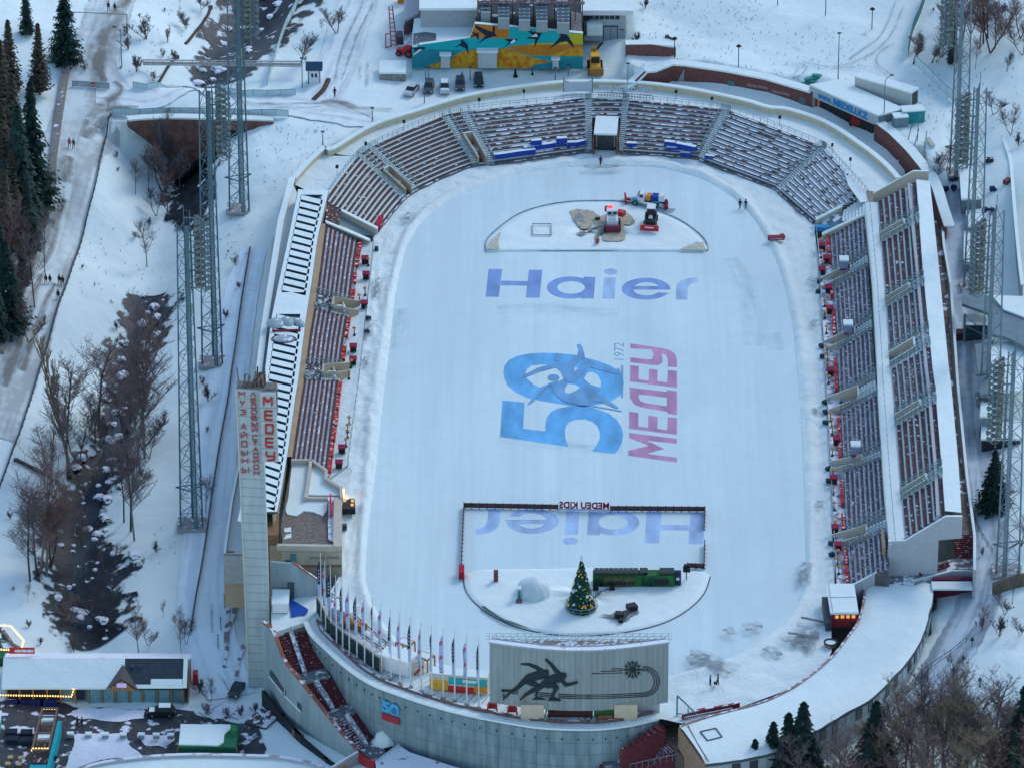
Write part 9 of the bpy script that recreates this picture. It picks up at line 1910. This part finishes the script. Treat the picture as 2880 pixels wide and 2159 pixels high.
# TREES
TW=[mat('twig_brown',(.18,.145,.145),var=.3,sc_=.4),mat('twig_reddish',(.22,.14,.125),var=.3,sc_=.4),mat('twig_ochre',(.25,.19,.13),var=.3,sc_=.4),mat('twig_dark',(.10,.09,.105),var=.3,sc_=.4)]
BK=mat('dark_bark',(.065,.055,.055),var=.4,sc_=3,snow=.1);BKP=mat('pale_bark',(.20,.18,.16),var=.35,sc_=3)
def bare(seed,kind):
 """leafless tree of height 1: trunk mesh and twig mesh"""
 rnd=random.Random(seed);T,C=MB(),MB()
 lean=Vector((rnd.uniform(-.04,.04),rnd.uniform(-.04,.04),0))
 stems={'birch':1,'spread':2,'bush':7,'poplar':1}[kind]
 def grow(p,d,L_,r,lev):
  n=3 if lev<2 else 2;pts=[p]
  for k in range(n):
   d=(d+Vector((rnd.gauss(0,.13),rnd.gauss(0,.13),.06+(.10 if kind=='poplar' else 0)))).normalized();p=p+d*L_/n;pts.append(p)
  for k in range(n):
   r=max(r,.00125 if kind!='bush' else.0045);f=1-.55*k/n if r>.003 else 1;(T if lev==0 else C).tube(pts[k],pts[k+1],r*f,r*(1-.55*(k+1)/n),n=5 if lev==0 else 3)
  if lev>=3:return
  m={0:{'birch':26,'spread':24,'bush':6,'poplar':34}[kind],1:8,2:6}[lev]
  for j in range(m):
   t=rnd.uniform(.28 if lev==0 else.15,1);k=min(n-1,int(t*n));q_=pts[k].lerp(pts[k+1],t*n-k)
   a=rnd.uniform(0,6.283);up={'birch':.38,'spread':.55,'bush':.6,'poplar':1.9}[kind];o=Vector((math.cos(a),math.sin(a),up+rnd.uniform(-.2,.3))).normalized()
   dd=(o*.9+d*.35).normalized();Ln=L_*rnd.uniform(.30,.5)*(1.15-.6*t if lev==0 else 1)*(.75 if kind=='poplar' else 1)
   grow(q_,dd,Ln,r*.42 if lev else r*.38,lev+1)
 for s in range(stems):
  d=Vector((0,0,1))+lean if stems==1 else Vector((rnd.gauss(0,.42),rnd.gauss(0,.42),1));grow(Vector((0,0,0)),d.normalized(),(1.0 if stems==1 else rnd.uniform(.55,.85)),{'birch':.014,'spread':.012,'bush':.012,'poplar':.014}[kind],0 if stems<3 else 0)
 return T,C
TREES={}
for nm,kind,sd,tm,bm_ in(('birch','birch',1,0,BK),('birch_b','birch',2,0,BKP),('red','birch',3,1,BKP),('spread','spread',4,0,BK),('spread_b','spread',5,3,BK),('bush','bush',6,0,BK),('bush_b','bush',7,3,BK),('poplar','poplar',8,2,BKP),('ochre','birch',9,2,BKP),('thicket','spread',10,1,BK)):
 T,C=bare(sd,kind);mk=lambda m_,n_,mt:(lambda o:(o.data,bpy.data.objects.remove(o))[0])(m_.build(n_,mt,None,noorg=1,world=False))
 TREES[nm]=(mk(T,'trunk',bm_),mk(C,'crown',TW[tm]))
def conifer(seed,mt,full=.30,droop=.35):
 rnd=random.Random(seed);T,C=MB(),MB();T.tube((0,0,0),(0,0,.97),.016,.003,n=6)
 for k in range(64):
  f=(k+rnd.random())/64;z=.06+.92*f;r0=full*(1-f)**.85*rnd.uniform(.7,1.15)+.008;n=int(6+10*(1-f))
  for j in range(n):
   a=rnd.uniform(0,6.283);r=r0*rnd.uniform(.7,1.1);d=Vector((math.cos(a),math.sin(a),-droop*rnd.uniform(.4,1.3)));s=Vector((-math.sin(a),math.cos(a),0))
   base=Vector((0,0,z));m=max(2,int(r/.035))
   for i in range(m):
    t=(i+.6)/m;c=base+d*r*t+Vector((0,0,.35*r*t*t));w_=(.016+.014*(1-t))*rnd.uniform(.8,1.3)
    C.face([c-s*w_*rnd.uniform(.8,1.4),c+d*w_*1.3,c+s*w_*rnd.uniform(.8,1.4),c-d*w_*.7+Vector((0,0,w_*.8))])
 return T,C
NEED=[mat('spruce_needles',(.012,.038,.030),var=.6,sc_=6,snow=.12,ssc=14),mat('brown_conifer_needles',(.085,.075,.05),var=.4,sc_=5),mat('dark_pine_needles',(.025,.055,.045),var=.5,sc_=6)]
for nm,sd,mt,fl,dr in(('spruce',21,0,.24,.5),('spruce_b',22,2,.20,.45),('larch',23,1,.20,.1)):
 T,C=conifer(sd,mt,fl,dr);TREES[nm]=(mk(T,'trunk',BK),mk(C,'crown',NEED[mt]))
ORD=['leftmost','second from the left','third from the left','fourth from the left','fifth from the left','sixth from the left','seventh from the left','eighth from the left','ninth from the left','tenth from the left','eleventh from the left','twelfth from the left','thirteenth from the left','fourteenth from the left','fifteenth from the left','sixteenth from the left']
KN={'birch':('bare_tree','dark bare tree'),'birch_b':('bare_tree','slim pale trunked bare tree'),'red':('bare_tree','reddish twigged bare tree'),'spread':('bare_tree','spreading bare tree'),'spread_b':('bare_tree','dark spreading bare tree'),'bush':('bush','brown leafless bush'),'bush_b':('bush','dark leafless bush'),'poplar':('bare_tree','narrow ochre poplar'),'ochre':('bare_tree','ochre twigged bare tree'),'thicket':('bare_tree','reddish thicket tree'),'spruce':('spruce_tree','dark green spruce'),'spruce_b':('spruce_tree','green spruce'),'larch':('conifer_tree','brownish conifer')}
def plant(desc,items,group=None):
 """items: (kind, base uv, top v[, width factor])"""
 items=sorted(items,key=lambda i:i[1][0]);cnt={};tot={}
 for it in items:tot[KN[it[0]][1]]=tot.get(KN[it[0]][1],0)+1
 rnd=random.Random(len(items)*7+int(items[0][1][0]))
 for it in items:
  kind,(u,v),vt=it[:3];b=G(u,v);h=max(.8,hgt(b,vt));name,kd=KN[kind];i=cnt.get(kd,0);cnt[kd]=i+1
  lab=f'{kd} {desc}'+(f', {ORD[min(i,15)]}' if tot[kd]>1 else '')
  t=thing(name,lab,'bush' if 'bush' in name else 'tree',tuple(b-Vector((0,0,.15))),rnd.uniform(0,6.28),group or(('bushes ' if 'bush' in name else 'trees ')+desc))
  wf=it[3] if len(it)>3 else 1.0;t.scale=(h*wf,h*wf,h)
  for nm_,me in(('trunk',TREES[kind][0]),('crown',TREES[kind][1])):o=bpy.data.objects.new(nm_,me);COL.objects.link(o);o.parent=t
def Q(c,r,rows):return[(k,q(c,r,x,y),q(c,r,x,t)[1])+tuple(w) for k,x,y,t,*w in rows]
plant('on the left hillside',Q(0,0,[('spruce',570,540,-200,.85),('larch',90,830,160,.9),('larch',20,1000,330),('larch',345,820,190,.9),('spruce_b',230,300,-160,.8),('spruce',300,1800,700,.8),('larch',130,1500,620),('larch',40,1750,900),('spruce_b',180,1900,900)])+Q(0,1,[('larch',60,560,-200),('spruce_b',250,520,-120),('spruce',10,900,200,.9),('spruce',70,1180,420,1.1),('larch',200,830,330,.8),('spruce_b',-20,1300,700),('larch',150,420,-80),('larch',120,300,-380),('larch',20,200,-500),('birch',300,1000,420,.7),('red',150,1150,700),('birch',390,720,180,.5),('thicket',250,1300,900),('red',60,620,60),('thicket',220,640,200),('thicket',130,900,480),('larch',110,1000,560),('spruce_b',60,380,-300)]),'conifers on the left hillside')
plant('beside the upper road',Q(0,0,[('bush',1265,340,100),('spread',1610,245,-30),('bush',1410,490,400),('bush_b',1500,510,400),('bush_b',1180,620,430),('bush',1320,700,590),('bush',1095,300,190),('bush',1450,370,200,.5),('bush',1110,430,280),('bush_b',1040,600,560),('bush',740,620,530),('spread',1740,80,-120),('bush_b',1420,100,50),('bush',1740,600,490,.8),('bush',1880,590,480,.7),('birch_b',1555,80,-120,.6)]))
plant('by the bridge abutment',Q(0,0,[('birch_b',1400,1560,1040,.5),('birch_b',1475,1540,940,.5),('spread',1540,1460,1160),('spread_b',1480,1450,1180),('bush',1010,1360,1280,.8),('bush',1020,1480,1430),('thicket',1400,1658,1200,1.1),('birch',1170,1680,1390,.6),('birch',1280,1658,1360,.7)])+Q(0,1,[('spread_b',1350,210,-60,1.1),('birch',1270,645,270,.8),('bush_b',1290,290,200),('bush',1160,400,320),('thicket',1450,170,-160)]))
plant('along the stream',Q(0,1,[('bush_b',1010,1190,1090),('bush_b',1010,1310,1230,.7),('bush',710,660,610),('bush',820,810,770,.6)])+Q(0,2,[('poplar',625,810,-250,1.0),('birch',590,820,-60,.9),('spread_b',680,700,200),('birch',850,400,-330),('birch',790,390,60),('birch',820,520,100),('spread',860,560,150),('birch_b',1250,640,-640,.6),('birch_b',1210,750,-60,.7),('red',1180,700,-500,.7),('thicket',1080,450,-150),('thicket',1230,560,0),('spread_b',1290,640,330,1.1),('birch',400,760,400),('poplar',450,880,440,.8),('birch_b',400,1000,560,.8)]))
plant('on the near stream bank',Q(0,2,[('red',400,1650,680,.9),('red',345,1640,800,.9),('birch',320,1660,1000),('thicket',440,1560,900),('birch',260,1700,1050),('birch_b',1160,1350,560,.75),('birch',1130,1270,430,.8),('birch',1070,1190,560,.8),('spread',1240,840,600),('birch_b',960,900,540,.6),('birch_b',690,1610,1150,.5),('birch_b',720,1590,1100,.5),('birch_b',765,1510,1090,.5),('birch_b',890,1640,1380,.5),('spread_b',1000,1500,1330),('red',480,1280,850,1.1)]))
plant('on the slope beside the left masts',Q(0,2,[('bush_b',1350,1450,1330),('bush',1240,1550,1480,.8),('bush_b',1800,150,-30),('bush',1790,420,340,.7),('birch',1775,1110,800,.8),('bush_b',85,1160,1070)])+Q(0,1,[('bush_b',1970,520,490),('bush',2040,640,520,.8),('bush_b',2060,830,750),('bush_b',1950,1090,980),('bush',1750,1658,1560)]))
plant('above the restaurant',Q(0,3,[('spread_b',900,390,-80,.9),('spread',840,380,30),('red',1200,690,290,.8),('thicket',1280,600,360),('birch_b',1570,720,300,.5),('spread_b',1610,600,340,.8),('spread_b',1520,430,310),('bush_b',250,440,350),('bush_b',350,590,500),('birch',240,220,60,.6),('bush',120,120,70),('bush',640,650,520),('thicket',600,380,140,1.2),('birch',1410,360,220,.6)]))
plant('between the restaurant and the pylon',Q(0,3,[('bush_b',1720,1010,850),('spread_b',1830,1090,880,.9),('bush',1950,1230,1100),('bush_b',2080,1210,1090),('bush',1780,1200,1060),('bush_b',2200,1180,1060)]))
plant('by the far lane',Q(1,0,[('spread_b',380,565,240),('spread',700,300,-40,1.1),('birch',570,275,170,.7),('bush',430,530,470)])+Q(2,0,[('bush_b',1150,75,-40,1.1),('bush_b',1075,375,245)]))
plant('on the upper right slope',Q(3,0,[('spread',1250,560,190,.9),('spread',1410,550,290),('spread',1450,540,300,.8),('birch',1600,420,-60,.9),('red',1680,350,-120,1.2),('thicket',1750,300,-100),('red',1830,420,-60),('thicket',1900,330,-200,1.1),('birch',1960,420,30),('thicket',1560,250,-80),('red',1510,500,200,.8),('spread',1330,420,200),('thicket',2180,330,-20),('spread',2000,180,-60),('red',1620,620,350,.8),('spread_b',1530,330,60),('thicket',1920,460,-260,.8),('birch',1860,380,-160),('birch',1790,600,330,.6),('spread_b',2060,625,420,.8),('spread_b',1940,990,730,1.1),('spread_b',2100,1170,900,.9),('bush_b',2165,1260,1120),('spread_b',1420,1500,1290),('spread_b',1540,1480,1190,.9),('bush_b',1425,100,50),('spread_b',2150,180,-60),('spread_b',2200,480,180),('spruce_b',1590,560,30,.5),('spread_b',2020,300,130)]))
plant('behind the nearest right masts',Q(3,2,[('spread_b',2050,1000,700),('bush_b',2000,800,620),('spread_b',2180,1400,1000),('bush_b',1850,1480,1380,.7),('bush',1990,640,560)]))
plant('beside the lane behind the right stand',Q(3,2,[('spruce',1945,1075,560,1.25)]))
plant('at the lower right snow edge',Q(3,3,[('bush_b',2000,520,290,.9),('spread_b',2170,510,320),('birch',1850,480,250,.8),('spread_b',2040,330,80),('birch',2110,240,-40,.7),('bush',1850,470,300,.6)]))
plant('in the wood at the bottom right',Q(3,3,[('spruce',290,1880,1080,1.25),('spruce',165,1850,1170,1.25),('spruce',35,1850,1250,1.25),('spruce_b',100,1950,1430,1.25),('spruce',380,1900,1400,1.25),('spruce',-120,1900,1400,1.25),('spruce',915,1800,1070,1.35),('spruce_b',860,2000,1400,1.25),('spruce',1020,1950,1430,1.2),('spruce',2190,1860,930,1.2),('spruce_b',2100,2000,1300),('ochre',1500,1900,960,.8),('ochre',1450,1860,1010,.8),('birch_b',1660,1880,990,.7),('birch',1720,1850,1060,.7),('birch',1600,1500,780,.7),('spread_b',1390,1560,820),('ochre',1850,1900,1180,.8),('birch',1940,1620,880),('ochre',1900,1850,1100),('birch_b',2060,1900,1150,.6),('red',1260,1900,1160,.9),('birch',1180,1750,1010),('ochre',1340,1950,1200,.9),('red',1080,1950,1330),('ochre',960,1950,1250,.7),('red',600,1950,1350,.9),('birch',470,1800,1440,.8),('red',720,2000,1500),('ochre',1000,1800,1250),('birch',2000,1700,1050),('red',2160,1900,1200),('ochre',1780,2000,1350,.9),('ochre',1560,2000,1250),('red',1420,2050,1350,1.1),('thicket',1700,2050,1450),('thicket',1950,2050,1400),('thicket',1150,2050,1500),('birch',250,2000,1450),('ochre',1250,1700,1000,.9),('red',1540,1720,1000),('ochre',1660,1650,930,.8),('birch',1420,1700,1080),('red',1800,1720,1080),('thicket',2100,1700,1080),('red',1960,2000,1250),('ochre',880,1780,1230,.8),('red',1320,2100,1450),('birch',640,1850,1400,.8),('ochre',2200,2000,1300),('thicket',840,2050,1500)]),'trees in the lower right wood')
small=Q(1,0,[('spruce',1780,665,610),('spruce_b',1893,700,665,.7)])+[('spruce',(1100+1105/3.16,685/3.16),600/3.16),('spruce_b',(1100+1255/3.16,668/3.16),610/3.16)]
plant('planted before the painted wall',small)
bmb=bmesh.new();bmesh.ops.create_icosphere(bmb,subdivisions=2,radius=1)
for v in bmb.verts:v.co=v.co*(1+.35*mn.noise(v.co*1.3+Vector((3,1,7))));v.co.z*=.65
BM_=bpy.data.meshes.new('boulder');bmb.to_mesh(BM_);bmb.free();BM_.materials.append(mat('capped_rock',(.05,.055,.06),var=.5,sc_=3,snow=.95,ssc=1.0))
rnd=random.Random(31);SL=[G(*p) for p in((425,860),(410,930),(380,1020),(350,1110),(325,1200),(300,1300),(265,1400),(235,1520),(225,1650),(250,1780))];SU=[G(*p) for p in((765,0),(735,85),(690,140),(650,190),(620,240))]
for k in range(110):
 ln=SU if k%4==0 else SL;t=rnd.random()*(len(ln)-1);a=line_at(ln,t);wd=8 if ln is SU else(3+4*(t/9));x,y=a.x+rnd.gauss(0,wd*.55),a.y+rnd.gauss(0,2.5)
 o=bpy.data.objects.new('boulder',BM_);COL.objects.link(o);o.location=(x,y,Hg(x,y)+.15);s=rnd.uniform(.35,1.25);o.scale=(s*rnd.uniform(.8,1.4),s,s*rnd.uniform(.6,1));o.rotation_euler=(0,0,rnd.uniform(0,6.28));tag(o,'dark boulder with a cap of snow in the stream bed','boulder','boulders in the stream bed')
mb=MB();rnd=random.Random(77)
for(c,r,x0,y0,x1,y1,n) in((2,0,1100,0,2200,600,150),(3,0,0,200,900,700,80),(0,1,600,300,1400,900,40),(1,0,0,950,700,1650,90),(3,3,300,700,900,1100,50),(0,0,1100,0,1900,700,50),(3,0,1300,450,2200,1300,60),(0,1,1900,200,2200,900,30),(0,2,1300,900,1900,1600,25),(3,0,800,700,1600,1100,50)):
 for _ in range(n):
  p=G(*q(c,r,rnd.uniform(x0,x1),rnd.uniform(y0,y1)),.02)
  for j in range(3):a=rnd.uniform(0,6.28);l_=rnd.uniform(.12,.45);mb.tube(p,p+Vector((math.cos(a)*l_*.6,math.sin(a)*l_*.6,l_)),.035,.015,n=3)
o=mb.build('dry_scrub',TW[3],noorg=1);o['kind']='stuff';o['label']='scattered dry stalks poking out of the open snow';o['category']='scrub'
